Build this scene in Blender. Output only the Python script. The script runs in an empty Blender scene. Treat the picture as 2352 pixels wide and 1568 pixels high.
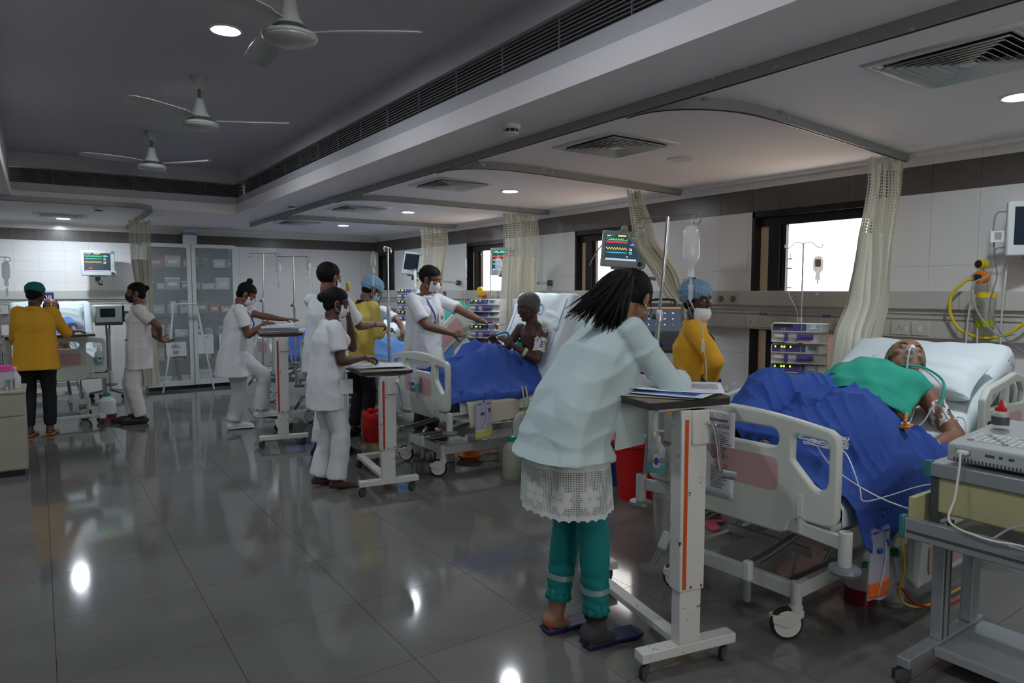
import bpy, bmesh, math, random
import numpy as np
from mathutils import Vector, Matrix, Euler
S = bpy.context.scene
COL = S.collection
PI = math.pi
R = math.radians
random.seed(7)
# ---------------------------------------------------------------- camera, world, exposure
cam = bpy.data.objects.new('camera', bpy.data.cameras.new('camera'))
COL.objects.link(cam)
cam.data.sensor_width = 36
cam.data.lens = 36 * 1580 / 2352
cam.data.clip_start = .02
cam.location = (0, 0, 1.52)
cam.rotation_euler = (R(90 - 4.307), 0, R(-34.55))
S.camera = cam
S.view_settings.view_transform = 'Standard'
S.view_settings.look = 'None'
S.view_settings.exposure = 1.2
S.view_settings.gamma = 1
S.view_settings.use_curve_mapping = False
w = bpy.data.worlds.new('world'); S.world = w; w.use_nodes = True
bg = w.node_tree.nodes['Background']
bg.inputs[0].default_value = (1.0, .95, .90, 1); bg.inputs[1].default_value = 2.8
sun = bpy.data.objects.new('sun', bpy.data.lights.new('sun', 'SUN')); COL.objects.link(sun); sun.data.energy = 3; sun.data.angle = .01; sun.data.color = (1, .90, .78); sun.rotation_euler = (0, R(-42), 0)
LAMP = 122.0          # emission of the ceiling downlights
try:
    S.cycles.max_bounces = 8; S.cycles.transparent_max_bounces = 16; S.cycles.caustics_reflective = False; S.cycles.caustics_refractive = False
    S.cycles.sample_clamp_indirect = 4; S.cycles.use_denoising = True
except Exception: pass

# ---------------------------------------------------------------- materials
MATS = {}
def mat(name, col=(.8, .8, .8), rough=.5, metal=0., bump=0., bscale=60., var=0., vscale=8., emis=None, es=1., trans=0., alpha=1., ior=1.45, spec=.5, sheen=0., coat=0., weave=0., sss=0.):
    if name in MATS: return MATS[name]
    m = bpy.data.materials.new(name); m.use_nodes = True
    nt = m.node_tree; b = nt.nodes['Principled BSDF']
    b.inputs['Base Color'].default_value = (*col, 1); b.inputs['Roughness'].default_value = rough
    b.inputs['Metallic'].default_value = metal; b.inputs['IOR'].default_value = ior
    b.inputs['Specular IOR Level'].default_value = spec
    if trans: b.inputs['Transmission Weight'].default_value = trans
    if alpha < 1: b.inputs['Alpha'].default_value = alpha
    if coat: b.inputs['Coat Weight'].default_value = coat
    if sheen: b.inputs['Sheen Weight'].default_value = sheen
    if emis: b.inputs['Emission Color'].default_value = (*emis, 1); b.inputs['Emission Strength'].default_value = es
    tc = nt.nodes.new('ShaderNodeTexCoord')
    if var:
        n = nt.nodes.new('ShaderNodeTexNoise'); n.inputs['Scale'].default_value = vscale; n.inputs['Detail'].default_value = 5
        nt.links.new(tc.outputs['Object'], n.inputs['Vector'])
        r = nt.nodes.new('ShaderNodeMapRange'); r.inputs['From Min'].default_value = .3; r.inputs['From Max'].default_value = .7
        r.inputs['To Min'].default_value = 1 - var; r.inputs['To Max'].default_value = 1 + var * .5
        mx = nt.nodes.new('ShaderNodeVectorMath'); mx.operation = 'SCALE'; mx.inputs[0].default_value = col
        nt.links.new(n.outputs[0], r.inputs[0]); nt.links.new(r.outputs[0], mx.inputs['Scale']); nt.links.new(mx.outputs[0], b.inputs['Base Color'])
    if bump:
        n = nt.nodes.new('ShaderNodeTexNoise'); n.inputs['Scale'].default_value = bscale; n.inputs['Detail'].default_value = 4
        nt.links.new(tc.outputs['Object'], n.inputs['Vector'])
        bp = nt.nodes.new('ShaderNodeBump'); bp.inputs['Strength'].default_value = bump; bp.inputs['Distance'].default_value = .01
        nt.links.new(n.outputs[0], bp.inputs['Height']); nt.links.new(bp.outputs[0], b.inputs['Normal'])
    MATS[name] = m
    return m
def chipped(name, col, under, amt=.62, rough=.4):
    """painted metal whose paint is worn through in patches"""
    if name in MATS: return MATS[name]
    m = mat(name, col, rough); nt = m.node_tree; b = nt.nodes['Principled BSDF']
    tc = nt.nodes.new('ShaderNodeTexCoord'); n = nt.nodes.new('ShaderNodeTexNoise'); n.inputs['Scale'].default_value = 22; n.inputs['Detail'].default_value = 8; n.inputs['Roughness'].default_value = .7
    nt.links.new(tc.outputs['Object'], n.inputs['Vector'])
    cr = nt.nodes.new('ShaderNodeValToRGB'); cr.color_ramp.elements[0].position = amt; cr.color_ramp.elements[1].position = amt + .03
    cr.color_ramp.elements[0].color = (*col, 1); cr.color_ramp.elements[1].color = (*under, 1)
    nt.links.new(n.outputs[0], cr.inputs[0]); nt.links.new(cr.outputs[0], b.inputs['Base Color'])
    return m
M = dict(
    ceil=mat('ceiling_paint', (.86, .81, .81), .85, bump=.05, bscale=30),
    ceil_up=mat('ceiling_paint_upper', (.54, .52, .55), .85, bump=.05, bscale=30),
    tile=mat('white_wall_tile', (.76, .745, .73), .16, bump=.02, bscale=6),
    band=mat('brown_band_tile', (.115, .098, .09), .3, var=.1, vscale=20),
    grout=mat('grout', (.42, .42, .40), .8),
    ftile=mat('floor_tile_polished', (.152, .147, .139), .075, var=.10, vscale=2.2, bump=.008, bscale=3, spec=.62),
    fgrout=mat('floor_grout', (.05, .045, .04), .7),
    black=mat('black_plastic', (.02, .02, .022), .4),
    blackm=mat('black_window_metal', (.018, .016, .016), .35, metal=.3),
    wplastic=mat('white_plastic', (.72, .73, .72), .4),
    greyp=mat('grey_plastic', (.33, .35, .35), .5),
    dgrey=mat('dark_grey_plastic', (.07, .075, .08), .45),
    bedp=mat('bed_plastic', (.62, .65, .59), .42, bump=.01),
    pinkp=mat('pink_panel', (.60, .36, .37), .5, bump=.1, bscale=200),
    bedm=chipped('bed_frame_paint', (.55, .57, .55), (.12, .10, .08), .66),
    tabm=chipped('table_paint_white', (.66, .66, .62), (.05, .035, .03), .63),
    wpaint=chipped('cabinet_paint_white', (.68, .70, .68), (.25, .2, .15), .70),
    chrome=mat('chrome', (.75, .75, .76), .18, metal=1),
    steel=mat('brushed_steel', (.55, .56, .57), .35, metal=1),
    track=chipped('galvanised_track', (.30, .31, .29), (.60, .60, .56), .62, .45),
    alu=mat('aluminium_anodised', (.42, .46, .48), .4, metal=.6),
    rubber=mat('rubber', (.015, .015, .015), .6),
    bumper=mat('bumper_grey', (.17, .20, .21), .35),
    glass=mat('glass', (.9, .97, .95), .02, trans=1, ior=1.45),
    bluecloth=mat('royal_blue_cloth', (.030, .085, .37), .85, bump=.25, bscale=350),
    lbluecloth=mat('light_blue_cloth', (.14, .32, .72), .8, bump=.2, bscale=300),
    greencloth=mat('green_cloth', (.02, .36, .25), .8, bump=.25, bscale=400),
    sheet=mat('white_sheet', (.72, .80, .82), .85, bump=.15, bscale=250),
    uniform=mat('white_uniform', (.73, .74, .76), .85, bump=.2, bscale=280),
    uniform2=mat('white_uniform_warm', (.76, .72, .70), .85, bump=.2, bscale=280),
    coatc=mat('pale_coat', (.50, .61, .61), .85, bump=.15, bscale=260),
    yellowc=mat('mustard_cloth', (.72, .36, .02), .85, bump=.2, bscale=260),
    yellowp=mat('pale_yellow_cloth', (.72, .55, .12), .85, bump=.2, bscale=260),
    blackc=mat('black_cloth', (.012, .012, .014), .85),
    teal=mat('teal_legging', (.005, .22, .22), .7, bump=.15, bscale=300),
    curtain=mat('cream_curtain', (.70, .68, .58), .85, bump=.2, bscale=200),
    hair=mat('black_hair', (.006, .005, .005), .6, bump=.6, bscale=90, spec=.22),
    hairg=mat('grey_hair', (.13, .125, .12), .6, bump=.9, bscale=120, spec=.3),
    skin=mat('brown_skin', (.20, .092, .052), .5, bump=.05, bscale=120),
    skind=mat('dark_brown_skin', (.085, .038, .024), .48, bump=.05, bscale=120),
    skinl=mat('tan_skin', (.30, .15, .085), .5, bump=.05, bscale=120),
    skinw=mat('light_brown_skin', (.27, .135, .08), .5, bump=.05, bscale=120),
    maskw=mat('white_mask', (.74, .76, .78), .8),
    maskb=mat('blue_mask', (.28, .50, .68), .8),
    sclera=mat('eye_white', (.38, .35, .33), .3),
    paper=mat('paper', (.72, .73, .76), .7),
    red=mat('red_plastic', (.55, .012, .012), .3),
    blue=mat('blue_plastic', (.02, .10, .35), .35),
    navy=mat('navy_plastic', (.035, .035, .17), .4),
    yplastic=mat('yellow_plastic', (.75, .55, .02), .35),
    orange=mat('orange_plastic', (.80, .22, .02), .4),
    clear=mat('clear_plastic', (.78, .82, .84), .15, alpha=.42, spec=.7),
    tube=mat('clear_tube', (.72, .74, .74), .25, trans=.3),
    beige=mat('beige_laminate', (.55, .54, .42), .45, var=.05),
    cream=mat('cream_panel', (.50, .47, .26), .45, var=.08, vscale=3),
    lamp=mat('lamp_diffuser', (1, 1, 1), .5, emis=(.84, .92, 1.0), es=LAMP),
    screen=mat('screen_dark', (.01, .015, .025), .15, emis=(.05, .09, .14), es=.25),
    ink=mat('black_ink', (.03, .03, .04), .7), redink=mat('red_ink', (.5, .04, .04), .7), blueink=mat('blue_ink', (.05, .10, .45), .7),
    wood=mat('worn_wood_top', (.22, .17, .12), .5, var=.2, vscale=12),
    bedblack=mat('black_vinyl', (.02, .02, .022), .45),
    tape=mat('medical_tape', (.75, .73, .70), .6, bump=.3, bscale=60),
)
def emat(name, c, s): return mat(name, (0, 0, 0), .5, emis=c, es=s)
M['eg'] = emat('screen_green', (.05, 1, .25), 1.3); M['er'] = emat('screen_red', (1, .03, .02), 1.3); M['ec'] = emat('screen_cyan', (.1, .7, .75), 1.1)
M['ey'] = emat('screen_yellow', (1, .75, .05), 1.2); M['eb'] = emat('screen_blue', (.1, .35, 1), 1.2); M['ew'] = emat('screen_white', (.7, .8, .9), .9)
M['ego'] = emat('led_green', (.45, 1, .05), 1.0)

# ---------------------------------------------------------------- mesh builder
def axes(d):
    d = Vector(d).normalized(); u = Vector((0, 0, 1)) if abs(d.z) < .95 else Vector((1, 0, 0))
    x = u.cross(d).normalized(); return x, d.cross(x), d
class MB:
    def __init__(s): s.v = []; s.f = []
    def add(s, vs, fs, mtx=None):
        o = len(s.v)
        s.v += [tuple(mtx @ Vector(v)) if mtx else tuple(v) for v in vs]
        s.f += [tuple(i + o for i in f) for f in fs]; return s
    def box(s, c, d, rz=0, rot=None):
        x, y, z = [k / 2 for k in d]
        vs = [(a * x, b * y, e * z) for e in (-1, 1) for a, b in ((-1, -1), (1, -1), (1, 1), (-1, 1))]
        fs = [(3, 2, 1, 0), (4, 5, 6, 7), (0, 1, 5, 4), (1, 2, 6, 5), (2, 3, 7, 6), (3, 0, 4, 7)]
        m = Matrix.Translation(c) @ (Euler(rot).to_matrix().to_4x4() if rot else Matrix.Rotation(rz, 4, 'Z'))
        return s.add(vs, fs, m)
    def span(s, x0, x1, y0, y1, z0, z1): return s.box(((x0 + x1) / 2, (y0 + y1) / 2, (z0 + z1) / 2), (abs(x1 - x0), abs(y1 - y0), abs(z1 - z0)))
    def bar(s, p0, p1, w, h):
        """rectangular bar between two points: w across, h upright"""
        p0, p1 = Vector(p0), Vector(p1); x, y, z = axes(p1 - p0)
        vs = [p + x * a * w / 2 + y * b * h / 2 for p in (p0, p1) for a, b in ((-1, -1), (1, -1), (1, 1), (-1, 1))]
        return s.add(vs, [(0, 1, 2, 3), (7, 6, 5, 4), (4, 5, 1, 0), (5, 6, 2, 1), (6, 7, 3, 2), (7, 4, 0, 3)])
    def tube(s, pts, r, n=8, cap=True):
        """r may be a list of radii"""
        pts = [Vector(p) for p in pts]; rs = r if isinstance(r, (list, tuple)) else [r] * len(pts)
        o = len(s.v); prev = None
        for i, p in enumerate(pts):
            t = (pts[min(i + 1, len(pts) - 1)] - pts[max(i - 1, 0)])
            t = t.normalized() if t.length > 1e-9 else Vector((0, 0, 1))
            if prev is None: x, y, _ = axes(t)
            else:
                x = prev - t * prev.dot(t)
                x = x.normalized() if x.length > 1e-6 else axes(t)[0]
                y = t.cross(x)
            prev = x
            for k in range(n):
                a = 2 * PI * k / n; s.v.append(tuple(p + (x * math.cos(a) + y * math.sin(a)) * rs[i]))
        for i in range(len(pts) - 1):
            for k in range(n):
                a, b = o + i * n + k, o + i * n + (k + 1) % n
                s.f.append((a, b, b + n, a + n))
        if cap:
            s.f.append(tuple(o + k for k in range(n))[::-1]); q = o + (len(pts) - 1) * n; s.f.append(tuple(q + k for k in range(n)))
        return s
    def cyl(s, p0, p1, r0, r1=None, n=16): return s.tube([p0, p1], [r0, r0 if r1 is None else r1], n)
    def lathe(s, prof, c=(0, 0, 0), n=20, d=(0, 0, 1)):
        """profile of (radius, height) turned about axis d through c; closed at both ends"""
        x, y, z = axes(d); c = Vector(c); o = len(s.v)
        for r, h in prof:
            for k in range(n):
                a = 2 * PI * k / n; s.v.append(tuple(c + z * h + (x * math.cos(a) + y * math.sin(a)) * r))
        for i in range(len(prof) - 1):
            for k in range(n):
                a, b = o + i * n + k, o + i * n + (k + 1) % n; s.f.append((a, b, b + n, a + n))
        s.f.append(tuple(o + k for k in range(n))[::-1]); q = o + (len(prof) - 1) * n; s.f.append(tuple(q + k for k in range(n)))
        return s
    def ell(s, c, r, n=16, m=10, mtx=None, e=1.0):
        vs = [(0, 0, -1)]; fs = []
        for i in range(1, m):
            t = PI * i / m - PI / 2
            for k in range(n): a = 2 * PI * k / n; vs.append((math.cos(t) * math.cos(a), math.cos(t) * math.sin(a), math.sin(t)))
        vs.append((0, 0, 1))
        for k in range(n): fs.append((0, 1 + (k + 1) % n, 1 + k))
        for i in range(m - 2):
            for k in range(n): a = 1 + i * n + k; b = 1 + i * n + (k + 1) % n; fs.append((a, b, b + n, a + n))
        l = len(vs) - 1
        for k in range(n): fs.append((l - n + k, l - n + (k + 1) % n, l))
        rr = (r, r, r) if isinstance(r, (int, float)) else r
        mm = Matrix.Translation(c) @ (mtx.to_4x4() if mtx else Matrix()) @ Matrix.Diagonal((*rr, 1))
        return s.add(vs, fs, mm)
    def cap(s, p0, p1, r0, r1=None, n=12):
        """tapered capsule"""
        r1 = r0 if r1 is None else r1
        p0, p1 = Vector(p0), Vector(p1); d = (p1 - p0)
        if d.length < 1e-6: return s.ell(p0, r0, n, 8)
        d.normalize(); pts = []; rs = []
        for a in (-80, -50, -25): pts.append(p0 + d * r0 * math.sin(R(a))); rs.append(r0 * math.cos(R(a)))
        pts += [p0, p1]; rs += [r0, r1]
        for a in (25, 50, 80): pts.append(p1 + d * r1 * math.sin(R(a))); rs.append(r1 * math.cos(R(a)))
        return s.tube(pts, rs, n)
    def loft(s, rings, cap=True, close=True):
        """rings: lists of points, all the same length"""
        o = len(s.v); n = len(rings[0])
        for r in rings: s.v += [tuple(p) for p in r]
        for i in range(len(rings) - 1):
            for k in range(n if close else n - 1):
                a, b = o + i * n + k, o + i * n + (k + 1) % n; s.f.append((a, b, b + n, a + n))
        if cap: s.f.append(tuple(o + k for k in range(n))[::-1]); q = o + (len(rings) - 1) * n; s.f.append(tuple(q + k for k in range(n)))
        return s
    def prism(s, outline, p, u, v, t, holes=()):
        """flat outline (u, v coordinates) in the plane at p spanned by u, v; thickness t; may have holes"""
        p, u, v = Vector(p), Vector(u), Vector(v); n = u.cross(v).normalized()
        bm = bmesh.new(); loops = [outline] + list(holes); es = []
        for L in loops:
            vv = [bm.verts.new(p + u * a + v * b) for a, b in L]
            es += [bm.edges.new((vv[i], vv[(i + 1) % len(vv)])) for i in range(len(vv))]
        if holes: bmesh.ops.triangle_fill(bm, edges=es, use_beauty=True, use_dissolve=False)
        else: bm.faces.new(bm.verts)
        bmesh.ops.recalc_face_normals(bm, faces=bm.faces)
        g = bmesh.ops.extrude_face_region(bm, geom=bm.faces[:])
        bmesh.ops.translate(bm, verts=[e for e in g['geom'] if isinstance(e, bmesh.types.BMVert)], vec=n * t)
        bmesh.ops.recalc_face_normals(bm, faces=bm.faces); bm.verts.index_update()
        s.add([x.co[:] for x in bm.verts], [[q.index for q in f.verts] for f in bm.faces]); bm.free(); return s
    def grid(s, fn, nu, nv):
        o = len(s.v)
        for i in range(nu + 1):
            for j in range(nv + 1): s.v.append(tuple(fn(i / nu, j / nv)))
        for i in range(nu):
            for j in range(nv): a = o + i * (nv + 1) + j; s.f.append((a, a + 1, a + nv + 2, a + nv + 1))
        return s
    def mesh(s, name, m=None, smooth=True):
        me = bpy.data.meshes.new(name); me.from_pydata(s.v, [], s.f); me.update()
        if m: me.materials.append(m)
        if smooth:
            me.polygons.foreach_set('use_smooth', [True] * len(me.polygons))
            try: me.set_sharp_from_angle(angle=R(38))
            except Exception: pass
        return me
    def build(s, name, m, parent=None, bevel=0, world=False, solid=0, label=None, seg=2, sub=0):
        me = s.mesh(name, m)
        o = bpy.data.objects.new(name, me); COL.objects.link(o)
        if parent is not None:
            o.parent = parent
            if world:
                q = MW(parent).inverted(); me.transform(q)
        if solid: md = o.modifiers.new('solid', 'SOLIDIFY'); md.thickness = solid; md.offset = 0
        if sub: md = o.modifiers.new('sub', 'SUBSURF'); md.levels = md.render_levels = sub
        if bevel: md = o.modifiers.new('bevel', 'BEVEL'); md.width = bevel; md.segments = seg; md.limit_method = 'ANGLE'; md.angle_limit = R(40); md.harden_normals = False
        if label: o['label'] = label
        return o
def MW(o):
    m = o.matrix_local.copy() if o.parent else o.matrix_basis.copy()
    return MW(o.parent) @ m if o.parent else m
def tag(o, label, cat, group=None, kind=None):
    if label: o['label'] = label
    if cat: o['category'] = cat
    if group: o['group'] = group
    if kind: o['kind'] = kind
    return o
def thing(name, label, cat, loc=(0, 0, 0), rz=0, group=None, rot=None):
    o = bpy.data.objects.new(name, None); COL.objects.link(o); o.empty_display_size = .1
    o.location = loc; o.rotation_euler = rot if rot else (0, 0, rz)
    return tag(o, label, cat, group)
def kids(o): return [c for c in bpy.data.objects if c.parent == o]
def dup(root, loc=None, rz=None, label=None, group=None, rot=None):
    r = root.copy(); COL.objects.link(r)
    if loc is not None: r.location = loc
    if rz is not None: r.rotation_euler = (0, 0, rz)
    if rot is not None: r.rotation_euler = rot
    if label: r['label'] = label
    if group: r['group'] = group
    for ch in kids(root):
        c = ch.copy(); COL.objects.link(c); c.parent = r
        for g in kids(ch):
            d = g.copy(); COL.objects.link(d); d.parent = c
    return r
def struct(name, mb, m, parent=None, bevel=0, label=None):
    o = mb.build(name, m, parent, bevel)
    if parent is None: o['kind'] = 'structure'
    if label: o['label'] = label
    return o
def rrect(x0, x1, y0, y1, r, n=5):
    """rounded rectangle outline; r is a radius or four (bl, br, tr, tl)"""
    rs = r if isinstance(r, (list, tuple)) else (r,) * 4; out = []
    for (cx, cy, a0), q in zip(((x0 + rs[0], y0 + rs[0], 180), (x1 - rs[1], y0 + rs[1], 270), (x1 - rs[2], y1 - rs[2], 0), (x0 + rs[3], y1 - rs[3], 90)), rs):
        for k in range(n + 1): a = R(a0 + 90 * k / n); out.append((cx + q * math.cos(a), cy + q * math.sin(a)))
    return out
def smooth_path(pts, n=6):
    """Catmull-Rom through the points"""
    P = [Vector(p) for p in pts]; P = [P[0] * 2 - P[1]] + P + [P[-1] * 2 - P[-2]]; out = []
    for i in range(1, len(P) - 2):
        a, b, c, d = P[i - 1:i + 3]
        for k in range(n):
            t = k / n; out.append(.5 * ((2 * b) + (c - a) * t + (2 * a - 5 * b + 4 * c - d) * t * t + (3 * b - a - 3 * c + d) * t ** 3))
    out.append(P[-2]); return out
def text(name, body, m, parent, loc, size, rot=(R(90), 0, 0), align='CENTER', ext=.0004, sx=1, spacing=1):
    c = bpy.data.curves.new(name, 'FONT'); c.body = body; c.size = size; c.align_x = align; c.align_y = 'CENTER'; c.extrude = ext
    c.space_character = spacing; c.resolution_u = 2
    q = bpy.data.objects.new(name, c); COL.objects.link(q)
    me = bpy.data.meshes.new_from_object(q); bpy.data.objects.remove(q); bpy.data.curves.remove(c)
    me.materials.clear(); me.materials.append(m)
    o = bpy.data.objects.new(name, me); COL.objects.link(o); o.parent = parent; o.location = loc; o.rotation_euler = rot; o.scale = (sx, 1, 1)
    return o
def wire(name, pts, r, m, label, cat='cable', n=6, group=None, parent=None, k=6):
    o = MB().tube(smooth_path(pts, k), r, n).build(name, m, parent)
    if parent is None: tag(o, label, cat, group)
    return o
# ================================================================ THE ROOM
WX, BY, CZ, UZ = 5.15, 11.85, 2.47, 3.0            # right wall, back wall, ceiling, upper ceiling
LX, FY = -4.2, -2.6
TX0, TX1, TY0, TY1 = -.2, 2.12, -1.8, 9.2          # ceiling tray
fl = struct('floor', MB().span(LX, WX + .02, FY, BY + .02, -.06, -.004), M['fgrout'])
tp, tq = .611, .62
tm = {}
cnt = 0
for i in range(-1, 9):
    for j in range(2, 20):
        x0, x1, y0, y1 = i * tp, min((i + 1) * tp, WX), j * tq, min((j + 1) * tq, BY)
        if x1 - x0 < .05 or y1 - y0 < .05: continue
        key = (round(x1 - x0, 3), round(y1 - y0, 3))
        if key not in tm: tm[key] = MB().span(.0012, x1 - x0 - .0012, .0012, y1 - y0 - .0012, -.008, 0).mesh('floor_tile', M['ftile'], False)
        o = bpy.data.objects.new('floor_tile', tm[key]); COL.objects.link(o); o.parent = fl; o.location = (x0, y0, 0); cnt += 1
mb = MB()
for x0, x1, y0, y1 in ((LX, -tp, FY, BY), (-tp, WX, FY, 2 * tq)):
    mb.span(x0 + .001, x1 - .001, y0 + .001, y1 - .001, -.008, 0)
far_floor = mb.build('outer_floor_tiles', M['ftile'], fl); far_floor['kind'] = 'stuff'

mb = MB()                                          # lower ceiling round the tray
mb.span(TX1, WX + .1, FY, BY + .1, CZ, CZ + .1)
mb.span(LX - .1, TX0, FY, BY + .1, CZ, CZ + .1)
mb.span(TX0, TX1, TY1, BY + .1, CZ, CZ + .1); mb.span(TX0, TX1, FY, TY0, CZ, CZ + .1)
ce = struct('ceiling', mb, M['ceil'])
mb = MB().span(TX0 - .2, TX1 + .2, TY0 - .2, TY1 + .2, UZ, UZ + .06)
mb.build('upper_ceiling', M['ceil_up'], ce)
mb = MB()                                          # fascia, ledge and upstand
for (a, b, c, d) in ((TX1 - .02, TX1, TY0, TY1), (TX0, TX0 + .02, TY0, TY1), (TX0, TX1, TY1 - .02, TY1), (TX0, TX1, TY0, TY0 + .02)): mb.span(a, b, c, d, CZ - .001, CZ + .115)
mb.build('tray_fascia', M['ceil'], ce)
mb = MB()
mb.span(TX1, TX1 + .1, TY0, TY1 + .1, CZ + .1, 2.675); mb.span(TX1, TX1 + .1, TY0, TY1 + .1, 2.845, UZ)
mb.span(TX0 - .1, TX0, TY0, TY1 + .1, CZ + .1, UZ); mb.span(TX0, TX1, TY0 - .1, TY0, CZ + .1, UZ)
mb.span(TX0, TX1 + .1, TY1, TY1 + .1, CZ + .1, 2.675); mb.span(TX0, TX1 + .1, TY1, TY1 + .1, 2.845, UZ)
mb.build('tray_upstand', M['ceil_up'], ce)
mb = MB().span(TX1 + .12, TX1 + .14, TY0, TY1 + .1, 2.6, 2.9).span(TX0, TX1 + .12, TY1 + .12, TY1 + .14, 2.6, 2.9)
mb.build('duct_lining', M['blackm'], ce)

def grille(name, label, n, p0, p1, nrm):
    """linear slot grille between two points: long slats and upright stiffeners, each its own piece"""
    t = thing(name, label, 'air grille', p0)
    p0, p1 = Vector(p0), Vector(p1); L = (p1 - p0).length; u = (p1 - p0).normalized(); q = Vector(nrm)
    slat = MB().bar((0, 0, 0), u * L, .022, .0055).mesh('slat', M['greyp'])
    for k in range(8):
        o = bpy.data.objects.new('slat', slat); COL.objects.link(o); o.parent = t; o.location = Vector((0, 0, .016 + k * .0195)) + q * .006
    st = MB().box((0, 0, .085), (.008 if abs(u.y) > .5 else .006, .006 if abs(u.y) > .5 else .008, .165)).mesh('stiffener', M['greyp'])
    for k in range(n + 1):
        o = bpy.data.objects.new('stiffener', st); COL.objects.link(o); o.parent = t; o.location = u * (L * k / n) - q * .003
    return t
GS = mat('grille_slat', (.20, .20, .21), .5); M['greyp_g'] = GS
_g = M['greyp']; M['greyp'] = GS
grille('air_grille', 'long dark slotted air grille along the right side of the recessed ceiling', 22, (TX1 + .03, TY0 + .02, 2.673), (TX1 + .03, TY1, 2.673), (1, 0, 0))
grille('air_grille', 'short dark slotted air grille across the far end of the recessed ceiling', 6, (TX0, TY1 + .03, 2.673), (TX1 + .04, TY1 + .03, 2.673), (0, 1, 0))
M['greyp'] = _g

# ---- walls with openings
BZ0, BZ1 = 2.19, 2.385
WIN = [(2.74, 3.79), (5.18, 6.19), (7.64, 8.63), (11.08, 11.78)]
def wall_tiles(parent, org, u, length, rows, step, openings, th, m, jog=0):
    """tiles of one wall as separate pieces, cut round the openings (all in wall u, z)"""
    u = Vector(u); org = Vector(org); nrm = Vector((-u.y, u.x, 0)); cache = {}; joined = MB(); n = 0
    xs_ = sorted({round(k * step + jog, 4) for k in range(int(length / step) + 2)} | {e for o in openings for e in o[:2]} | {0, length}); xs_ = [x for x in xs_ if 0 <= x <= length]
    for z0, z1, mm in rows:
        zs = sorted({z0, z1} | {e for o in openings for e in o[2:] if z0 < e < z1})
        for a, b in zip(xs_, xs_[1:]):
            if b - a < .012: continue
            for c, d in zip(zs, zs[1:]):
                cx, cz = (a + b) / 2, (c + d) / 2
                if any(o[0] < cx < o[1] and o[2] < cz < o[3] for o in openings): continue
                key = (round(b - a, 3), round(d - c, 3), mm)
                if n < 290:
                    if key not in cache:
                        B = MB(); p = [u * .0009, u * (b - a - .0009)]
                        B.add([q + nrm * t + Vector((0, 0, z)) for z in (.0009, d - c - .0009) for q in p for t in (0, th)], [(0, 1, 3, 2), (4, 6, 7, 5), (0, 2, 6, 4), (1, 5, 7, 3), (0, 4, 5, 1), (2, 3, 7, 6)])
                        cache[key] = B.mesh('wall_tile', M[mm], False)
                    o = bpy.data.objects.new('wall_tile', cache[key]); COL.objects.link(o); o.parent = parent; o.location = org + u * a + Vector((0, 0, c)); n += 1
                else:
                    p = [u * (a + .0009), u * (b - .0009)]
                    joined.add([org + q + nrm * t + Vector((0, 0, z)) for z in (c + .0009, d - .0009) for q in p for t in (0, th)], [(0, 1, 3, 2), (4, 6, 7, 5), (0, 2, 6, 4), (1, 5, 7, 3), (0, 4, 5, 1), (2, 3, 7, 6)])
    if joined.v: o = joined.build('wall_tiles', M['tile'], parent); o['kind'] = 'stuff'
mb = MB(); ops = []
ys = [FY] + [e for w_ in WIN for e in w_] + [BY + .15]
for k in range(0, len(ys), 2): mb.span(WX, WX + .16, ys[k], ys[k + 1], 0, CZ + .02)
for a, b in WIN: mb.span(WX, WX + .16, a, b, 0, .55); mb.span(WX, WX + .16, a, b, BZ0, CZ + .02); ops.append((a - 1.0, b - 1.0, .55, BZ0))
wr = struct('wall_right', mb, M['grout'])
rows = [(0, .55, 'tile'), (.55, .96, 'tile'), (.96, 1.19, 'tile'), (1.5, 1.685, 'tile'), (1.685, BZ0, 'tile'), (BZ0, BZ1, 'band'), (BZ1, CZ, 'tile')]
wall_tiles(wr, (WX, 1.0, 0), (0, 1, 0), BY - 1.0, rows, .30, ops, .006, 'tile', .13)
mb = MB().span(LX - .15, WX, BY, BY + .15, 0, CZ + .02)
wb = struct('wall_back', mb, M['grout'])
rows = [(2.215, 2.375, 'band'), (2.375, CZ, 'tile'), (2.072, 2.215, 'tile')] + [(k * .148, (k + 1) * .148, 'tile') for k in range(13, -1, -1)]
wall_tiles(wb, (WX - .006, BY, 0), (-1, 0, 0), WX + 1.1, rows, .30, [], .006, 'tile')
mb = MB().span(LX, -1.1, BY - .006, BY, 0, 2.215); mb.build('wall_tiles', M['tile'], wb)['kind'] = 'stuff'; MB().span(LX, -1.1, BY - .006, BY, 2.215, 2.375).build('band_strip', M['band'], wb)
struct('wall_left', MB().span(LX - .15, LX, FY, BY, 0, CZ + .02), mat('side_wall_paint', (.42, .43, .44), .7))
struct('wall_front', MB().span(LX - .15, .6, FY - .15, FY, 0, UZ).span(2.6, WX + .16, FY - .15, FY, 0, UZ).span(.6, 2.6, FY - .15, FY, 0, 1.0).span(.6, 2.6, FY - .15, FY, 2.1, UZ), mat('front_wall_paint', (.42, .43, .44), .7))
wn = thing('window_5', None, None, (.6, FY - .12, 1.0)); wn['kind'] = 'structure'  # unseen window added behind the camera to let in fill daylight
MB().span(0, .04, 0, .08, 0, 1.1).span(1.96, 2.0, 0, .08, 0, 1.1).span(.98, 1.02, 0, .08, 0, 1.1).span(0, 2, 0, .08, 0, .04).span(0, 2, 0, .08, 1.06, 1.1).build('window_frame', M['blackm'], wn)
for a in (.04, 1.02): MB().span(a, a + .94, .03, .036, .04, 1.06).build('pane', mat('window_glass', (.9, .95, .95), .02, alpha=.06, spec=.8), wn)
ld = bpy.data.lights.new('window_portal', 'AREA'); ld.shape = 'RECTANGLE'; ld.size = 2; ld.size_y = 1.1
try: ld.cycles.is_portal = True
except Exception: pass
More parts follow.
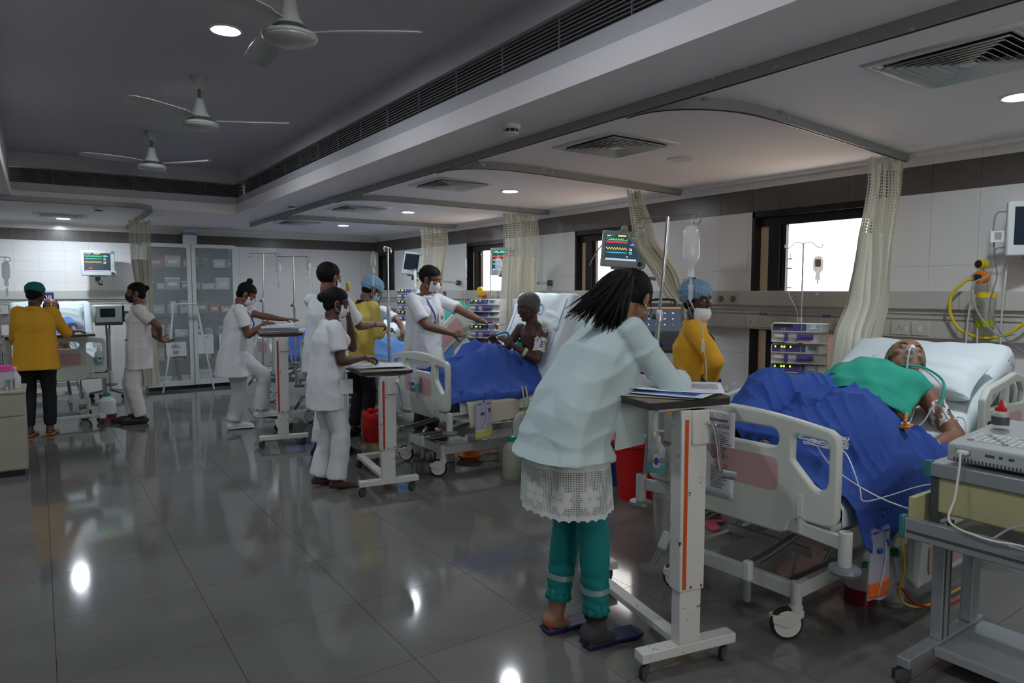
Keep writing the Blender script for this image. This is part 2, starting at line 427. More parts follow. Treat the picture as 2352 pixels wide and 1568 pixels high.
lo = bpy.data.objects.new('window_portal', ld); COL.objects.link(lo); lo.location = (1.6, FY - .2, 1.55); lo.rotation_euler = (R(90), 0, 0)
# ceiling cornice along the right and back walls
struct('trim_1', MB().span(WX - .05, WX - .007, FY, BY - .007, CZ - .028, CZ), M['ceil'])
struct('trim_2', MB().span(LX, WX - .05, BY - .05, BY - .007, CZ - .028, CZ), M['ceil'])

# windows: black metal, a narrow obscured pane and a wide clear pane
frost = mat('obscured_pane', (.55, .48, .40), .6, var=.12, vscale=2.5)
nt = frost.node_tree; bs = nt.nodes['Principled BSDF']; tr = nt.nodes.new('ShaderNodeBsdfTranslucent'); tr.inputs[0].default_value = (.26, .225, .185, 1)
mx = nt.nodes.new('ShaderNodeMixShader'); mx.inputs[0].default_value = .45; nt.links.new(bs.outputs[0], mx.inputs[1]); nt.links.new(tr.outputs[0], mx.inputs[2]); nt.links.new(mx.outputs[0], nt.nodes['Material Output'].inputs[0])
frost2 = mat('frosted_lower_pane', (.75, .62, .60), .6)
nt = frost2.node_tree; bs = nt.nodes['Principled BSDF']; tr = nt.nodes.new('ShaderNodeBsdfTranslucent'); tr.inputs[0].default_value = (.30, .245, .235, 1)
mx = nt.nodes.new('ShaderNodeMixShader'); mx.inputs[0].default_value = .5; nt.links.new(bs.outputs[0], mx.inputs[1]); nt.links.new(tr.outputs[0], mx.inputs[2]); nt.links.new(mx.outputs[0], nt.nodes['Material Output'].inputs[0])
for k, (a, b) in enumerate(WIN):
    wn = thing('window_%d' % (k + 1), None, None, (WX, a, .55)); wn['kind'] = 'structure'
    W_, Hh = b - a, BZ0 - .55
    mb = MB(); x0, x1 = -.004, .13
    mb.span(x0, x1, 0, .028, 0, Hh); mb.span(x0, x1, W_ - .028, W_, 0, Hh); mb.span(x0, x1, 0, W_, Hh - .05, Hh); mb.span(x0, x1, 0, W_, 0, .03)
    mb.build('window_frame', M['blackm'], wn, .002)
    MB().span(.05, .11, .028, W_ - .028, Hh - .125, Hh - .05).build('window_frame', M['blackm'], wn, .002)
    MB().span(.04, .12, W_ - .245, W_ - .135, .03, Hh - .12).build('mullion', M['blackm'], wn, .003)
    MB().span(.06, .10, W_ - .29, W_ - .245, .03, Hh - .12).build('mullion', M['blackm'], wn, .003)
    MB().span(.05, .11, .028, W_ - .028, .62, .70).build('transom', M['blackm'], wn, .003)
    MB().span(.085, .091, W_ - .135, W_ - .028, .03, Hh - .12).build('pane', frost, wn)
    if k != 3: MB().span(.085, .090, .028, W_ - .29, .70, Hh - .12).build('pane', mat('window_glass', (.9, .95, .95), .02, alpha=.06, spec=.8), wn)
    else: MB().span(.085, .091, .028, W_ - .29, .70, Hh - .12).build('pane', M['blackm'], wn)
    MB().span(.085, .091, .028, W_ - .29, .03, .62).build('pane', frost2, wn)
    ld = bpy.data.lights.new('window_portal', 'AREA'); ld.shape = 'RECTANGLE'; ld.size = W_; ld.size_y = Hh
    try: ld.cycles.is_portal = True
    except Exception: pass
    lo = bpy.data.objects.new('window_portal', ld); COL.objects.link(lo); lo.location = (WX + .2, (a + b) / 2, .55 + Hh / 2); lo.rotation_euler = (0, R(90), 0)
# street outside: pale building wall and a steel post seen through window 1
struct('exterior_wall', MB().span(8.6, 8.8, -6, 22, -4, .95), mat('exterior_plaster', (.75, .62, .54), .8))
tag(MB().cyl((5.9, 4.0, -3), (5.9, 4.0, 4), .035).build('drain_pipe', M['greyp']), 'grey upright pipe outside the large window beside the last curtain', 'pipe')

# bed-head trunking along the right and back walls
trk = mat('trunking_paint', (.56, .55, .51), .4); trk2 = mat('trunking_channel', (.50, .49, .45), .45)
def trunk(name, label, org, rz, L):
    t = thing(name, label, 'wall trunking', org, rz)
    n = int(round(L / 1.2))
    for k in range(n):
        MB().span(k * L / n + .001, (k + 1) * L / n - .001, 0, .055, 1.385, 1.51).build('upper_panel', trk, t, .003)
        MB().span(k * L / n + .001, (k + 1) * L / n - .001, 0, .075, 1.195, 1.30).build('lower_panel', trk, t, .003)
    MB().span(0, L, 0, .03, 1.30, 1.385).build('channel', trk2, t)
    MB().span(0, L, .028, .042, 1.318, 1.328).span(0, L, .028, .042, 1.352, 1.36).build('rail', trk, t)
    MB().span(0, L, 0, .085, 1.185, 1.195).build('lip', trk2, t, .002)
    return t
trunk('wall_trunking', 'long pale bed-head service trunking along the window wall', (WX - .007, .9, 0), R(90), BY - .9 - .1)
trunk('wall_trunking', 'pale bed-head service trunking on the back wall behind bed 08', (1.15, BY - .007, 0), R(180), 3.6)

# ---- ceiling things
def downlight(x, y, z, label, on=True, group=None, k=1):
    t = thing('downlight', label, 'ceiling light', (x, y, z), group=group)
    MB().lathe([(.070, 0), (.092, 0), (.092, -.006), (.080, -.010), (.070, -.006)], n=28).build('trim_ring', M['wplastic'], t)
    MB().lathe([(.071, -.003), (.071, -.006), (.0, -.0075)], n=28).build('diffuser', (M['lamp'] if k == 1 else mat('lamp_bright', (1, 1, 1), .5, emis=(.80, .90, 1.0), es=LAMP * k)) if on else mat('lamp_off', (.7, .68, .62), .4), t)
    return t
for x, y, z, l in ((.95, 4.26, UZ, 'lit round downlight in the recessed ceiling beside the nearest fan'), (.95, 6.33, UZ, 'lit round downlight in the recessed ceiling beside the middle fan'),
                   (.33, 11.05, CZ, 'lit round downlight in the low ceiling above bed 08'), (3.80, 5.55, CZ, 'lit round downlight above the sitting patient, before the second curtain track'),
                   (3.78, 7.74, CZ, 'lit round downlight over the light blue bed, middle of three in a row'), (3.77, 9.87, CZ, 'lit round downlight over the farthest window-side bay'),
                   (4.02, 1.43, CZ, 'lit round downlight at the right edge over the lying patient')): downlight(x, y, z, l, k=(3.1 if x > 2 else 1.8) if y > 9.5 else 1)
downlight(3.9, 3.5, CZ, 'unlit round downlight between the curtain tracks of the empty bay', False)
for x, y, l in ((.95, 2.1, 'in the recess above the camera'), (.95, .1, 'in the recess behind the camera'), (-2.0, 2.5, 'on the low ceiling left of the camera'), (-2.0, 6.5, 'on the low ceiling left of the beige cabinet'), (-2.2, 9.5, 'on the low ceiling left of bed 08'), (3.7, -.9, 'on the low ceiling behind the cart')): downlight(x, y, UZ if x > 0 and x < 2 else CZ, 'added round fill downlight outside the view ' + l)  # unseen downlights added as fill light for the room

def diffuser(x, y, label, group=None, rz=0):
    t = thing('ceiling_diffuser', label, 'air vent', (x, y, CZ), rz)
    dm = mat('diffuser_paint', (.66, .67, .63), .5)
    def ring(a, b, z0, z1, nm, m=dm, drop=0):
        B = MB(); v = []
        for s_, z in ((a, z0), (b, z1)):
            v += [(-s_, -s_, z), (s_, -s_, z), (s_, s_, z), (-s_, s_, z)]
        B.add(v, [(i, (i + 1) % 4, (i + 1) % 4 + 4, i + 4) for i in range(4)]); return B.build(nm, m, t, solid=.002)
    ring(.30, .265, -.001, -.012, 'frame'); ring(.265, .235, -.012, -.004, 'frame')
    for k, s_ in enumerate((.240, .208, .176, .144, .112, .080, .05)): ring(s_, s_ - .024, -.022, -.004, 'louver')
    MB().span(-.028, .028, -.028, .028, -.022, -.018).build('louver', dm, t)
    MB().span(-.262, .262, -.262, .262, -.001, 0).build('plenum', M['blackm'], t)
    return t
for x, y, l in ((3.18, 3.42, 'square louvred ceiling vent over the empty bay by the smoke detector'), (3.13, 5.5, 'square louvred ceiling vent over the sitting patient bed foot'), (3.14, 7.72, 'square louvred ceiling vent over the light blue bed foot'),
                (3.1, 9.8, 'small far square louvred ceiling vent near the corner'), (3.22, 1.34, 'large square louvred ceiling vent at the upper right above the lying patient'), (.29, 10.6, 'square louvred ceiling vent above bed 08 beside its downlight')): diffuser(x, y, l)
def smoke(x, y, label):
    t = thing('smoke_detector', label, 'smoke detector', (x, y, CZ))
    MB().lathe([(.055, 0), (.055, -.018), (.050, -.026)]).build('base', M['wplastic'], t)
    MB().lathe([(.040, -.026), (.040, -.044)], n=16).build('sensor_chamber', M['black'], t)
    for k in range(8): a = k * PI / 4; MB().box((.041 * math.cos(a), .041 * math.sin(a), -.035), (.006, .004, .018), a).build('rib', M['wplastic'], t)
    MB().lathe([(.044, -.044), (.040, -.052), (.02, -.056)]).build('cap', M['wplastic'], t)
smoke(2.30, 3.35, 'white round smoke detector on the low ceiling beside the first curtain track'); smoke(2.38, 7.79, 'white smoke detector over the middle bays near the track'); smoke(.63, 9.4, 'white smoke detector in front of bed 08')

def fan(x, y, label, a0):
    t = thing('ceiling_fan', label, 'ceiling fan', (x, y, UZ)); fm = mat('fan_enamel', (.42, .43, .40), .28)
    MB().lathe([(.055, 0), (.052, -.03), (.025, -.085), (.016, -.09)]).build('canopy', fm, t)
    MB().cyl((0, 0, -.085), (0, 0, -.21), .011).build('downrod', M['dgrey'], t)
    MB().lathe([(.018, -.15), (.03, -.16), (.045, -.24), (.068, -.275), (.068, -.285)]).build('lower_canopy', fm, t)
    MB().lathe([(.075, -.285), (.082, -.30), (.075, -.312)]).build('blade_hub', M['dgrey'], t)
    MB().lathe([(.095, -.31), (.122, -.322), (.125, -.335), (.119, -.340), (.119, -.344), (.112, -.352), (.06, -.366), (.005, -.37)], n=32).build('motor_cover', fm, t)
    for k in range(3):
        a = a0 + k * 2 * PI / 3; mtx = Matrix.Rotation(a, 4, 'Z') @ Matrix.Rotation(R(9), 4, 'X')
        B = MB(); rings = []
        for r, w_ in ((.10, .030), (.16, .045), (.2, .06), (.35, .068), (.5, .066), (.585, .052), (.6, .03)):
            c = Vector((r, 0, -.302)); rings.append([mtx @ (c + Vector((0, a_ * w_, b_ * .0025 + .010 * (1 - a_ * a_)))) for a_, b_ in ((-1, -1), (-.5, -1), (0, -1), (.5, -1), (1, -1), (1, 1), (.5, 1), (0, 1), (-.5, 1), (-1, 1))])
        B.loft(rings); B.build('blade', fm, t)
fan(1.0, 3.24, 'cream ceiling fan nearest the camera, cut by the top edge', R(-34)); fan(.99, 5.28, 'middle cream ceiling fan of the row of three', R(-28)); fan(.94, 7.32, 'farthest small cream ceiling fan of the row', R(-50))

# ---- curtain tracks and curtains
def track(label, pts, name='curtain_track'):
    t = thing(name, label, 'curtain track', (pts[0][0], pts[0][1], CZ))
    P_ = smooth_path(pts, 1) if len(pts) == 2 else [Vector(p) for p in pts]
    z = CZ - .025; B = MB(); rings = []
    for i, p in enumerate(P_):
        d = (P_[min(i + 1, len(P_) - 1)] - P_[max(i - 1, 0)]).normalized(); s_ = Vector((d.y, -d.x, 0))
        rings.append([Vector((p.x, p.y, z)) + s_ * a + Vector((0, 0, b)) for a, b in ((-.016, -.026), (.016, -.026), (.016, .024), (-.016, .024))])
    B.loft(rings); B.build('channel', M['track'], t, world=True)
    B = MB(); B.loft([[Vector((p.x, p.y, z)) + Vector((a, a, b)) for a, b in ((-.003, -.030), (.003, -.030), (.003, -.025), (-.003, -.025))] for p in P_]); B.build('slot', M['black'], t, world=True)
    for k in range(1, len(P_), 4):
        p = P_[k]; MB().box((p.x, p.y, z + .02), (.05, .05, .02)).build('bracket', M['steel'], t, world=True)
    return t
track('long galvanised curtain track running the length of the ward', [(2.56, y, 0) for y in np.linspace(-1.5, 10.3, 9)])
def arc(y0, ye, r=.34):
    pts = [(2.592, y0 + .42, 0)]
    for k in range(8):
        a = R(90 * k / 7); pts.append((2.592 + r * 1.5 * (1 - math.cos(a)), y0 + r * (1 - math.sin(a)) , 0))
    pts += [(x, y0 + (ye - y0) * (x - 3.2) / 1.85, 0) for x in np.linspace(3.3, WX - .06, 6)]
    return pts
track('curved galvanised curtain track nearest, before the large window', arc(2.28, 2.48))
track('curved curtain track between the empty bay and the sitting patient', arc(4.37, 4.56, .3))
track('curtain track beyond the sitting patient', arc(6.56, 6.62, .25))
track('farthest cross curtain track near the corner', arc(8.86, 8.86, .25))
track('curtain track framing bed 08', [(-3, 8.66, 0), (-1, 8.66, 0), (.8, 8.66, 0), (1.0, 8.69, 0), (1.1, 8.85, 0), (1.14, 9.1, 0), (1.14, 10, 0), (1.14, 11.7, 0)])

def curtain_mat(name, mesh_top):
    """cream cloth; above mesh_top (object z) an open net"""
    m = mat(name, (.66, .65, .54), .85); nt = m.node_tree; b = nt.nodes['Principled BSDF']
    tc = nt.nodes.new('ShaderNodeTexCoord'); sp = nt.nodes.new('ShaderNodeSeparateXYZ'); nt.links.new(tc.outputs['UV'], sp.inputs[0])
    def grid(o, s, w_):
        a = nt.nodes.new('ShaderNodeMath'); a.operation = 'MULTIPLY'; a.inputs[1].default_value = s; nt.links.new(o, a.inputs[0])
        f = nt.nodes.new('ShaderNodeMath'); f.operation = 'FRACT'; nt.links.new(a.outputs[0], f.inputs[0])
        g = nt.nodes.new('ShaderNodeMath'); g.operation = 'LESS_THAN'; g.inputs[1].default_value = w_; nt.links.new(f.outputs[0], g.inputs[0]); return g.outputs[0]
    gx, gy = grid(sp.outputs[0], 48, .40), grid(sp.outputs[1], 48, .36)
    mx = nt.nodes.new('ShaderNodeMath'); mx.operation = 'MAXIMUM'; nt.links.new(gx, mx.inputs[0]); nt.links.new(gy, mx.inputs[1])
    lo = nt.nodes.new('ShaderNodeMath'); lo.operation = 'LESS_THAN'; lo.inputs[1].default_value = mesh_top; nt.links.new(sp.outputs[1], lo.inputs[0])
    hi = nt.nodes.new('ShaderNodeMath'); hi.operation = 'GREATER_THAN'; hi.inputs[1].default_value = 2.33; nt.links.new(sp.outputs[1], hi.inputs[0])
    m2 = nt.nodes.new('ShaderNodeMath'); m2.operation = 'MAXIMUM'; nt.links.new(mx.outputs[0], m2.inputs[0]); nt.links.new(lo.outputs[0], m2.inputs[1])
    m3 = nt.nodes.new('ShaderNodeMath'); m3.operation = 'MAXIMUM'; nt.links.new(m2.outputs[0], m3.inputs[0]); nt.links.new(hi.outputs[0], m3.inputs[1])
    nt.links.new(m3.outputs[0], b.inputs['Alpha']); b.inputs['Transmission Weight'].default_value = 0
    trn = nt.nodes.new('ShaderNodeBsdfTranslucent'); trn.inputs[0].default_value = (.55, .50, .38, 1)
    return m
CM = curtain_mat('net_topped_curtain', 1.90)
def curtain(label, top, bot, z0, wt, wb_, folds, ztie=None, tie=None, dirv=(1, 0), seed=1, depth=.045, mid=None):
    """gathered curtain: top/bot centre (x, y), widths wt, wb at top and bottom; passes mid centres (z, x, y, width)"""
    t = thing('bay_curtain', label, 'curtain', (top[0], top[1], z0))
    rnd = random.Random(seed); ph = [rnd.uniform(0, 6) for _ in range(6)]; amp = [rnd.uniform(.6, 1.3) for _ in range(6)]
    keys = [(CZ - .085, top[0], top[1], wt)] + (mid or []) + [(z0, bot[0], bot[1], wb_)]
    d = Vector((dirv[0], dirv[1], 0)).normalized(); n_ = Vector((-d.y, d.x, 0)); B = MB(); nu, nv = 120, 34; uv = []
    cloth = 1.6
    def at(z):
        for a, b in zip(keys, keys[1:]):
            if z <= a[0] and z >= b[0]:
                s_ = (a[0] - z) / (a[0] - b[0]); s_ = s_ * s_ * (3 - 2 * s_) * .6 + s_ * .4
                return [a[i] + (b[i] - a[i]) * s_ for i in (1, 2, 3)]
        return keys[-1][1:]
    def fn(v, u):
        z = keys[0][0] + (z0 - keys[0][0]) * v; x, y, w_ = at(z); q = u - .5
        fo = sum(amp[k] * math.sin(u * 2 * PI * folds * (1 + .23 * k) + ph[k] + v * (1.1 * k)) for k in range(3)) / 3
        fo += .4 * math.sin(u * 9 + v * 5 + ph[4]); w2 = w_ * (1 + .05 * math.sin(v * 9 + ph[5]))
        dd = depth * (.45 + .55 * min(1, w_ / .3)) * (.6 + .4 * math.sin(v * 2.6))
        if v < .03: z += .018 * math.sin(u * 2 * PI * folds * 1.1)
        uv.append((u * cloth, z)); return Vector((x, y, z)) + d * (q * w2 + .012 * math.sin(u * 40 + ph[3])) + n_ * fo * dd
    B.grid(fn, nv, nu); o = B.build('cloth', CM, t, world=True)
    me = o.data; ul = me.uv_layers.new(name='UVMap'); li = np.zeros(len(me.loops), dtype=np.int32); me.loops.foreach_get('vertex_index', li)
    ul.data.foreach_set('uv', np.array(uv)[li].astype(np.float32).ravel())
    for k in range(7):
        q = (k + .5) / 7 - .5; p = Vector((top[0], top[1], CZ - .05)) + d * q * wt
        MB().tube([p, p + Vector((.004, 0, -.02)), p + Vector((0, 0, -.045))], .0016, 5).build('hook', M['wplastic'], t, world=True)
    return t
curtain('cream curtain with net top hanging at the large window beside the lying patient', (4.80, 2.48), (4.50, 2.56), .75, .36, .30, 7, depth=.062, seed=3, dirv=(1, -.12), mid=[(2.25, 4.80, 2.48, .34), (1.85, 4.74, 2.49, .40), (1.45, 4.72, 2.5, .46), (1.22, 4.64, 2.52, .46)])
curtain('cream curtain pulled aside diagonally, between the IV pole and the monitor arm', (4.42, 4.5), (4.80, 4.1), .75, .20, .20, 7, seed=5, dirv=(1, -.1), mid=[(2.0, 4.50, 4.45, .28), (1.6, 4.68, 4.3, .30), (1.2, 4.8, 4.1, .2)])
curtain('cream curtain gathered behind the raised backrest of the sitting patient', (4.70, 6.62), (4.65, 6.6), .6, .46, .44, 9, seed=8, dirv=(1, 0), mid=[(2.2, 4.7, 6.6, .46), (1.5, 4.66, 6.6, .48)])
curtain('cream curtain in the background beside the young doctor, near the third window', (4.72, 8.83), (4.6, 8.83), .6, .46, .42, 9, seed=11, dirv=(1, 0), mid=[(2.2, 4.74, 8.83, .48), (1.5, 4.66, 8.83, .42)])
curtain('narrow white curtain gathered between bed 08 and the glass cabinet', (1.10, 9.9), (1.16, 9.9), .28, .22, .20, 4, seed=14, dirv=(1, 0), mid=[(2.0, 1.10, 9.9, .22), (1.2, 1.13, 9.9, .17)], depth=.028)
V3 = lambda *a: Vector(a)
# ================================================================ BEDS
def wheel_caster(parent, x, y, z, r, rz=0, heavy=True, name='caster'):
    """swivel caster: forked housing as the part, tyre and hub below it"""
    h = z; B = MB(); c, s_ = math.cos(rz), math.sin(rz); off = r * .55
    cx, cy = x - off * c, y - off * s_
    B.cyl((x, y, h - .005), (x, y, h - .035), r * .42, r * .38, 12)
    q = Matrix.Translation((x, y, 0)) @ Matrix.Rotation(rz, 4, 'Z')
    for e in (-1, 1):
        ol = [(r * .38, h - .02), (-off - r * .95, h - .05 if heavy else h - .02), (-off - r * .9, h - .05 - r * .35), (-off - r * .15, r - .012), (-off + r * .15, r - .012), (r * .36, h - .045)]
        B.add([q @ Vector((a, e * r * .30 + t, b)) for t in (-r * .06, r * .06) for a, b in ol], [tuple(range(6)), tuple(range(11, 5, -1))] + [(i, (i + 1) % 6, (i + 1) % 6 + 6, i + 6)[::-1] for i in range(6)])
    B.add([q @ Vector(v) for v in ((r * .38, -r * .34, h - .02), (r * .38, r * .34, h - .02), (-off - r * .9, r * .34, h - .045), (-off - r * .9, -r * .34, h - .045), (r * .38, -r * .34, h - .035), (r * .38, r * .34, h - .035), (-off - r * .9, r * .34, h - .06), (-off - r * .9, -r * .34, h - .06))], [(0, 1, 2, 3), (7, 6, 5, 4), (0, 4, 5, 1), (1, 5, 6, 2), (2, 6, 7, 3), (3, 7, 4, 0)])
    o = B.build(name, M['bedp'] if heavy else M['dgrey'], parent, .002)
    ax = Vector((-s_, c, 0)); ctr = Vector((cx, cy, r))
    w_ = MB().lathe([(r * .78, -r * .2), (r * .94, -r * .2), (r, -r * .1), (r, r * .1), (r * .94, r * .2), (r * .78, r * .2)], ctr, 24, ax).build('tyre', M['rubber'], o)
    MB().lathe([(r * .15, -r * .27), (r * .82, -r * .215), (r * .82, r * .215), (r * .15, r * .27)], ctr, 20, ax).build('wheel_hub', M['wplastic'] if heavy else M['dgrey'], o)
    return o
def panel_holes(outline, holes, p, u, v, t, name, parent, m=None, bevel=.010):
    return MB().prism(outline, p, u, v, t, holes).build(name, m or M['bedp'], parent, bevel, seg=3)
def side_rail(bed, x0, x1, z0, z1, y, name='side_rail', tilt=None, flip=False):
    """moulded half-length rail: arched, with a hand slot and a pink inlay. tilt=(pivot x, z, angle) follows the raised backrest"""
    L, Hh = x1 - x0, z1 - z0
    ol = [(0, .05), (.05, 0), (L - .08, 0), (L, .07), (L - .01, Hh * .6), (L - .10, Hh * .93), (L - .22, Hh), (.3, Hh * .94), (.06, Hh * .86), (.0, Hh * .72)]
    ho = [(L * .52, Hh * .58), (L * .86, Hh * .56), (L * .88, Hh * .7), (L * .80, Hh * .84), (L * .66, Hh * .86), (L * .53, Hh * .83)]
    h2 = [(L * .10, Hh * .58), (L * .44, Hh * .58), (L * .44, Hh * .80), (L * .10, Hh * .74)]
    if flip: ol = [(L - a, b) for a, b in ol][::-1]; ho = [(L - a, b) for a, b in ho][::-1]; h2 = [(L - a, b) for a, b in h2][::-1]
    t = -.035 if y > 0 else .035
    o = panel_holes(ol, [ho, h2], (0, 0, 0), (1, 0, 0), (0, 0, 1), .035, name, bed)
    pk = MB().prism(rrect(L * .2, L * .8, Hh * .10, Hh * .46, .03), (0, -.0375 if y < 0 else .0025, 0), (1, 0, 0), (0, 0, 1), .003).build('pink_inlay', M['pinkp'], o)
    o.location = (x0, y + (.035 if y > 0 else 0), z0)
    if tilt: px, pz, an = tilt; c, s_ = math.cos(an), math.sin(an); dx, dz = x0 - px, z0 - pz; o.location = (px + dx * c - dz * s_, o.location.y, pz + dx * s_ + dz * c); o.rotation_euler = (0, -an, 0)
    return o
def bed(label, loc, rz, back=38, hinge=1.15, rails=(), mcol=None, group=None, L=.96):
    """rails: list of (side -1/+1, 'foot'/'head', 'up'/'down')"""
    t = thing('hospital_bed', label, 'hospital bed', loc, rz, group)
    fm = M['bedm']; hw = .45
    # footboard
    ol = rrect(-.5, .5, .555, .955, (.05, .05, .06, .06)); n = len(ol)
    ol = [p for p in ol if p[1] > .6] 
    bot = [(-.5, .60), (-.485, .565), (-.46, .555), (-.33, .555), (-.30, .54), (-.285, .49), (-.25, .475), (.25, .475), (.285, .49), (.30, .54), (.33, .555), (.46, .555), (.485, .565), (.5, .60)]
    top = [(.5, .90), (.49, .935), (.46, .955)] + [(.46 - .92 * k / 14, .955 + .045 * math.sin(PI * k / 14)) for k in range(1, 14)] + [(-.46, .955), (-.49, .935), (-.5, .90)]
    def arch(x0, x1, z0, z1, r): return rrect(x0, x1, z0, z1, r)
    holes = [rrect(-.235, .235, .845, .925, (.03, .03, .035, .035)), [(.30, .90), (.30, .80), (.39, .71), (.42, .695), (.45, .71), (.46, .74), (.46, .885), (.445, .905), (.32, .915)], [(-.30, .90), (-.32, .915), (-.445, .905), (-.46, .885), (-.46, .74), (-.45, .71), (-.42, .695), (-.39, .71), (-.30, .80)]]
    fb = panel_holes(bot + top, holes, (-.022, 0, 0), (0, 1, 0), (0, 0, 1), .044, 'footboard', t, bevel=.013)
    MB().prism(rrect(-.24, .24, .655, .80, .03), (-.0245, 0, 0), (0, 1, 0), (0, 0, 1), .003).build('pink_inlay', M['pinkp'], fb)
    for s_ in (-1, 1):
        MB().span(-.026, -.02, s_ * .345 - .014, s_ * .345 + .014, .57, .665).build('socket_rib', M['bedp'], fb, .003)
        MB().cyl((0, s_ * .345, .57), (0, s_ * .345, .50), .024).build('post', fm, t)
        MB().bar((0, s_ * .28, .525), (-.01, s_ * .53, .51), .032, .055).build('corner_arm', fm, t, .003)
        MB().lathe([(.024, .42), (.026, .43), (.026, .56), (.020, .562), (.020, .53)], (-.02, s_ * .54, 0), 16).build('bumper_post', fm, t)
        MB().lathe([(.03, .388), (.055, .392), (.062, .405), (.058, .418), (.03, .422)], (-.02, s_ * .54, 0), 22).build('bumper_disc', M['bumper'], t)
    # headboard, at the wall end
    panel_holes(rrect(-.46, .46, .55, .98, .06), [rrect(-.3, .3, .84, .91, .03)], (2.12, 0, 0), (0, 1, 0), (0, 0, 1), .04, 'headboard', t)
    # base
    for s_ in (-1, 1): MB().bar((.05, s_ * .29, .21), (1.95, s_ * .29, .215), .035, .066).build('base_rail', fm, t, .003)
    for x in (.05, 1.95): MB().bar((x, -.31, .215), (x, .31, .215), .035, .066).build('base_crossbar', fm, t, .003)
    for x in (.05, 1.95):
        for s_ in (-1, 1):
            MB().cyl((x, s_ * .30, .15), (x, s_ * .30, .255), .024).build('corner_post', fm, t)
            wheel_caster(t, x, s_ * .30, .155, .072, R((-35 if s_ < 0 else -55) + (0 if x < 1 else 150)) - rz)
    # upper frame
    for s_ in (-1, 1):
        MB().bar((.02, s_ * .40, .50), (2.1, s_ * .40, .50), .03, .05).build('frame_rail', fm, t, .003)
        MB().bar((.62, s_ * .25, .48), (.38, s_ * .25, .24), .012, .04).build('lift_arm', M['steel'], t, .002)
        MB().bar((1.62, s_ * .25, .48), (1.38, s_ * .25, .24), .012, .04).build('lift_arm', M['steel'], t, .002)
    for x in (.03, .7, 1.3, 2.08): MB().bar((x, -.40, .50), (x, .40, .50), .03, .045).build('frame_crossbar', fm, t, .003)
    MB().bar((.30, -.22, .30), (.30, .22, .30), .02, .04).build('lift_shaft', M['steel'], t)
    for k, y in enumerate((-.125, .33)):
        MB().tube([(-.03, y, .30), (.10, y, .31), (.62, y, .40)], [.019, .019, .016], 10).build('crank_shaft', M['steel'], t)
        d = V3(0, 0, -1) if k == 0 else V3(-.55, .1, -.8).normalized(); c = V3(-.05, y, .30)
        h = MB().bar(c + V3(0, 0, .02), c + d * .075, .04, .036).build('crank_lever', M['bedp'], t, .010)
        MB().cyl(c + d * .06, c + d * .165, .016, .016, 12).build('crank_grip', M['bumper'], h)
    # deck and mattress
    hz = .53; an = R(back); ca, sa = math.cos(an), math.sin(an)
    kx = .62
    MB().span(.04, kx - .01, -hw, hw, hz - .015, hz + .01).build('deck_section', M['bedp'], t, .006)
    MB().span(kx + .01, hinge - .01, -hw, hw, hz - .015, hz + .01).build('deck_section', M['bedp'], t, .006)
    o = MB().span(0, L, -hw, hw, -.015, .01).build('back_section', M['bedp'], t, .006); o.location = (hinge, 0, hz); o.rotation_euler = (0, -an, 0)
    th = .10; B = MB(); rings = []
    path = [(.05, hz + .012), (.30, hz + .012), (.62, hz + .012), (hinge - .16, hz + .012), (hinge, hz + .02)] + [(hinge + ca * d, hz + .012 + sa * d) for d in (.14, .4, .7, L)]
    for i, (x, z) in enumerate(path):
        a, b = path[max(i - 1, 0)], path[min(i + 1, len(path) - 1)]; d = Vector((b[0] - a[0], 0, b[1] - a[1])).normalized(); n_ = Vector((-d.z, 0, d.x)); p = Vector((x, 0, z)); w_ = hw - .02
        rings.append([p + Vector((0, -w_, 0)), p + Vector((0, w_, 0)), p + Vector((0, w_, 0)) + n_ * th, p + Vector((0, -w_, 0)) + n_ * th])
    B.loft(rings); B.build('mattress', mcol or mat('mattress_blue', (.03, .04, .12), .5), t, .03, seg=4)
    for s_, wh, st in rails:
        if wh == 'foot': x0, x1 = .58, 1.30
        else: x0, x1 = 1.36, 2.05
        if st == 'up':
            if wh == 'foot': side_rail(t, x0, x1, .56, .985, s_ * .49, 'side_rail')
            else: side_rail(t, x0 - .1, x1 - .05, .62, 1.06, s_ * .49, 'side_rail', (hinge, .53, an), flip=True)
        else:
            side_rail(t, x0, x1, .155, .555, s_ * .52, 'side_rail')
        MB().bar(((x0 + x1) / 2, s_ * .42, .49), ((x0 + x1) / 2, s_ * .48, .55), .03, .05).build('rail_bracket', fm, t, .003)
    return t
BED4 = bed('foreground hospital bed of the lying man under royal blue sheet, notice on its footboard', (2.60, 1.985, 0), R(2.5), 31, 1.13, rails=((1, 'foot', 'up'), (-1, 'foot', 'down')), L=1.08)
side_rail(BED4, 1.42, 2.08, .66, 1.06, -.49)
BED5 = bed('hospital bed of the sitting patient, backrest raised almost upright under white sheet', (2.62, 5.17, 0), 0, 66, 1.02, rails=((-1, 'foot', 'down'),))
BED6 = bed('hospital bed with light blue covers where staff in yellow and white bend over', (2.50, 7.42, 0), R(1), 42, 1.16, rails=((-1, 'foot', 'down'), (-1, 'head', 'up')))
BED7 = bed('farthest window-side hospital bed behind the writing nurse, blue covers', (2.55, 9.75, 0), R(0), 25, 1.16, rails=((1, 'foot', 'up'), (-1, 'foot', 'up')))
BED8 = bed('hospital bed 08 against the back wall behind the green-capped attendant', (.14, 9.35, 0), R(90), 50, 1.1, rails=((-1, 'foot', 'down'),))

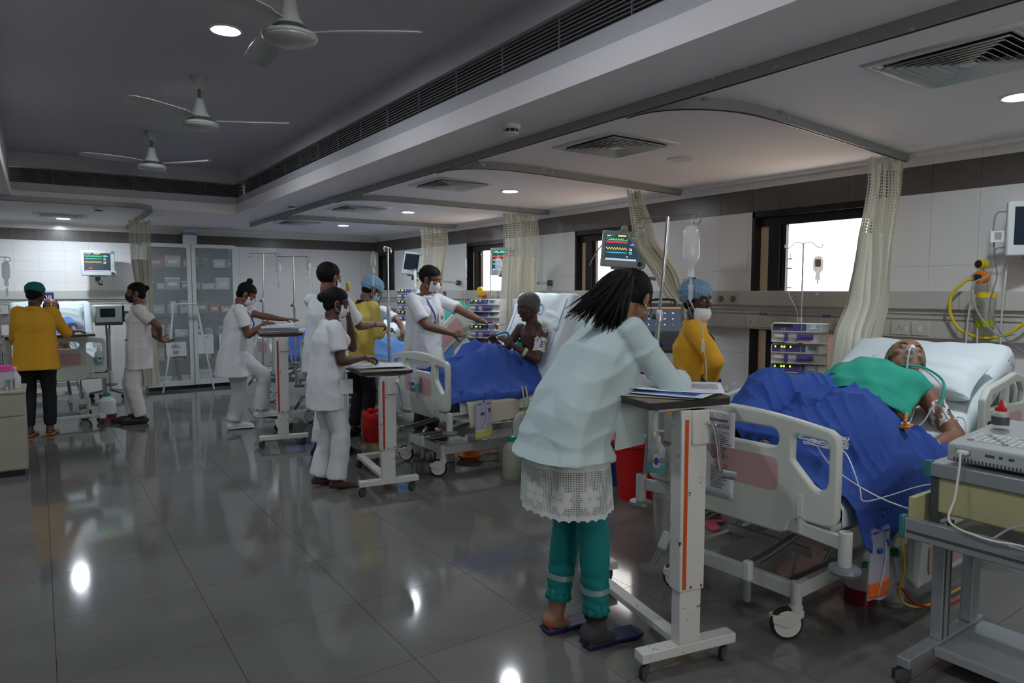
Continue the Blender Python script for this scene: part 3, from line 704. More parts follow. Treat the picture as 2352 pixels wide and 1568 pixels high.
# ================================================================ OVERBED TABLES
def overbed(label, loc, rz, h, stripe=M['redink'], flip=1, L=.78):
    t = thing('overbed_table', label, 'overbed table', loc, rz); m = M['tabm']
    f = MB().span(-.225, .225, -.03, .03, .075, .115).build('front_foot', m, t, .003)
    MB().span(-.03, .03, .03, .80, .08, .11).build('base_spine', m, t, .003)
    MB().span(-.03, .17, .80, .86, .075, .115).build('rear_foot', m, t, .003)
    for x, y in ((-.19, 0), (.19, 0), (-.0, .83), (.14, .83)): wheel_caster(t, x, y, .078, .030, R(30), False)
    MB().span(-.055, .045, -.028, .028, .115, .36).build('lower_post', m, t, .003)
    up = MB().span(-.064, .054, -.034, .036, .335, h - .035).build('post_sleeve', m, t, .004)
    MB().span(-.050, -.034, -.0365, -.033, .345, h - .07).build('stripe', stripe, up)
    for x in (-.01, .04): MB().lathe([(.006, 0), (.004, .004)], (x, -.034, .35), 8, (0, -1, 0)).build('bolt', M['redink'], up)
    MB().span(-.02, .058, -.045, .0, h - .17, h - .035).build('gear_box', m, t, .004)
    b = MB().tube(smooth_path([(.045, -.045, h - .085), (.050, -.075, h - .085), (.058, -.082, h - .11), (.085, -.085, h - .27)], 4), .007, 8).build('crank_arm', M['chrome'], t)
    MB().cyl((.085, -.08, h - .28), (.145, -.088, h - .295), .017, .017, 14).build('crank_grip', M['bumper'], b)
    MB().span(-.15, .15, .0, L - .08, h - .04, h - .022).build('top_frame', m, t, .004)
    MB().prism([(-.2, -.02), (.17, -.02), (.20, .02), (.20, L), (-.2, L)], (0, 0, h - .024), (1, 0, 0), (0, 1, 0), .024).build('table_top', M['wood'], t, .001)
    e = MB(); pts = [(-.2, -.02), (.17, -.02), (.20, .02), (.20, L), (-.2, L)]
    for i in range(5):
        a, b_ = Vector((*pts[i], h - .012)), Vector((*pts[(i + 1) % 5], h - .012)); e.bar(a, b_, .005, .027)
    e.build('edge_band', chipped('black_edge_band', (.03, .026, .024), (.5, .48, .44), .68), t)
    return t
OBT4 = overbed('tall white overbed table with orange stripe under the bending woman in pale coat', (2.09, 1.80, 0), R(-12), 1.09, mat('orange_stripe', (.62, .09, .01), .4))
OBT2 = overbed('overbed table with red edge line, papers on top, beside the nurse with raised hand', (2.11, 4.69, 0), R(-8), .92)
OBT3 = overbed('overbed table with a stack of pink and white files before the writing nurse', (1.92, 6.70, 0), R(-12), 1.10)
OBT8 = overbed('overbed table across the foot of bed 08 beside the green-capped attendant', (-.29, 8.98, 0), R(-83), 1.03, M['redink'])

# ================================================================ IV POLES AND WHAT HANGS FROM THEM
def iv_pole(label, loc, h, z0=.45, lean=(0, 0), ring=.20, hooks='ring', rz=0, stand=False, name='iv_pole', joint=.62):
    t = thing(name, label, 'iv pole', loc, rz); top = Vector((lean[0], lean[1], h)); bot = Vector((0, 0, z0))
    q = bot + (top - bot) * joint
    MB().cyl(bot, q, .0135, .0135, 14).build('lower_tube', M['steel'], t); MB().cyl(q, top, .008, .008, 12).build('upper_tube', M['chrome'], t)
    k = MB().lathe([(.018, -.02), (.018, .02), (.012, .035)], q, 14).build('collar', M['steel'], t)
    MB().ell(q + Vector((-.03, 0, 0)), .014, 10, 8).cyl(q, q + Vector((-.03, 0, 0)), .005).build('clamp_knob', M['dgrey'], k)
    if hooks == 'ring':
        B = MB().tube([top + Vector((-ring, 0, -.0)), top + Vector((ring, 0, 0))], .0035, 8)
        for s_ in (-1, 1):
            c = top + Vector((s_ * ring, 0, -.024)); B.tube([c + Vector((math.sin(a) * .024, 0, math.cos(a) * .024)) for a in np.linspace(0, 2 * PI, 17)], .0035, 6)
        B.build('hook_bar', M['chrome'], t)
    else:
        for s_ in (-1, 1):
            MB().tube(smooth_path([top, top + Vector((s_ * .06, 0, .0)), top + Vector((s_ * .15, 0, -.05)), top + Vector((s_ * .175, 0, -.045)), top + Vector((s_ * .18, 0, -.02))], 5), .0035, 6).build('hook_arm', M['chrome'], t)
    if stand:
        for k in range(5):
            a = k * 2 * PI / 5; MB().bar((0, 0, z0), (.25 * math.cos(a), .25 * math.sin(a), .05), .025, .02).build('leg', M['steel'], t, .002)
            wheel_caster(t, .25 * math.cos(a), .25 * math.sin(a), .05, .022, a, False)
    return t
def iv_bottle(label, loc, h=.20, r=.047, liquid=(.80, .86, .88), rz=0, name='iv_bottle', line=None, tag_m=None):
    """inverted bottle hanging from loc (hook), neck down; with drip chamber"""
    t = thing(name, label, 'iv bottle', loc, rz); m = mat('iv_%d' % int(sum(liquid) * 1000), liquid, .12, alpha=.50, spec=.9)
    B = MB(); z = -.03; sq = .72
    pr = [(.006, z), (r * .7, z - .004), (r, z - .03), (r, z - h * .72), (r * .9, z - h * .82), (r * .45, z - h * .95), (.016, z - h), (.016, z - h - .018), (.019, z - h - .02), (.019, z - h - .045), (.012, z - h - .05)]
    n = 20; o = len(B.v); rings = [[Vector((a * math.cos(2 * PI * k / n), a * sq * math.sin(2 * PI * k / n), b)) for k in range(n)] for a, b in pr]
    B.loft(rings); B.build('bottle', m, t)
    MB().tube([(0, 0, .0), (.008, 0, -.015), (.004, 0, z), (-.004, 0, z), (-.008, 0, -.015), (0, 0, 0)], .002, 6).build('hanger', M['wplastic'], t)
    if tag_m is not None: MB().span(-r * .55, r * .55, -r * sq - .002, -r * sq * .98, z - h * .62, z - h * .2).build('paper_label', tag_m, t)
    zc = z - h - .05
    MB().cyl((0, 0, zc), (0, 0, zc - .025), .004).build('spike', M['wplastic'], t)
    MB().lathe([(.004, zc - .025), (.010, zc - .032), (.010, zc - .10), (.008, zc - .105), (.003, zc - .115)], n=12).build('drip_chamber', M['clear'], t)
    if line:
        pts = [(0, 0, zc - .115)] + [tuple(Matrix.Rotation(-rz, 3, 'Z') @ (Vector(p) - Vector(loc))) for p in line]
        MB().tube(smooth_path(pts, 7), .0025, 6).build('drip_line', M['tube'], t)
    return t
iv_pole('chrome IV pole with two rings clamped at the foreground bed corner beside the attendant', (2.58, 2.53, 0), 1.88, .42, (.137, -.029), .155, rz=R(-90 + 12), joint=.66)
iv_bottle('large clear IV bottle hanging in front of the yellow attendant', (2.585, 2.242, 1.855), .20, .052, (.86, .87, .85), R(35), line=[(2.62, 2.20, 1.35), (2.63, 2.18, 1.18), (2.66, 2.16, .98), (2.9, 2.1, .80)])
MB().lathe([(.006, 0), (.007, .004), (.007, .06), (.006, .065)], (2.625, 2.195, 1.22), 10).build('flow_regulator', mat('regulator_cream', (.7, .66, .5), .4))
tag(bpy.data.objects['flow_regulator'], 'small cream flow regulator on the drip line of the large bottle', 'flow regulator')
iv_pole('IV pole at the corner of the sitting patient bed beside the table with papers', (2.62, 5.78, 0), 1.90, .42, (0, 0), .155, rz=R(-125))
iv_bottle('small bottle of greenish fluid on the pole beside the blue-capped attendant', (2.53, 5.90, 1.875), .13, .03, (.62, .72, .45), R(35), line=[(2.54, 5.92, 1.45), (2.56, 5.9, 1.2), (2.7, 5.85, 1.0)])
iv_pole('left IV pole behind the writing nurse, empty hooks', (2.29, 8.85, 0), 1.97, .42, (.05, 0), .17, rz=R(-35))
iv_pole('IV pole with two drip bottles behind the stack of files', (2.44, 7.98, 0), 1.90, .42, (0, 0), .17, rz=R(-35))
iv_bottle('clear drip bottle left of the far IV pole', (2.30, 8.08, 1.875), .15, .035, (.78, .8, .82), R(35), tag_m=M['paper'])
iv_bottle('small clear drip bottle right of the far IV pole', (2.58, 7.88, 1.875), .12, .03, (.74, .78, .76), R(35), tag_m=M['paper'])
iv_pole('bare IV pole at the far left beside the green-capped attendant', (-.34, 8.98, 0), 1.86, .42, (0, 0), .10, rz=0)
iv_bottle('drip bottle at the far left edge of the picture', (-.26, 8.96, 1.84), .20, .035, (.7, .72, .7), 0)

# ================================================================ SYRINGE PUMP STACKS
pm = mat('pump_casing', (.66, .66, .60), .4); pv = mat('pump_violet', (.07, .06, .22), .35); pl = mat('pump_keypad_light', (.30, .42, .52), .4); pg = mat('pump_display', (.14, .16, .12), .2); sy = mat('syringe_violet', (.10, .07, .36), .35)
def pump(label, loc, rz, on=True, sticker=None, group=None):
    t = thing('syringe_pump', label, 'syringe pump', loc, rz, group); t.scale = (1.08, 1.05, 1.24)
    W_, Dp = .35, .15; B = MB(); sec = [(-.02, -.055), (Dp, -.055), (Dp, .055), (.02, .055), (-.012, .010), (-.012, .004), (.012, 0.0), (.012, -.045)]
    B.add([(x, y, z) for x in (-W_ / 2, W_ / 2) for y, z in sec], [tuple(range(8)), tuple(range(15, 7, -1))] + [(i, i + 8, (i + 1) % 8 + 8, (i + 1) % 8) for i in range(8)])
    B.build('casing', pm, t, .006)
    nv = Vector((0, -.045, .032)).normalized()                     # slanted front panel runs from (-.012,.010) to (.02,.055)
    u = Vector((0, .032, .045)).normalized(); o0 = Vector((0, -.0125, .009)) + Vector((0, -nv.z, nv.y)) * 0
    nrm = Vector((0, -u.z, u.y))
    def plate(x0, x1, a, b, m, lift, name, par):
        P_ = [Vector((x, 0, 0)) + o0 + u * s_ + nrm * l for l in (lift - .0008, lift) for x, s_ in ((x0, a), (x1, a), (x1, b), (x0, b))]
        return MB().add(P_, [(3, 2, 1, 0), (4, 5, 6, 7), (0, 1, 5, 4), (1, 2, 6, 5), (2, 3, 7, 6), (3, 0, 4, 7)]).build(name, m, par)
    f = plate(-.168, .045, .004, .053, pv, .001, 'front_panel', t)
    plate(-.160, -.04, .028, .050, M['black'], .002, 'display_window', f)
    k = plate(.048, .125, .004, .053, pl, .001, 'keypad', t)
    plate(.062, .110, .020, .048, pg if not sticker else M['paper'], .002, 'display', k)
    if on:
        for x, w_ in ((-.152, .010), (-.112, .012), (-.095, .012), (-.055, .010)): plate(x, x + w_, .033, .045, M['ego'], .0028, 'led_digit', f)
    for i in range(2):
        for j in range(2): plate(-.11 + i * .016, -.102 + i * .016, .008 + j * .009, .014 + j * .009, M['greyp'], .0025, 'key', f)
    for j in range(4): plate(.012, .020, .008 + j * .011, .014 + j * .011, M['greyp'], .0025, 'key', f)
    plate(-.012, -.004, .007, .013, M['red'], .0025, 'key', f)
    if sticker:
        tx = text('sticker_text', sticker, M['ink'], k, (0, 0, 0), .020); n2 = Matrix((Vector((1, 0, 0)), u, nrm)).transposed()
        tx.rotation_euler = n2.to_euler(); tx.location = Vector((.086, 0, 0)) + o0 + u * .034 + nrm * .0025
    s_ = MB().cyl((-.15, -.004, -.022), (-.08, -.004, -.022), .011, .011, 12).build('syringe_barrel', M['wplastic'], t)
    MB().cyl((-.08, -.004, -.022), (.03, -.004, -.022), .013).build('syringe_body', M['clear'], t)
    MB().box((-.075, -.010, -.024), (.022, .030, .042)).build('syringe_clamp', sy, t, .004)
    MB().cyl((.0, -.004, -.022), (.09, -.004, -.022), .0165, .014, 12).build('plunger_driver', sy, t)
    MB().box((.0, -.006, -.022), (.016, .034, .034)).build('plunger_head', sy, t, .004)
    return t
def pump_stack(label, x, y, rz, zs, top, pumps, hooks=True, z0=.3):
    t = thing('pump_stand', label, 'pump stand', (x, y, 0), rz)
    MB().cyl((0, .16, z0), (0, .16, top - .55), .014, .014, 12).build('lower_pole', M['steel'], t)
    MB().cyl((0, .16, top - .55), (0, .16, top), .006, .006, 10).build('upper_pole', M['steel'], t)
    for s_ in (-1, 1):
        MB().tube(smooth_path([(0, .16, top), (s_ * .05, .16, top + .01), (s_ * .10, .16, top - .03), (s_ * .125, .16, top - .03), (s_ * .13, .16, top - .005)], 5), .0035, 6).build('hook_arm', M['steel'], t)
    for k in range(5):
        a = k * 2 * PI / 5; MB().bar((0, .16, z0 - .18), (.25 * math.cos(a), .16 + .25 * math.sin(a), .055), .025, .02).build('leg', M['steel'], t, .002)
    MB().cyl((0, .16, .1), (0, .16, z0), .02).build('base_column', M['steel'], t)
    q = Matrix.Translation((x, y, 0)) @ Matrix.Rotation(rz, 4, 'Z')
    for z, (lb, on, st) in zip(zs, pumps): pump(lb, q @ Vector((0, 0, z)), rz, on, st)
    return t
def loop(*p): return p
RZP = R(-62)
pump_stack('wheeled pole carrying five syringe pumps at the large window', 4.55, 2.93, RZP, (1.205, 1.05, .905, .765), 1.86,
           (('top syringe pump of the window stack, unlit, torn ICU 4 sticker', False, 'ICU 4'), ('second syringe pump from the top of the window stack, green digits and bare display', True, None), ('third syringe pump of the window stack, white ICU 4 sticker', True, 'ICU 4'), ('bottom syringe pump of the window stack seen through the bed rail slot', False, None)))
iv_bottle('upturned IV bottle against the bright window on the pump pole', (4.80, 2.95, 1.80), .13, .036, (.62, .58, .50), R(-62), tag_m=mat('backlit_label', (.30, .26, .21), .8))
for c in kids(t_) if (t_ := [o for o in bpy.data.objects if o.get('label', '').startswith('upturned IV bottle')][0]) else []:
    if c.name.startswith('bottle'): c.data.materials[0] = mat('backlit_bottle', (.42, .36, .30), .2, alpha=.72)  # bottle and label colours darkened to read as backlit by the window
t = thing('burette', 'slim drip burette against the bright window', 'burette', (4.66, 3.09, 1.79))
MB().cyl((0, 0, -.04), (0, 0, -.26), .016, .016, 14).build('chamber', M['clear'], t); MB().cyl((0, 0, 0), (0, 0, -.04), .003).build('hanger', M['steel'], t)
for z in (-.04, -.11, -.255): MB().lathe([(.0175, z + .004), (.0175, z - .004)], n=14).build('band', M['greyp'], t)
MB().tube(smooth_path([(0, 0, -.26), (0, 0, -.31), (.02, -.05, -.42), (.0, -.08, -.55), (.0, -.06, -.8)], 6), .0025, 6).build('line', M['tube'], t)
pump_stack('pole with four syringe pumps between the young doctor and the sitting patient', 4.02, 6.38, RZP, (1.345, 1.205, 1.06, .91), 1.93,
           (('top syringe pump beside the sitting patient, green digits', True, None), ('second syringe pump beside the sitting patient, behind the watch hand', False, None), ('third syringe pump beside the sitting patient, with green digits', True, None), ('lowest syringe pump beside the sitting patient, just above blue sheet', False, None)))
iv_bottle('bright round-shouldered IV bottle before the second monitor', (4.19, 6.35, 1.90), .17, .05, (.75, .82, .92), R(35), tag_m=M['paper'])
iv_bottle('upright burette-like drip vial left of the second monitor', (3.95, 6.65, 1.90), .17, .02, (.8, .82, .88), R(35), line=[(3.9, 6.6, 1.5), (3.85, 6.5, 1.2)])
pump_stack('pole with syringe pumps behind the bending nurse', 4.05, 8.30, RZP, (1.46, 1.31, 1.17), 1.78,
           (('top syringe pump of the far stack between nurse and young doctor', True, None), ('middle syringe pump of the far stack behind the bending nurse', True, None), ('lowest syringe pump of the far stack behind the bending nurse', True, None)))
iv_bottle('narrow drip vial hanging before the far monitor', (4.1, 8.2, 1.80), .17, .024, (.8, .82, .84), R(35))

# ================================================================ MONITORS
mc = mat('monitor_casing', (.58, .62, .60), .4)
def monitor(label, loc, rz, tilt=0, lit=True, w_=.39, h=.33, numbers=(), arm=None, roll=0, lamp=False):
    t = thing('patient_monitor', label, 'monitor', loc, 0, rot=(tilt, roll, rz))
    B = MB(); x, z = w_ / 2, h / 2
    fr = [(-x, 0, -z), (x, 0, -z), (x, 0, z), (-x, 0, z)]; bk = [(-x * .8, .13, -z * .85), (x * .8, .13, -z * .85), (x * .8, .13, z * .8), (-x * .8, .13, z * .8)]; md = [(a, .045, b) for a, _, b in fr]
    B.loft([fr, md, bk]); B.build('casing', mc, t, .010)
    sc = MB().span(-x + .035, x - .055, -.0015, .001, -z + .065, z - .035).build('screen', M['screen'] if lit else mat('screen_off', (.02, .03, .045), .12), t)
    k = MB().lathe([(.0, .016), (.020, .012), (.023, 0)], (x - .03, 0, -z + .035), 18, (0, -1, 0)).build('dial', M['dgrey'], t)
    MB().ell((x - .012, .02, -z + .035), (.035, .025, .05), 16, 10).build('dial_bulge', mc, t)
    MB().span(x - .05, x - .005, -.0012, .02, z - .05, z - .005).build('corner_patch', mat('patch_teal', (.10, .35, .42), .4), t)
    MB().span(x - .105, x - .09, -.0015, .001, z - .026, z - .012).build('logo_mark', M['orange'], t)
    for i, m in enumerate((M['yplastic'], M['blue'], M['greyp'])): MB().span(x - .035, x - .022, -.0015, .001, -.005 - i * .025, .003 - i * .025).build('button', m, t)
    MB().span(-x * .5, x * .5, .03, .09, -z - .02, -z + .001).build('handle_base', M['greyp'], t, .005)
    if lit:
        sx0, sx1 = -x + .045, x - .065; sw = sx1 - sx0; rows = [(.78, M['eg'], 'beat'), (.66, M['er'], 'art'), (.40, M['ey'], 'resp'), (.24, M['ec'], 'pleth')] if lit is True else lit
        sh = h - .10; zb = -z + .065
        for fz, m, kind in rows:
            n = 90; pts = []
            for i in range(n + 1):
                u = i / n; ph = u * (13 if kind != 'resp' else 8) % 1
                a = {'beat': .9 if ph < .12 else (.15 if ph < .4 else 0), 'art': max(0, math.sin(ph * PI)) ** 2, 'resp': .5 + .5 * math.sin(ph * 2 * PI), 'pleth': .5 + .3 * math.sin(ph * 2 * PI) * math.sin(u * 3.5)}[kind]
                pts.append((sx0 + u * sw * .68, -.0032, zb + fz * sh + a * .020))
            MB().tube(pts, .0011, 3).build('trace', m, sc)
        for fx, fz, s_, m, tx in numbers: text('reading', tx, m, sc, (sx0 + fx * sw, -.0035, zb + fz * sh), s_, sx=.9)
        MB().span(sx0, sx0 + sw * .25, -.0025, -.002, zb + sh * .93, zb + sh * .97).build('status_bar', M['ec'], sc)
        MB().span(sx0 + sw * .36, sx0 + sw * .62, -.0025, -.002, zb + sh * .93, zb + sh * .97).build('status_bar', M['ey'] if len(numbers) > 4 else M['ec'], sc)
        MB().span(sx0, sx1, -.0025, -.002, zb - .004, zb + .012).build('menu_bar', mat('menu_grey', (.1, .1, .1), .5, emis=(.5, .62, .8), es=.45), sc)
    if arm:
        q = (Matrix.Translation(loc) @ Euler((tilt, roll, rz)).to_matrix().to_4x4()).inverted(); a = Vector((0, .09, -z - .02)); B = MB()
        pts = [a, a + Vector((0, .0, -.05))] + [q @ Vector(p) for p in arm]
        MB().box(a + Vector((0, 0, -.025)), (.06, .05, .05)).build('arm_joint', M['dgrey'], t, .004)
        for p0, p1 in zip(pts[1:], pts[2:]): MB().bar(p0, p1, .035, .03).build('wall_arm', M['alu'], t, .003)
        MB().box(pts[-1], (.05, .06, .07)).build('wall_mount', M['dgrey'], t, .006)
    return t
N5 = ((.84, .86, .034, M['eg'], '106'), (.93, .72, .024, M['er'], '104'), (.84, .62, .022, M['eb'], '(48)'), (.80, .42, .030, M['ey'], '26'), (.80, .28, .030, M['ec'], '92'), (.7, .12, .018, M['ew'], '78'))
monitor('white monitor with colourful traces above the head of the bending woman', (4.43, 4.65, 1.89), R(-46), R(-4), True, numbers=N5, arm=[(4.75, 4.55, 1.62), (5.10, 4.40, 1.60)], roll=R(4))
monitor('white monitor behind the bright IV bottle at the third window', (4.62, 6.88, 1.86), R(-62), R(-3), [(.84, M['eg'], 'pleth'), (.66, M['er'], 'art'), (.46, M['ey'], 'resp'), (.28, M['ec'], 'beat')], numbers=((.8, .8, .03, M['er'], '98'), (.8, .62, .03, M['ey'], '24')), arm=[(4.8, 6.85, 1.60), (5.10, 6.6, 1.60)])
monitor('dark-screened white monitor turned sideways left of the young doctor', (4.45, 9.0, 1.90), R(-75), R(-8), False, arm=[(4.8, 8.9, 1.65), (5.1, 8.8, 1.62)], roll=R(6))
monitor('wall monitor with green, cyan and yellow traces reading 27 above bed 08', (.74, 11.55, 1.90), R(2), R(2), [(.80, M['eg'], 'beat'), (.64, M['ec'], 'pleth'), (.46, M['ey'], 'resp')], .42, .36, numbers=((.8, .82, .036, M['eg'], '80'), (.8, .65, .034, M['ec'], '83'), (.8, .46, .042, M['ey'], '27'), (.22, .16, .020, M['er'], '120/80'), (.9, .82, .02, M['ew'], '76')), arm=[(.78, 11.7, 1.62), (.78, 11.8, 1.62)])
monitor('edge of a white monitor cut by the right border of the picture', (4.97, 1.60, 1.89), R(-60), 0, False, arm=[(5.05, 1.55, 1.65), (5.1, 1.55, 1.65)])
# examination lamp arm over the monitor
t = thing('lamp_arm', 'white jointed lamp arm rising over the lit monitor', 'lamp arm', (4.45, 4.1, 1.4))
MB().bar((.25, .17, 0), (-.12, .42, .66), .024, .020).build('lower_link', mc, t, .003)
MB().cyl((-.12, .40, .66), (-.12, .44, .66), .028).build('elbow', M['greyp'], t)
MB().bar((-.12, .42, .66), (-.19, .56, .58), .022, .018).build('upper_link', mc, t, .003)
MB().tube(smooth_path([(-.19, .56, .58), (-.24, .66, .46), (-.27, .72, .34)], 5), .006, 8).build('flexible_neck', M['chrome'], t)
MB().box((.28, .15, 0), (.07, .07, .22)).build('pole_clamp', M['dgrey'], t, .005)
MB().bar((.28, .15, 0), (.64, .15, 0), .03, .04).build('wall_bracket', M['steel'], t, .003)

# ================================================================ VENTILATORS
def ventilator(label, loc, rz, style):
    t = thing('ventilator', label, 'ventilator', loc, rz)
    if style == 'dark':
        MB().span(-.19, .19, 0, .26, .98, 1.16).build('lower_housing', M['dgrey'], t, .02)
        MB().span(-.16, .16, .02, .24, .80, .98).build('pedestal_head', mc, t, .02)
        s_ = MB().span(-.19, .19, -.02, .03, 1.12, 1.40).build('screen_housing', mat('slate_housing', (.10, .12, .14), .4), t, .015); s_.rotation_euler = (R(-6), 0, 0)
        sc = MB().span(-.16, .16, -.024, -.019, 1.155, 1.375).build('touch_screen', mat('touch_screen_glow', (.02, .025, .035), .15, emis=(.06, .08, .11), es=.35), s_)
        MB().span(-.16, .16, -.026, -.024, 1.36, 1.37).build('screen_banner', mat('banner_amber', (.1, .05, .0), .4, emis=(1, .35, .05), es=.25), s_)
        for i in range(4):
            for j in range(3): text('reading', ('--', '24', '16', '5.0', '21')[(i + j) % 5], M['ew'], s_, (-.12 + i * .07, -.0262, 1.32 - j * .05), .016)
        MB().tube(smooth_path([(-.1, .10, 1.38), (-.09, .10, 1.43), (.09, .10, 1.43), (.1, .10, 1.38)], 5), .010, 8).build('carry_handle', M['black'], t)
        for x in (-.1, .0): MB().lathe([(.022, 0), (.022, .03), (.015, .04)], (x, -.0, 1.06), 12, (0, -1, 0)).build('gas_port', sy, t)
    elif style == 'grey':
        MB().span(-.20, .20, 0, .28, 1.02, 1.42).build('housing', mc, t, .02)
        MB().span(-.17, .02, -.004, .0, 1.10, 1.36).build('touch_screen', mat('lilac_screen', (.1, .1, .15), .2, emis=(.5, .45, .75), es=.6), t)
        MB().prism([(.02, 1.02), (.2, 1.02), (.2, 1.36), (.16, 1.42), (.06, 1.42)], (0, -.002, 0), (1, 0, 0), (0, 0, 1), .012).build('side_panel', M['dgrey'], t, .003)
        for z in (1.28, 1.14): MB().lathe([(.0, .055), (.024, .055), (.030, .03), (.030, 0)], (.12, -.0, z), 16, (0, -1, 0)).build('water_trap', M['wplastic'], t)
    else:
        MB().span(-.17, .17, 0, .22, 1.06, 1.31).build('housing', mc, t, .02)
        MB().span(-.10, .08, -.004, .0, 1.14, 1.26).build('screen', mat('navy_screen', (.01, .015, .03), .15), t)
        MB().span(.17, .20, .02, .2, 1.07, 1.3).build('side_panel', M['black'], t, .01)
        MB().span(-.17, .17, -.01, .0, 1.03, 1.07).build('lower_bar', M['dgrey'], t, .004)
        for z in (1.12, 1.2): MB().lathe([(.02, 0), (.02, .05), (.012, .06)], (.20, .08, z), 12, (1, 0, 0)).build('gas_port', M['blue'], t)
        for s_ in (-1, 1): MB().span(s_ * .02 - .01, s_ * .02 + .01, .1, .12, .88, 1.04).build('neck', M['dgrey'], t)
    zc = .98 if style != 'grey' else 1.02
    MB().lathe([(.03, .13), (.028, zc)], (0, .12, 0), 14).build('column', M['greyp'], t)
    for k in range(5):
        a = k * 2 * PI / 5 + .3; MB().bar((0, .12, .12), (.26 * math.cos(a), .12 + .26 * math.sin(a), .075), .045, .03).build('leg', M['greyp'], t, .004)
        wheel_caster(t, .25 * math.cos(a), .12 + .25 * math.sin(a), .08, .035, a, False)
    return t
ventilator('black-screened ventilator on a stand behind the chrome IV pole', (4.42, 4.12, 0), R(-40), 'dark')
ventilator('grey ventilator with lilac screen and two white traps beside the sitting patient', (4.45, 6.12, 0), R(-50), 'grey')
ventilator('small white ventilator with dark screen beside bed 08', (.80, 11.0, 0), R(4), 'white')
wire('breathing_tube', [(4.20, 5.96, 1.27), (4.1, 5.8, 1.22), (3.95, 5.6, 1.10), (3.75, 5.45, 1.04), (3.62, 5.36, 1.12), (3.50, 5.36, 1.10)], .012, mat('tube_blue', (.05, .35, .65), .4), 'bright blue corrugated breathing tube arching before the sitting patient', 'breathing tube', 10)
wire('breathing_tube', [(1.02, 11.05, 1.18), (1.12, 10.8, 1.1), (1.2, 10.6, .9), (1.1, 10.5, .6), (1.22, 10.4, .38)], .014, mat('tube_pale_blue', (.35, .5, .75), .4), 'pale blue breathing tube hanging from the small white ventilator', 'breathing tube', 10)

# ================================================================ STANDS AND STORAGE AT THE BACK
t = thing('glass_cabinet', 'tall white two-door glass-front storage cabinet against the back wall', 'cabinet', (1.94, 11.46, 0)); cm = M['wpaint']
X0, X1, ZB, ZT, DD = -.64, .66, .06, 2.21, .36
MB().span(X0, X1, .0, DD, ZT - .03, ZT).build('top_panel', cm, t, .002); MB().span(X0, X1, 0, DD, ZB, ZB + .03).build('bottom_panel', cm, t, .002)
MB().span(X0, X0 + .02, 0, DD, ZB, ZT).build('side_panel', cm, t); MB().span(X1 - .02, X1, 0, DD, ZB, ZT).build('side_panel', cm, t); MB().span(X0, X1, DD - .01, DD, ZB, ZT).build('back_panel', mat('cabinet_back', (.20, .22, .22), .6), t)
MB().span(X0 + .02, X1 - .02, .03, DD, 0, ZB).build('plinth', M['black'], t)
MB().span(-.01, .03, .01, DD, ZB, ZT).build('partition', cm, t)
for z in (.45, .80, 1.16, 1.52, 1.86): MB().span(X0 + .02, X1 - .02, .03, DD - .01, z, z + .006).build('shelf', mat('shelf_glass_edge', (.18, .30, .27), .2), t)
cglass = mat('cabinet_glass', (.9, .95, .95), .03, alpha=.16, spec=.8)
for s_, a, b in ((0, X0, .005), (1, .015, X1)):
    B = MB(); w_ = .055; B.span(a, a + w_, -.02, 0, ZB, ZT).span(b - w_, b, -.02, 0, ZB, ZT).span(a + w_, b - w_, -.02, 0, ZT - w_, ZT).span(a + w_, b - w_, -.02, 0, ZB, ZB + w_ + .02)
    d = B.build('door', cm, t); MB().span(a + w_, b - w_, -.012, -.008, ZB + w_ + .02, ZT - w_).build('pane', cglass, d); MB().box((b - .03 if s_ == 0 else a + .03, -.028, 1.1), (.012, .016, .10)).build('handle', M['steel'], d, .003)
def sign(name, label, loc, rz, w_, h, lines, size, m=None, cat='sign', align='CENTER', ink=None, tilt=0):
    s_ = thing(name, label, cat, loc, 0, rot=(tilt, 0, rz)); MB().span(-w_ / 2, w_ / 2, 0, .0015, -h / 2, h / 2).build('sheet', m or M['paper'], s_)
    for i, (tx, dz, sz) in enumerate(lines): text('lettering', tx, ink or M['ink'], s_, (0 if align == 'CENTER' else -w_ * .4, -.001, dz), sz, align=align)
    return s_
sign('spill_kit_sign', 'white SPILL KIT sign behind the left cabinet door', (1.70, 11.435, .62), 0, .28, .22, (('SPILL', .04, .062), ('KIT', -.05, .062)), .06)
sign('notice', 'white printed list taped low on the right cabinet door, beside the frame', (2.12, 11.435, .68), 0, .22, .30, (('RULES', .11, .03), ('1 ........................', .06, .012), ('2 ........................', .03, .012), ('3 ........................', 0, .012), ('4 ........................', -.03, .012), ('5 ........................', -.06, .012)), .02, cat='notice')
sign('notice', 'white printed list taped low on the right cabinet door, behind the nurse', (2.42, 11.435, .68), 0, .22, .30, (('........................', .06, .012), ('........................', .03, .012), ('........................', 0, .012), ('........................', -.03, .012)), .02, cat='notice')
rnd = random.Random(4); names = {}
BOXC = [('white', (.55, .57, .57)), ('grey', (.28, .30, .31)), ('beige', (.45, .38, .26)), ('pale blue', (.34, .46, .56)), ('dull red', (.40, .10, .09)), ('green', (.12, .28, .18)), ('yellow', (.5, .42, .1))]
rowsC = [(.083, 'bottom'), (.456, 'fifth'), (.806, 'fourth'), (1.166, 'third'), (1.526, 'second'), (1.866, 'top')]
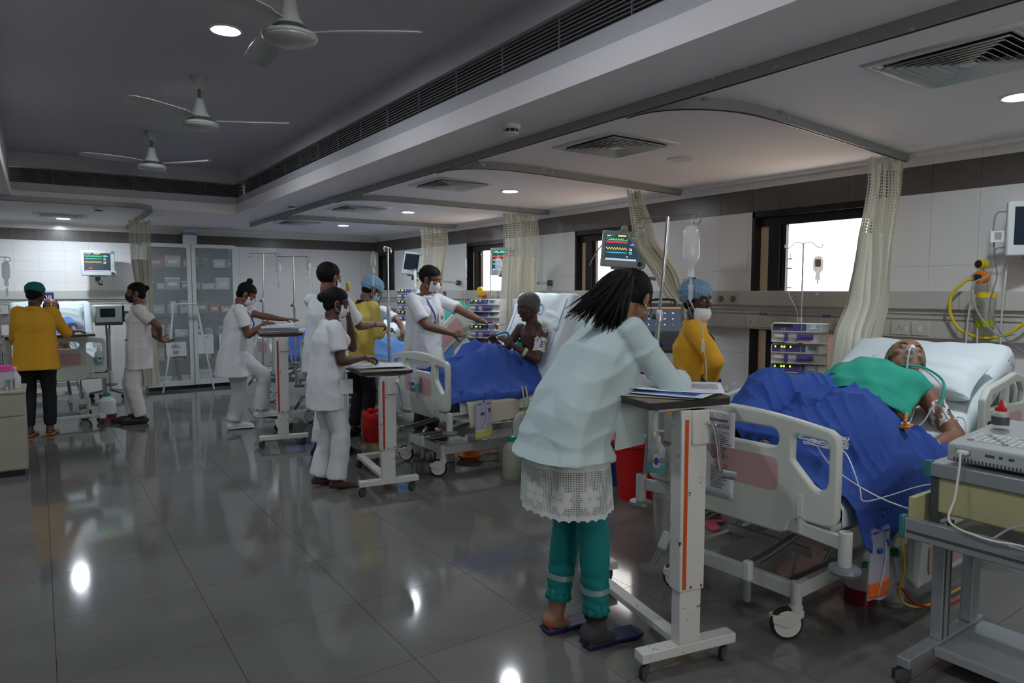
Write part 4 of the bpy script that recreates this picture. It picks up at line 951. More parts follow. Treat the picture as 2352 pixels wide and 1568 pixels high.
for ri, (z, rn) in enumerate(rowsC):
    for side, (xa, xb) in (('left', (X0 + .05, -.03)), ('right', (.06, X1 - .05))):
        x = xa
        k = 0
        while x < xb - .06:
            w_ = rnd.uniform(.08, .24) if ri != 1 else rnd.uniform(.07, .14); w_ = min(w_, xb - x); h = rnd.uniform(.09, .20) if ri < 5 else rnd.uniform(.12, .18); cn, cc = BOXC[rnd.choice((0, 0, 0, 1, 1, 2, 3, 4, 5, 6))]
            if w_ < .06: break
            k += 1; d = rnd.uniform(.15, .26)
            kindb = rnd.random() < .28 and w_ < .2
            lab = '%s %s standing %s on the %s shelf behind the %s cabinet door' % (cn, 'jar' if kindb else 'carton' if ri % 2 else 'storage box', ('first', 'second', 'third', 'fourth', 'fifth', 'sixth', 'seventh')[k - 1], rn, side)
            o = thing('jar' if kindb else 'carton' if ri % 2 else 'storage_box', lab, 'jar' if kindb else 'box', (1.94 + x + w_ / 2, 11.46 + .05 + d / 2, z), group='supplies in the glass cabinet')
            mm = mat('supply_' + cn.replace(' ', '_'), cc, .5)
            if kindb:
                r = w_ * .42; MB().lathe([(r, 0), (r, h * .7), (r * .8, h * .8), (r * .55, h * .84)], n=14).build('body', mm, o); MB().lathe([(r * .6, h * .84), (r * .6, h)], n=14).build('lid', M['wplastic'], o)
            else:
                MB().span(-w_ / 2 + .004, w_ / 2 - .004, -d / 2, d / 2, 0, h * .86).build('body', mm, o, .004); MB().span(-w_ / 2, w_ / 2, -d / 2 - .003, d / 2 + .003, h * .86, h).build('lid', mm if ri % 2 else M['wplastic'], o, .004)
                MB().span(-w_ * .28, w_ * .28, -d / 2 - .0045, -d / 2 - .001, h * .3, h * .6).build('sticker', M['paper'], o)
            x += w_ + rnd.uniform(.005, .03)
t = thing('carton', 'white and blue carton standing on top of the glass cabinet', 'box', (1.97, 11.62, 2.212)); MB().span(-.09, .09, -.08, .08, 0, .20).build('body', M['paper'], t, .003); MB().span(-.0905, .0905, -.0805, .0805, .14, .185).build('printed_band', mat('carton_blue', (.16, .28, .55), .5), t); MB().span(-.085, -.001, -.082, -.08, .20, .203).build('flap', M['paper'], t); MB().span(.001, .085, -.082, -.08, .20, .203).build('flap', M['paper'], t)
t = thing('tube_frame', 'white tubular A-shaped frame leaning in front of the glass cabinet', 'frame', (1.8, 11.15, 0))
MB().tube(smooth_path([(-.34, 0, .012), (-.22, .03, .66), (-.155, .06, 1.26), (-.13, .06, 1.30), (0, .06, 1.305), (.14, .06, 1.30), (.17, .06, 1.26), (.25, .03, .7), (.36, 0, .012)], 6), .013, 10).build('tube', M['wpaint'], t)
MB().cyl((0, .06, 1.29), (0, .12, 1.27), .014).build('hinge', M['steel'], t)

def bedside(label, loc, rz, w_, d, h, m, top=None):
    t = thing('bedside_cabinet', label, 'cabinet', loc, rz); MB().span(-w_ / 2, w_ / 2, 0, d, .05, h - .02).build('carcass', m, t, .003)
    MB().span(-w_ / 2 - .01, w_ / 2 + .01, -.015, d + .005, h - .02, h).build('worktop', top or m, t, .004)
    a = MB().span(-w_ / 2 + .01, w_ / 2 - .01, -.014, 0, h - .2, h - .03).build('drawer', m, t, .003); MB().bar((-.05, -.025, h - .11), (.05, -.025, h - .11), .012, .012).build('handle', M['steel'], a)
    a = MB().span(-w_ / 2 + .01, w_ / 2 - .01, -.014, 0, .06, h - .21).build('door', m, t, .003); MB().bar((-w_ / 2 + .04, -.025, h - .4), (-w_ / 2 + .04, -.025, h - .3), .012, .012).build('handle', M['steel'], a)
    MB().span(-w_ / 2 + .02, w_ / 2 - .02, .02, d - .02, 0, .05).build('plinth', M['black'], t)
    return t
bedside('beige bedside cabinet at the left edge, nearest the camera, with pink-lidded jar', (-.42, 6.84, 0), 0, .60, .52, .70, mat('beige_old', (.40, .40, .31), .45, var=.06))
bedside('pale bedside cabinet under the large window with a tray of supplies', (4.68, 3.45, 0), R(-90), .46, .44, .70, M['beige'])
bedside('bedside cabinet between the sitting patient and the pump pole', (4.55, 6.75, 0), R(-90), .45, .42, .72, M['beige'])
t = thing('jar', 'large clear jar with bright pink lid on the left edge cabinet', 'jar', (-.27, 7.05, .70)); MB().lathe([(.075, 0), (.078, .02), (.078, .13), (.07, .15)], n=20).build('body', M['clear'], t); MB().lathe([(.077, .148), (.079, .15), (.079, .19), (.07, .196)], n=20).build('lid', mat('pink_lid', (.75, .10, .38), .35), t)
t = thing('spray_bottle', 'frosted white bottle standing behind the steel tumbler', 'bottle', (-.185, 7.10, .70)); MB().lathe([(.042, 0), (.042, .09), (.02, .13), (.014, .135), (.014, .16)], n=16).build('body', M['tube'], t); MB().lathe([(.016, .158), (.016, .175)], n=12).build('cap', M['wplastic'], t)
t = thing('steel_tumbler', 'steel tumbler on the cabinet at the left edge', 'tumbler', (-.21, 6.95, .70)); MB().lathe([(.026, 0), (.03, .09), (.028, .09), (.025, .004)], n=18).build('cup', M['steel'], t); MB().lathe([(.0305, .088), (.0315, .09), (.0305, .092)], n=18).build('rim', M['chrome'], t)
t = thing('vial', 'tiny vial with white cap in front of the steel tumbler', 'vial', (-.235, 6.90, .70)); MB().lathe([(.010, 0), (.010, .018), (.006, .022)], n=10).build('body', M['clear'], t); MB().lathe([(.008, .022), (.008, .03)], n=10).build('cap', M['wplastic'], t)
# things on the cabinet by the large window
t = thing('tray', 'white instrument tray on the cabinet under the large window', 'tray', (4.55, 3.55, .70)); MB().span(-.1, .1, -.13, .13, 0, .004).build('base', M['wplastic'], t, .001)
for a in ((-.1, -.097, -.13, .13), (.097, .1, -.13, .13), (-.1, .1, -.13, -.127), (-.1, .1, .127, .13)): MB().span(*a, .004, .03).build('rim', M['wplastic'], t)
t = thing('clear_cup', 'clear plastic medicine cup on the cabinet near the pale file', 'cup', (4.47, 3.40, .70)); MB().prism(rrect(-.045, .045, 0, .09, .004), (0, -.04, 0), (1, 0, 0), (0, 0, 1), .003).prism(rrect(-.045, .045, 0, .09, .004), (0, .04, 0), (1, 0, 0), (0, 0, 1), .003).build('wall', M['clear'], t); MB().span(-.045, -.042, -.04, .04, 0, .09).span(.042, .045, -.04, .04, 0, .09).build('wall', M['clear'], t)
for k in range(3):
    t = thing('vial', ('glass dropper vial nearest the clear cup', 'middle glass dropper vial of three by the window', 'glass dropper vial nearest the pump stand')[k], 'vial', (4.62, 3.32 - k * .05, .704)); MB().lathe([(.014, 0), (.014, .05), (.010, .056)], n=12).build('body', M['clear'], t); MB().lathe([(.010, .056), (.010, .066), (.004, .075), (.003, .10)], n=12).build('dropper', M['steel'], t)

# ================================================================ ECG CART (right foreground)
t = thing('equipment_cart', 'grey aluminium cart at the lower right carrying the ECG machine', 'cart', (2.72, 1.30, 0)); al = M['alu']; tl = mat('teal_end_cap', (.04, .20, .21), .4)
YL = -1.05
for x in (.20, ): 
    MB().span(x, x + .075, -.085, -.04, .115, .60).build('upright', al, t, .004); MB().span(x + .01, x + .02, -.0865, -.084, .12, .6).span(x + .055, x + .065, -.0865, -.084, .12, .6).build('upright_groove', M['dgrey'], t)
    MB().span(x + .27, x + .345, -.085, -.04, .115, .60).build('upright', al, t, .004)
MB().span(-.05, .60, -.085, -.035, .075, .115).build('base_foot', al, t, .004); MB().span(.0, .60, YL, YL + .05, .075, .115).build('base_foot', al, t, .004)
MB().span(.16, .58, YL, -.085, .085, .10).build('bottom_shelf', al, t, .003)
MB().span(.14, .17, YL, -.085, .075, .11).build('shelf_edge', M['greyp'], t, .003)
wheel_caster(t, -.01, -.06, .078, .036, R(-35), False); wheel_caster(t, .57, -.06, .078, .034, R(80), False); wheel_caster(t, .03, YL + .02, .078, .034, R(80), False)
MB().span(.0, .035, YL, -.02, .565, .645).build('lower_rail', al, t, .004); MB().span(-.002, .0, YL, -.03, .59, .60).build('rail_groove', M['dgrey'], t)
MB().span(-.002, .037, -.02, .0, .56, .65).build('end_cap', tl, t, .004); MB().span(.0, .60, -.02, .0, .57, .64).build('lower_end_rail', al, t, .004)
MB().span(.035, .60, YL, -.02, .565, .575).build('lower_shelf', M['beige'], t)
MB().span(.03, .34, -.04, -.02, .575, .72).build('bin_end', M['cream'], t)
MB().span(.115, .14, YL, -.08, .66, .80).build('drawer', M['cream'], t, .006); MB().span(.14, .60, YL, -.09, .70, .79).build('drawer_box', M['dgrey'], t)
MB().span(.10, .63, YL, -.05, .80, .855).build('upper_shelf', al, t, .005); MB().span(.098, .13, -.065, -.035, .795, .86).build('end_cap', tl, t, .004)
MB().span(.11, .14, -.09, -.06, .6, .80).build('upper_upright', M['dgrey'], t, .003); MB().span(.5, .53, -.05, -.01, .6, .80).build('upper_upright', M['dgrey'], t, .003)
t = thing('ecg_machine', 'grey ECG recorder with keyboard on the cart at the right edge', 'ecg machine', (2.845, 1.195, .857)); ec = mat('ecg_casing', (.44, .47, .46), .45)
B = MB(); sec = [(0, .012), (.50, .012), (.50, .12), (.06, .088), (.0, .078)]
B.add([(x, y, z) for y in (-.75, 0) for x, z in sec], [tuple(range(5)), tuple(range(9, 4, -1))] + [(i, i + 5, (i + 1) % 5 + 5, (i + 1) % 5) for i in range(5)]); B.build('casing', ec, t, .008)
for k in range(34): MB().span(-.0012, .001, -.03 - k * .012, -.025 - k * .012, .016, .030).build('vent_slot', M['dgrey'], t)
MB().span(-.0015, .001, -.085, -.030, .044, .066).build('port_recess', mat('port_grey', (.30, .32, .31), .5), t, .002)
pl_ = MB().span(-.03, .0, -.078, -.045, .048, .062).build('cable_plug', M['wplastic'], t, .003)
for y, w_ in ((-.13, .03), (-.175, .012), (-.205, .018), (-.26, .016), (-.29, .016), (-.33, .016)): MB().span(-.0018, .001, y - w_, y, .050, .060).build('port', M['dgrey'], t, .001)
sl = math.atan2(.032, .44)
for i in range(5):
    for j in range(17):
        x, y = .075 + i * .026, -.05 - j * .023; MB().box((x, y, .0895 + (x - .06) * .0727 + .001), (.017, .015, .005), rot=(0, -sl, 0)).build('key', M['wplastic'] if (i + j) % 5 else M['greyp'], t)
MB().box((.30, -.42, .1085), (.26, .42, .003), rot=(0, -sl, 0)).build('flip_display', mat('ecg_display', (.05, .05, .07), .2), t); MB().box((.21, -.38, .1035), (.05, .12, .002), rot=(0, -sl, 0)).build('lilac_panel', mat('lilac_lit', (.1, .05, .2), .3, emis=(.35, .12, .7), es=.5), t)
t = thing('gel_bottle', 'clear gel squeeze bottle with red nozzle on the ECG machine', 'bottle', (3.145, 1.13, .972)); MB().lathe([(.030, 0), (.030, .055), (.026, .064), (.016, .068)], n=18).build('body', M['clear'], t); MB().lathe([(.020, .066), (.021, .078), (.012, .084), (.007, .10), (.003, .112)], n=16).build('nozzle', M['red'], t); MB().lathe([(.0308, .012), (.0308, .045)], n=18).build('paper_label', M['dgrey'], t)
wire('ecg_cable', [(2.815, 1.135, .912), (2.80, 1.13, .86), (2.775, 1.13, .75), (2.72, 1.12, .67), (2.705, 1.0, .648), (2.71, .9, .654), (2.72, .82, .65), (2.73, .74, .652), (2.74, .6, .65)], .0042, M['wplastic'], 'white cable looping from the ECG machine port over the lower rail')
wire('ecg_cable', [(2.72, .98, .652), (2.75, .93, .70), (2.78, .85, .72), (2.76, .78, .66), (2.70, .82, .650), (2.69, .92, .648)], .004, M['greyp'], 'second pale cable loop lying on the lower cart rail')
wire('ecg_lead', [(2.64, 1.60, .87), (2.66, 1.55, .80), (2.70, 1.48, .74), (2.74, 1.38, .69), (2.78, 1.27, .66)], .003, M['wplastic'], 'thin white lead from the blue sheet to the ECG cart')

# ================================================================ BINS AND FLOOR THINGS
def bin_(name, label, loc, r0, r1, h, m, lid=None, liner=None):
    t = thing(name, label, 'bin', loc)
    MB().lathe([(r0, 0), (r0 * 1.01, .01), (r1, h), (r1 * 1.04, h), (r1 * 1.04, h + .008), (r1 * .96, h + .008), (r0 * .97, .012)], n=26).build('bucket', m, t)
    if lid: MB().lathe([(r1 * 1.07, h - .02), (r1 * 1.07, h + .012), (r1 * .9, h + .03), (r1 * .2, h + .035)], n=26).build('lid', lid, t)
    if liner:
        B = MB(); rings = []; rn = random.Random(h)
        for f, z in ((1.0, h - .06), (1.08, h - .03), (1.06, h + .03), (.94, h + .055), (.86, h + .02)): rings.append([Vector((r1 * f * (1 + .05 * math.sin(k * 2.1 + z * 40)) * math.cos(2 * PI * k / 26), r1 * f * (1 + .05 * math.cos(k * 1.7)) * math.sin(2 * PI * k / 26), z + .012 * math.sin(k * 1.9))) for k in range(26)])
        B.loft(rings, cap=False).build('bin_liner', liner, t, solid=.002)
    return t
bin_('red_bin', 'red lidded waste bin with torn white label by the pale coat', (3.56, 3.57, 0), .125, .165, .42, M['red'], lid=M['red'])
t = bpy.data.objects['red_bin']; MB().prism([(-.08, -.05), (.07, -.06), (.09, .03), (.0, .06), (-.07, .03)], (0, 0, .4565), (1, 0, 0), (0, 1, 0), .001).build('torn_label', M['paper'], t); MB().box((-.02, -.158, .26), (.05, .02, .04)).build('latch', M['dgrey'], t, .004)
bin_('green_lined_bin', 'bin with crumpled yellow-green liner behind the red lidded bin', (3.60, 3.98, 0), .13, .17, .42, M['blue'], liner=mat('liner_green', (.42, .50, .04), .35))
bin_('red_bucket', 'red bucket with red bag liner standing under the second table', (2.58, 5.95, 0), .11, .14, .34, mat('bucket_cream', (.55, .48, .25), .45), liner=M['red'])
MB().lathe([(.15, .12), (.165, .33), (.13, .345)], n=24).build('red_bag', M['red'], bpy.data.objects['red_bucket'])
def jug(label, loc, r=.06, h=.2, level=.4, fluid=(.12, .015, .02), body=None):
    t = thing('drain_jar', label, 'jar', loc); MB().lathe([(r, 0), (r, h * .8), (r * .7, h * .92), (r * .4, h)], n=18).build('body', body or M['clear'], t); MB().lathe([(r * 1.02, .002), (r * 1.02, h * level)], n=18).build('fluid', mat('fluid_%d' % int(fluid[0] * 1000), fluid, .2), t); MB().lathe([(r * .45, h), (r * .45, h * 1.12), (r * .2, h * 1.16)], n=14).build('cap', mat('cap_green', (.02, .3, .15), .4), t); return t
jug('drain jar with dark red fluid and green cap under the far beds', (2.72, 6.55, 0), .065, .20, .18)
jug('second drain jar with dark fluid, behind the green-capped one', (2.93, 6.68, 0), .065, .19, .3)
jug('suction jar with dark red fluid under the foreground bed', (3.25, 1.72, 0), .07, .18, .45, (.16, .01, .015)); jug('clear measuring jar beside the suction jar under the foreground bed', (3.36, 1.62, 0), .05, .24, .1, (.35, .33, .30))
jug('cloudy plastic jug standing near the lace hem on the floor', (3.12, 4.52, 0), .085, .30, .1, (.32, .32, .24), mat('cloudy_plastic', (.40, .42, .32), .4, trans=.2))
jug('white drain canister with red fluid beside bed 08', (.62, 9.25, .02), .09, .26, .22, (.2, .02, .02), M['wplastic'])
t = thing('steel_bowl', 'small steel bowl on the floor beside the bed wheels', 'bowl', (2.83, 5.40, 0)); MB().lathe([(.055, 0), (.06, .01), (.062, .09), (.068, .095), (.060, .095), (.054, .012)], n=24).build('bowl', M['chrome'], t); MB().lathe([(.063, .07), (.0635, .074)], n=24).build('band', M['dgrey'], t)
t = thing('pan', 'orange plastic pan lying under the sitting patient bed', 'pan', (3.15, 5.25, 0)); MB().lathe([(.08, 0), (.12, .04), (.125, .045), (.115, .045), (.076, .005)], n=22).build('dish', M['orange'], t); MB().bar((.11, -.03, .035), (.26, -.08, .04), .03, .012).build('handle', M['orange'], t, .004)
t = thing('steel_tin', 'translucent box under the sitting patient bed', 'box', (2.92, 5.28, 0)); MB().span(-.07, .07, -.06, .06, 0, .11).build('body', mat('pinkish_box', (.55, .40, .38), .35), t, .012); MB().span(-.075, .075, -.065, .065, .11, .125).build('lid', M['wplastic'], t, .004)
t = thing('slipper', 'pink-soled black slipper on the floor under the foreground bed', 'slipper', (3.52, 2.86, 0), R(-30)); MB().prism([(0.00, -.13), (.035, -.11), (.045, -.03), (.04, .05), (.05, .11), (.02, .145), (-.02, .14), (-.04, .09), (-.035, -.02), (-.04, -.10)], (0, 0, .0), (1, 0, 0), (0, 1, 0), .018).build('sole', mat('pink_sole', (.6, .10, .16), .5), t, .004)
# ================================================================ PEOPLE
V = Vector
def fuse(mb, voxel, it=6, disp=None, fac=.5):
    """one continuous surface from overlapping closed shapes"""
    me = mb.mesh('fuse_tmp', None, False); o = bpy.data.objects.new('fuse_tmp', me); COL.objects.link(o)
    md = o.modifiers.new('r', 'REMESH'); md.mode = 'VOXEL'; md.voxel_size = voxel; md.use_smooth_shade = True
    if it: md = o.modifiers.new('s', 'SMOOTH'); md.iterations = it; md.factor = fac
    dg = bpy.context.evaluated_depsgraph_get(); dg.update()
    r = bpy.data.meshes.new_from_object(o.evaluated_get(dg)); bpy.data.objects.remove(o); bpy.data.meshes.remove(me)
    if disp:
        n = len(r.vertices); co = np.zeros(n * 3); no = np.zeros(n * 3); r.vertices.foreach_get('co', co); r.vertices.foreach_get('normal', no); co = co.reshape(-1, 3); no = no.reshape(-1, 3)
        r.vertices.foreach_set('co', (co + no * disp(co, no)[:, None]).ravel()); r.update()
    return r
def put(me, name, m, parent, label=None):
    me.materials.clear(); me.materials.append(m); me.name = name; me.transform(MW(parent).inverted())
    me.polygons.foreach_set('use_smooth', [True] * len(me.polygons))
    o = bpy.data.objects.new(name, me); COL.objects.link(o); o.parent = parent
    if label: o['label'] = label
    return o
def join(*ms):
    bm = bmesh.new()
    for m in ms: bm.from_mesh(m); bpy.data.meshes.remove(m)
    r = bpy.data.meshes.new('joined'); bm.to_mesh(r); bm.free(); return r
def folds(amp, seed=0, fh=26, fv=7, c=None, z0=None, z1=None, z2=None):
    rs = np.random.RandomState(seed); K = [(rs.uniform(.6, 1.5) * fh * math.cos(t), rs.uniform(.6, 1.5) * fh * math.sin(t), rs.uniform(-1, 1) * fv, rs.uniform(0, 6)) for t in rs.uniform(0, 2 * PI, 7)]
    D2 = [(rs.uniform(-1, 1) * 22, rs.uniform(-1, 1) * 22, rs.uniform(.5, 1) * 30, rs.uniform(0, 6)) for _ in range(5)]
    def f(p, n):
        w_ = sum(np.sin(p[:, 0] * a + p[:, 1] * b + p[:, 2] * g + h) for a, b, g, h in K) / len(K)
        q = 1 - np.abs(sum(np.sin(p[:, 0] * a + p[:, 1] * b + p[:, 2] * g + h + 1.2 * w_) for a, b, g, h in D2) / 2.5).clip(0, 1)
        return amp * np.maximum(w_ * 2.4 + .9 * (q - .5), -.55)
    return f
def ik(a, b, l1, l2, hint):
    """middle joint of a two-bone chain from a to b, bending towards hint"""
    a, b = V(a), V(b); d = b - a; L = d.length
    if L > (l1 + l2) * .999: b = a + d.normalized() * (l1 + l2) * .999; d = b - a; L = d.length
    x = (l1 * l1 - l2 * l2 + L * L) / (2 * L); h = math.sqrt(max(l1 * l1 - x * x, 0)); u = d.normalized(); w_ = V(hint) - u * V(hint).dot(u)
    w_ = w_.normalized() if w_.length > 1e-5 else V((0, 0, 1)); return a + u * x + w_ * h, b
def hand_prims(B, wrist, d, nrm, side, curl=.5, s=1.0, spread=.06, thumb=.5):
    """palm and five fingers; d along the hand, nrm out of the palm (fingers curl towards it), side +1 thumb on d x nrm"""
    d = V(d).normalized(); nrm = (V(nrm) - d * V(nrm).dot(d)).normalized(); w_ = d.cross(nrm) * side; wrist = V(wrist)
    B.cap(wrist - d * .02 * s, wrist + d * .02 * s, .022 * s, .024 * s, 10)
    for k in range(4):
        o = (.027, .009, -.009, -.026)[k]; kn = wrist + d * (.088, .092, .088, .080)[k] * s + w_ * o * s
        B.cap(wrist + w_ * o * .7 * s + d * .015 * s, kn, .0135 * s, .0105 * s, 8)
        p = kn; dd = d + w_ * (spread * (1.5 - k)); dd.normalize(); a = curl * (.55 + .12 * k)
        for j, L in enumerate(((.040, .025, .020), (.045, .028, .021), (.041, .026, .020), (.032, .020, .018))[k]):
            a2 = a * (j + 1) * (1.0 if j else .9); v = dd * math.cos(a2) + nrm * math.sin(a2); q = p + v * L * s
            B.cap(p, q, (.0088 - .0006 * j) * s, (.0082 - .0008 * j) * s, 8); p = q
    p = wrist + d * .022 * s + w_ * .022 * s + nrm * .006 * s; v = (d * .75 + w_ * .65 + nrm * .35 * thumb * 2).normalized()
    for j, L in enumerate((.040, .030, .024)):
        q = p + v * L * s; B.cap(p, q, (.0125 - .0018 * j) * s, (.0112 - .0018 * j) * s, 8); p = q; v = (v + nrm * .25 * thumb - w_ * .18 * thumb).normalized()
def basis(f, u):
    f = V(f).normalized(); u = (V(u) - f * V(u).dot(f)).normalized(); r = f.cross(u); return Matrix((r, f, u)).transposed()
class Person: pass
def person(label, base, H, pel, spine, fwd, hfwd, hup=None, hands=None, feet=None, skin='skin', build=1.0, toe=None, knees=None, vox=.012, hvox=.0045, female=True, neck=None, barefoot=False, curlL=.6, curlR=.6, palm=None, hd=None, elb=None, shoulder_fwd=0, category='person', name='person', belly=1.0, eyes=True, brow=True, closed=False, mouth=True, handkw=None, hsc=1.0):
    """the whole body as one skin surface with joints kept for the clothes"""
    P_ = Person(); t = thing(name, label, category, base); P_.t = t; P_.H = H
    pel, spine, fwd = V(pel), V(spine).normalized(), V(fwd); fwd = (fwd - spine * fwd.dot(spine)).normalized(); rt = fwd.cross(spine).normalized()
    P_.rt, P_.fwd, P_.up, P_.pel = rt, fwd, spine, pel; s_ = build; hw = (.102 if female else .115) * H
    chest = pel + spine * .185 * H; sh = pel + spine * .262 * H; nk = pel + spine * .290 * H
    P_.sh = {e: sh + rt * e * hw * .92 + fwd * shoulder_fwd for e in (-1, 1)}; P_.chest, P_.shc, P_.nk = chest, sh, nk
    hf = V(hfwd).normalized(); hu = V(hup).normalized() if hup else V((0, 0, 1)); Q = basis(hf, hu); P_.Q = Q; hs = H / 1.62 * (1.0 if female else 1.03) * hsc; P_.hs = hs
    nd = V(neck).normalized() if neck else (spine * .7 + Q.col[2] * .6).normalized()
    hc = V(hd) if hd else nk + nd * .045 * H + Q.col[2] * .075 * hs + Q.col[1] * .018 * hs; P_.hc = hc
    def ring(c, a, b, up=spine, n=18, sq=.12): return [c + rt * a * math.cos(2 * PI * k / n) * (1 + sq * abs(math.sin(4 * PI * k / n))) + fwd * b * math.sin(2 * PI * k / n) * (1 + sq * abs(math.sin(4 * PI * k / n))) for k in range(n)]
    P_.ring = ring
    B = MB()
    B.loft([ring(pel - spine * .05 * H, .075 * H * s_, .05 * H * s_), ring(pel, .098 * H * s_, .066 * H * s_), ring(pel + spine * .055 * H + fwd * .01 * belly, .092 * H * s_, .064 * H * s_ * belly), ring(pel + spine * .11 * H + fwd * .012 * belly, .083 * H * s_ * (1 + .3 * (belly - 1)), .060 * H * s_ * belly), ring(chest, .094 * H * s_, .066 * H * s_), ring(pel + spine * .235 * H, .098 * H, .058 * H), ring(sh, .075 * H, .042 * H), ring(nk, .04 * H, .035 * H)])
    if female:
        for e in (-1, 1): B.ell(chest + spine * .012 * H + rt * e * .045 * H + fwd * .045 * H, .038 * H, 12, 8)
    B.cap(nk - spine * .02 * H, hc - Q.col[2] * .06 * hs - Q.col[1] * .01, .036 * H, .032 * H, 14)
    P_.arm = {}; P_.leg = {}
    L1, L2 = .172 * H, .148 * H; HB = MB(); hands = hands or {}
    for e in (-1, 1):
        tgt = V(hands.get(e, P_.sh[e] - V((0, 0, 1)) * .30 * H + rt * e * .03 + fwd * .05)); hint = V((elb or {}).get(e, -fwd * .8 + rt * e * .6 - V((0, 0, .4))))
        el, wr = ik(P_.sh[e], tgt, L1, L2, hint); P_.arm[e] = (P_.sh[e], el, wr)
        B.ell(P_.sh[e], .030 * H, 12, 8); B.cap(P_.sh[e], el, .028 * H * s_, .024 * H * s_, 12); B.cap(el, el.lerp(wr, .35), .024 * H * s_, .0245 * H * s_, 12); B.cap(el.lerp(wr, .35), wr, .0245 * H * s_, .0155 * H, 12)
        pn = V((palm or {}).get(e, -rt * e + V((0, 0, -.3)))); hd_ = ((handkw or {}).get(e, {})).get('d'); dd = V(hd_) if hd_ else (wr - el)
        w_ = dd.normalized().cross((pn - dd.normalized() * pn.dot(dd.normalized())).normalized())
        hand_prims(HB, wr, dd, pn, ((handkw or {}).get(e, {})).get('side', 1 if w_.dot(fwd) > 0 else -1), curlL if e < 0 else curlR, .98 * H / 1.65)
    lg = .245 * H
    for e in (-1, 1):
        hip = pel + rt * e * .052 * H - spine * .02 * H; f = V(feet[e]) if feet else V((0, 0, 0)); an = f + V((0, 0, .045 * H)) if not (toe and isinstance(toe, dict)) else f
        kh = V((knees or {}).get(e, fwd)); kn, an = ik(hip, an, lg, lg, kh); P_.leg[e] = (hip, kn, an)
        B.cap(hip, kn, .052 * H * s_, .034 * H * s_, 14); B.cap(kn, kn.lerp(an, .3), .034 * H * s_, .035 * H * s_, 12); B.cap(kn.lerp(an, .3), an, .035 * H * s_, .022 * H, 12)
        td = V(toe[e]) if isinstance(toe, dict) else (V(toe) if toe else fwd); td = td.normalized() if not isinstance(toe, dict) else td.normalized()
        h_ = an - V((0, 0, .022 * H)) if not isinstance(toe, dict) else an
        B.cap(h_ - td * .022 * H, h_ + td * .07 * H - V((0, 0, .005 * H)), .022 * H, .019 * H, 10); B.cap(an, h_ - td * .02 * H, .022 * H, .022 * H, 10)
        B.cap(h_ + td * .06 * H - V((0, 0, .006 * H)), h_ + td * .115 * H - V((0, 0, .010 * H)), .021 * H, .013 * H, 10)
        P_.leg[e] = (hip, kn, an, td, h_)
    body = fuse(B, vox, 5)
    F = MB(); q = lambda *a: hc + Q @ V(a) * hs
    F.ell(q(0, -.008, .028), V((.074, .094, .086)) * hs, 22, 16, Q); F.ell(q(0, .022, -.032), V((.058, .066, .082)) * hs, 20, 14, Q); F.ell(q(0, .062, -.092), V((.026, .022, .020)) * hs, 12, 8, Q)
    F.cap(q(-.03, .076, .020), q(.03, .076, .020), .011 * hs, .011 * hs, 8); F.cap(q(0, .086, .012), q(0, .104, -.026), .008 * hs, .012 * hs, 8)
    for e in (-1, 1):
        F.ell(q(e * .011, .098, -.030), .0085 * hs, 8, 6); F.ell(q(e * .040, .062, -.022), V((.024, .024, .018)) * hs, 10, 8, Q)
        F.ell(q(e * .030, .078, .001), V((.016, .012, .010 if closed else .009)) * hs, 10, 8, Q)
        F.ell(q(e * .074, -.004, -.006), V((.009, .020, .032)) * hs, 10, 8, Q); F.ell(q(e * .080, -.012, -.002), V((.005, .017, .024)) * hs, 8, 6, Q)
        F.cap(q(e * .02, .01, -.08), q(e * .052, .0, -.062), .02 * hs, .02 * hs, 8)
    if mouth: F.ell(q(0, .091, -.052), V((.022, .009, .0055)) * hs, 12, 6, Q); F.ell(q(0, .089, -.062), V((.019, .009, .006)) * hs, 12, 6, Q)
    F.cap(q(0, -.02, -.06), q(0, -.03, -.10), .048 * hs, .045 * hs, 12)
    face = fuse(F, hvox, 3); hm = fuse(HB, min(hvox, .0048), 2)
    P_.body = put(join(body, face, hm), 'body', M[skin], t)
    if eyes and not closed:
        for e in (-1, 1):
            w_ = MB().ell(q(e * .030, .0815, .000), V((.0125, .009, .0062)) * hs, 12, 8, Q).build('eye', M['sclera'], t, world=True)
            MB().ell(q(e * .030, .0895, .000), V((.0052, .002, .0052)) * hs, 10, 6, Q).build('iris', M['black'], w_, world=False) if False else None
            w2 = MB().ell(q(e * .030, .0893, .000), V((.0055, .0025, .0056)) * hs, 10, 6, Q); w2.build('iris', M['hair'], w_, world=True)
    if brow:
        for e in (-1, 1): MB().tube([q(e * .014, .0875, .021), q(e * .03, .0885, .0265), q(e * .047, .0755, .021)], [.0022 * hs, .003 * hs, .0016 * hs], 6).build('eyebrow', M['hair'], t, world=True)
    if closed:
        for e in (-1, 1): MB().tube([q(e * .018, .0868, -.001), q(e * .03, .0905, -.0045), q(e * .043, .084, -.001)], .0012 * hs, 5).build('eyelash', M['hair'], t, world=True)
    return P_
def q_(P_, *a): return P_.hc + P_.Q @ V(a) * P_.hs
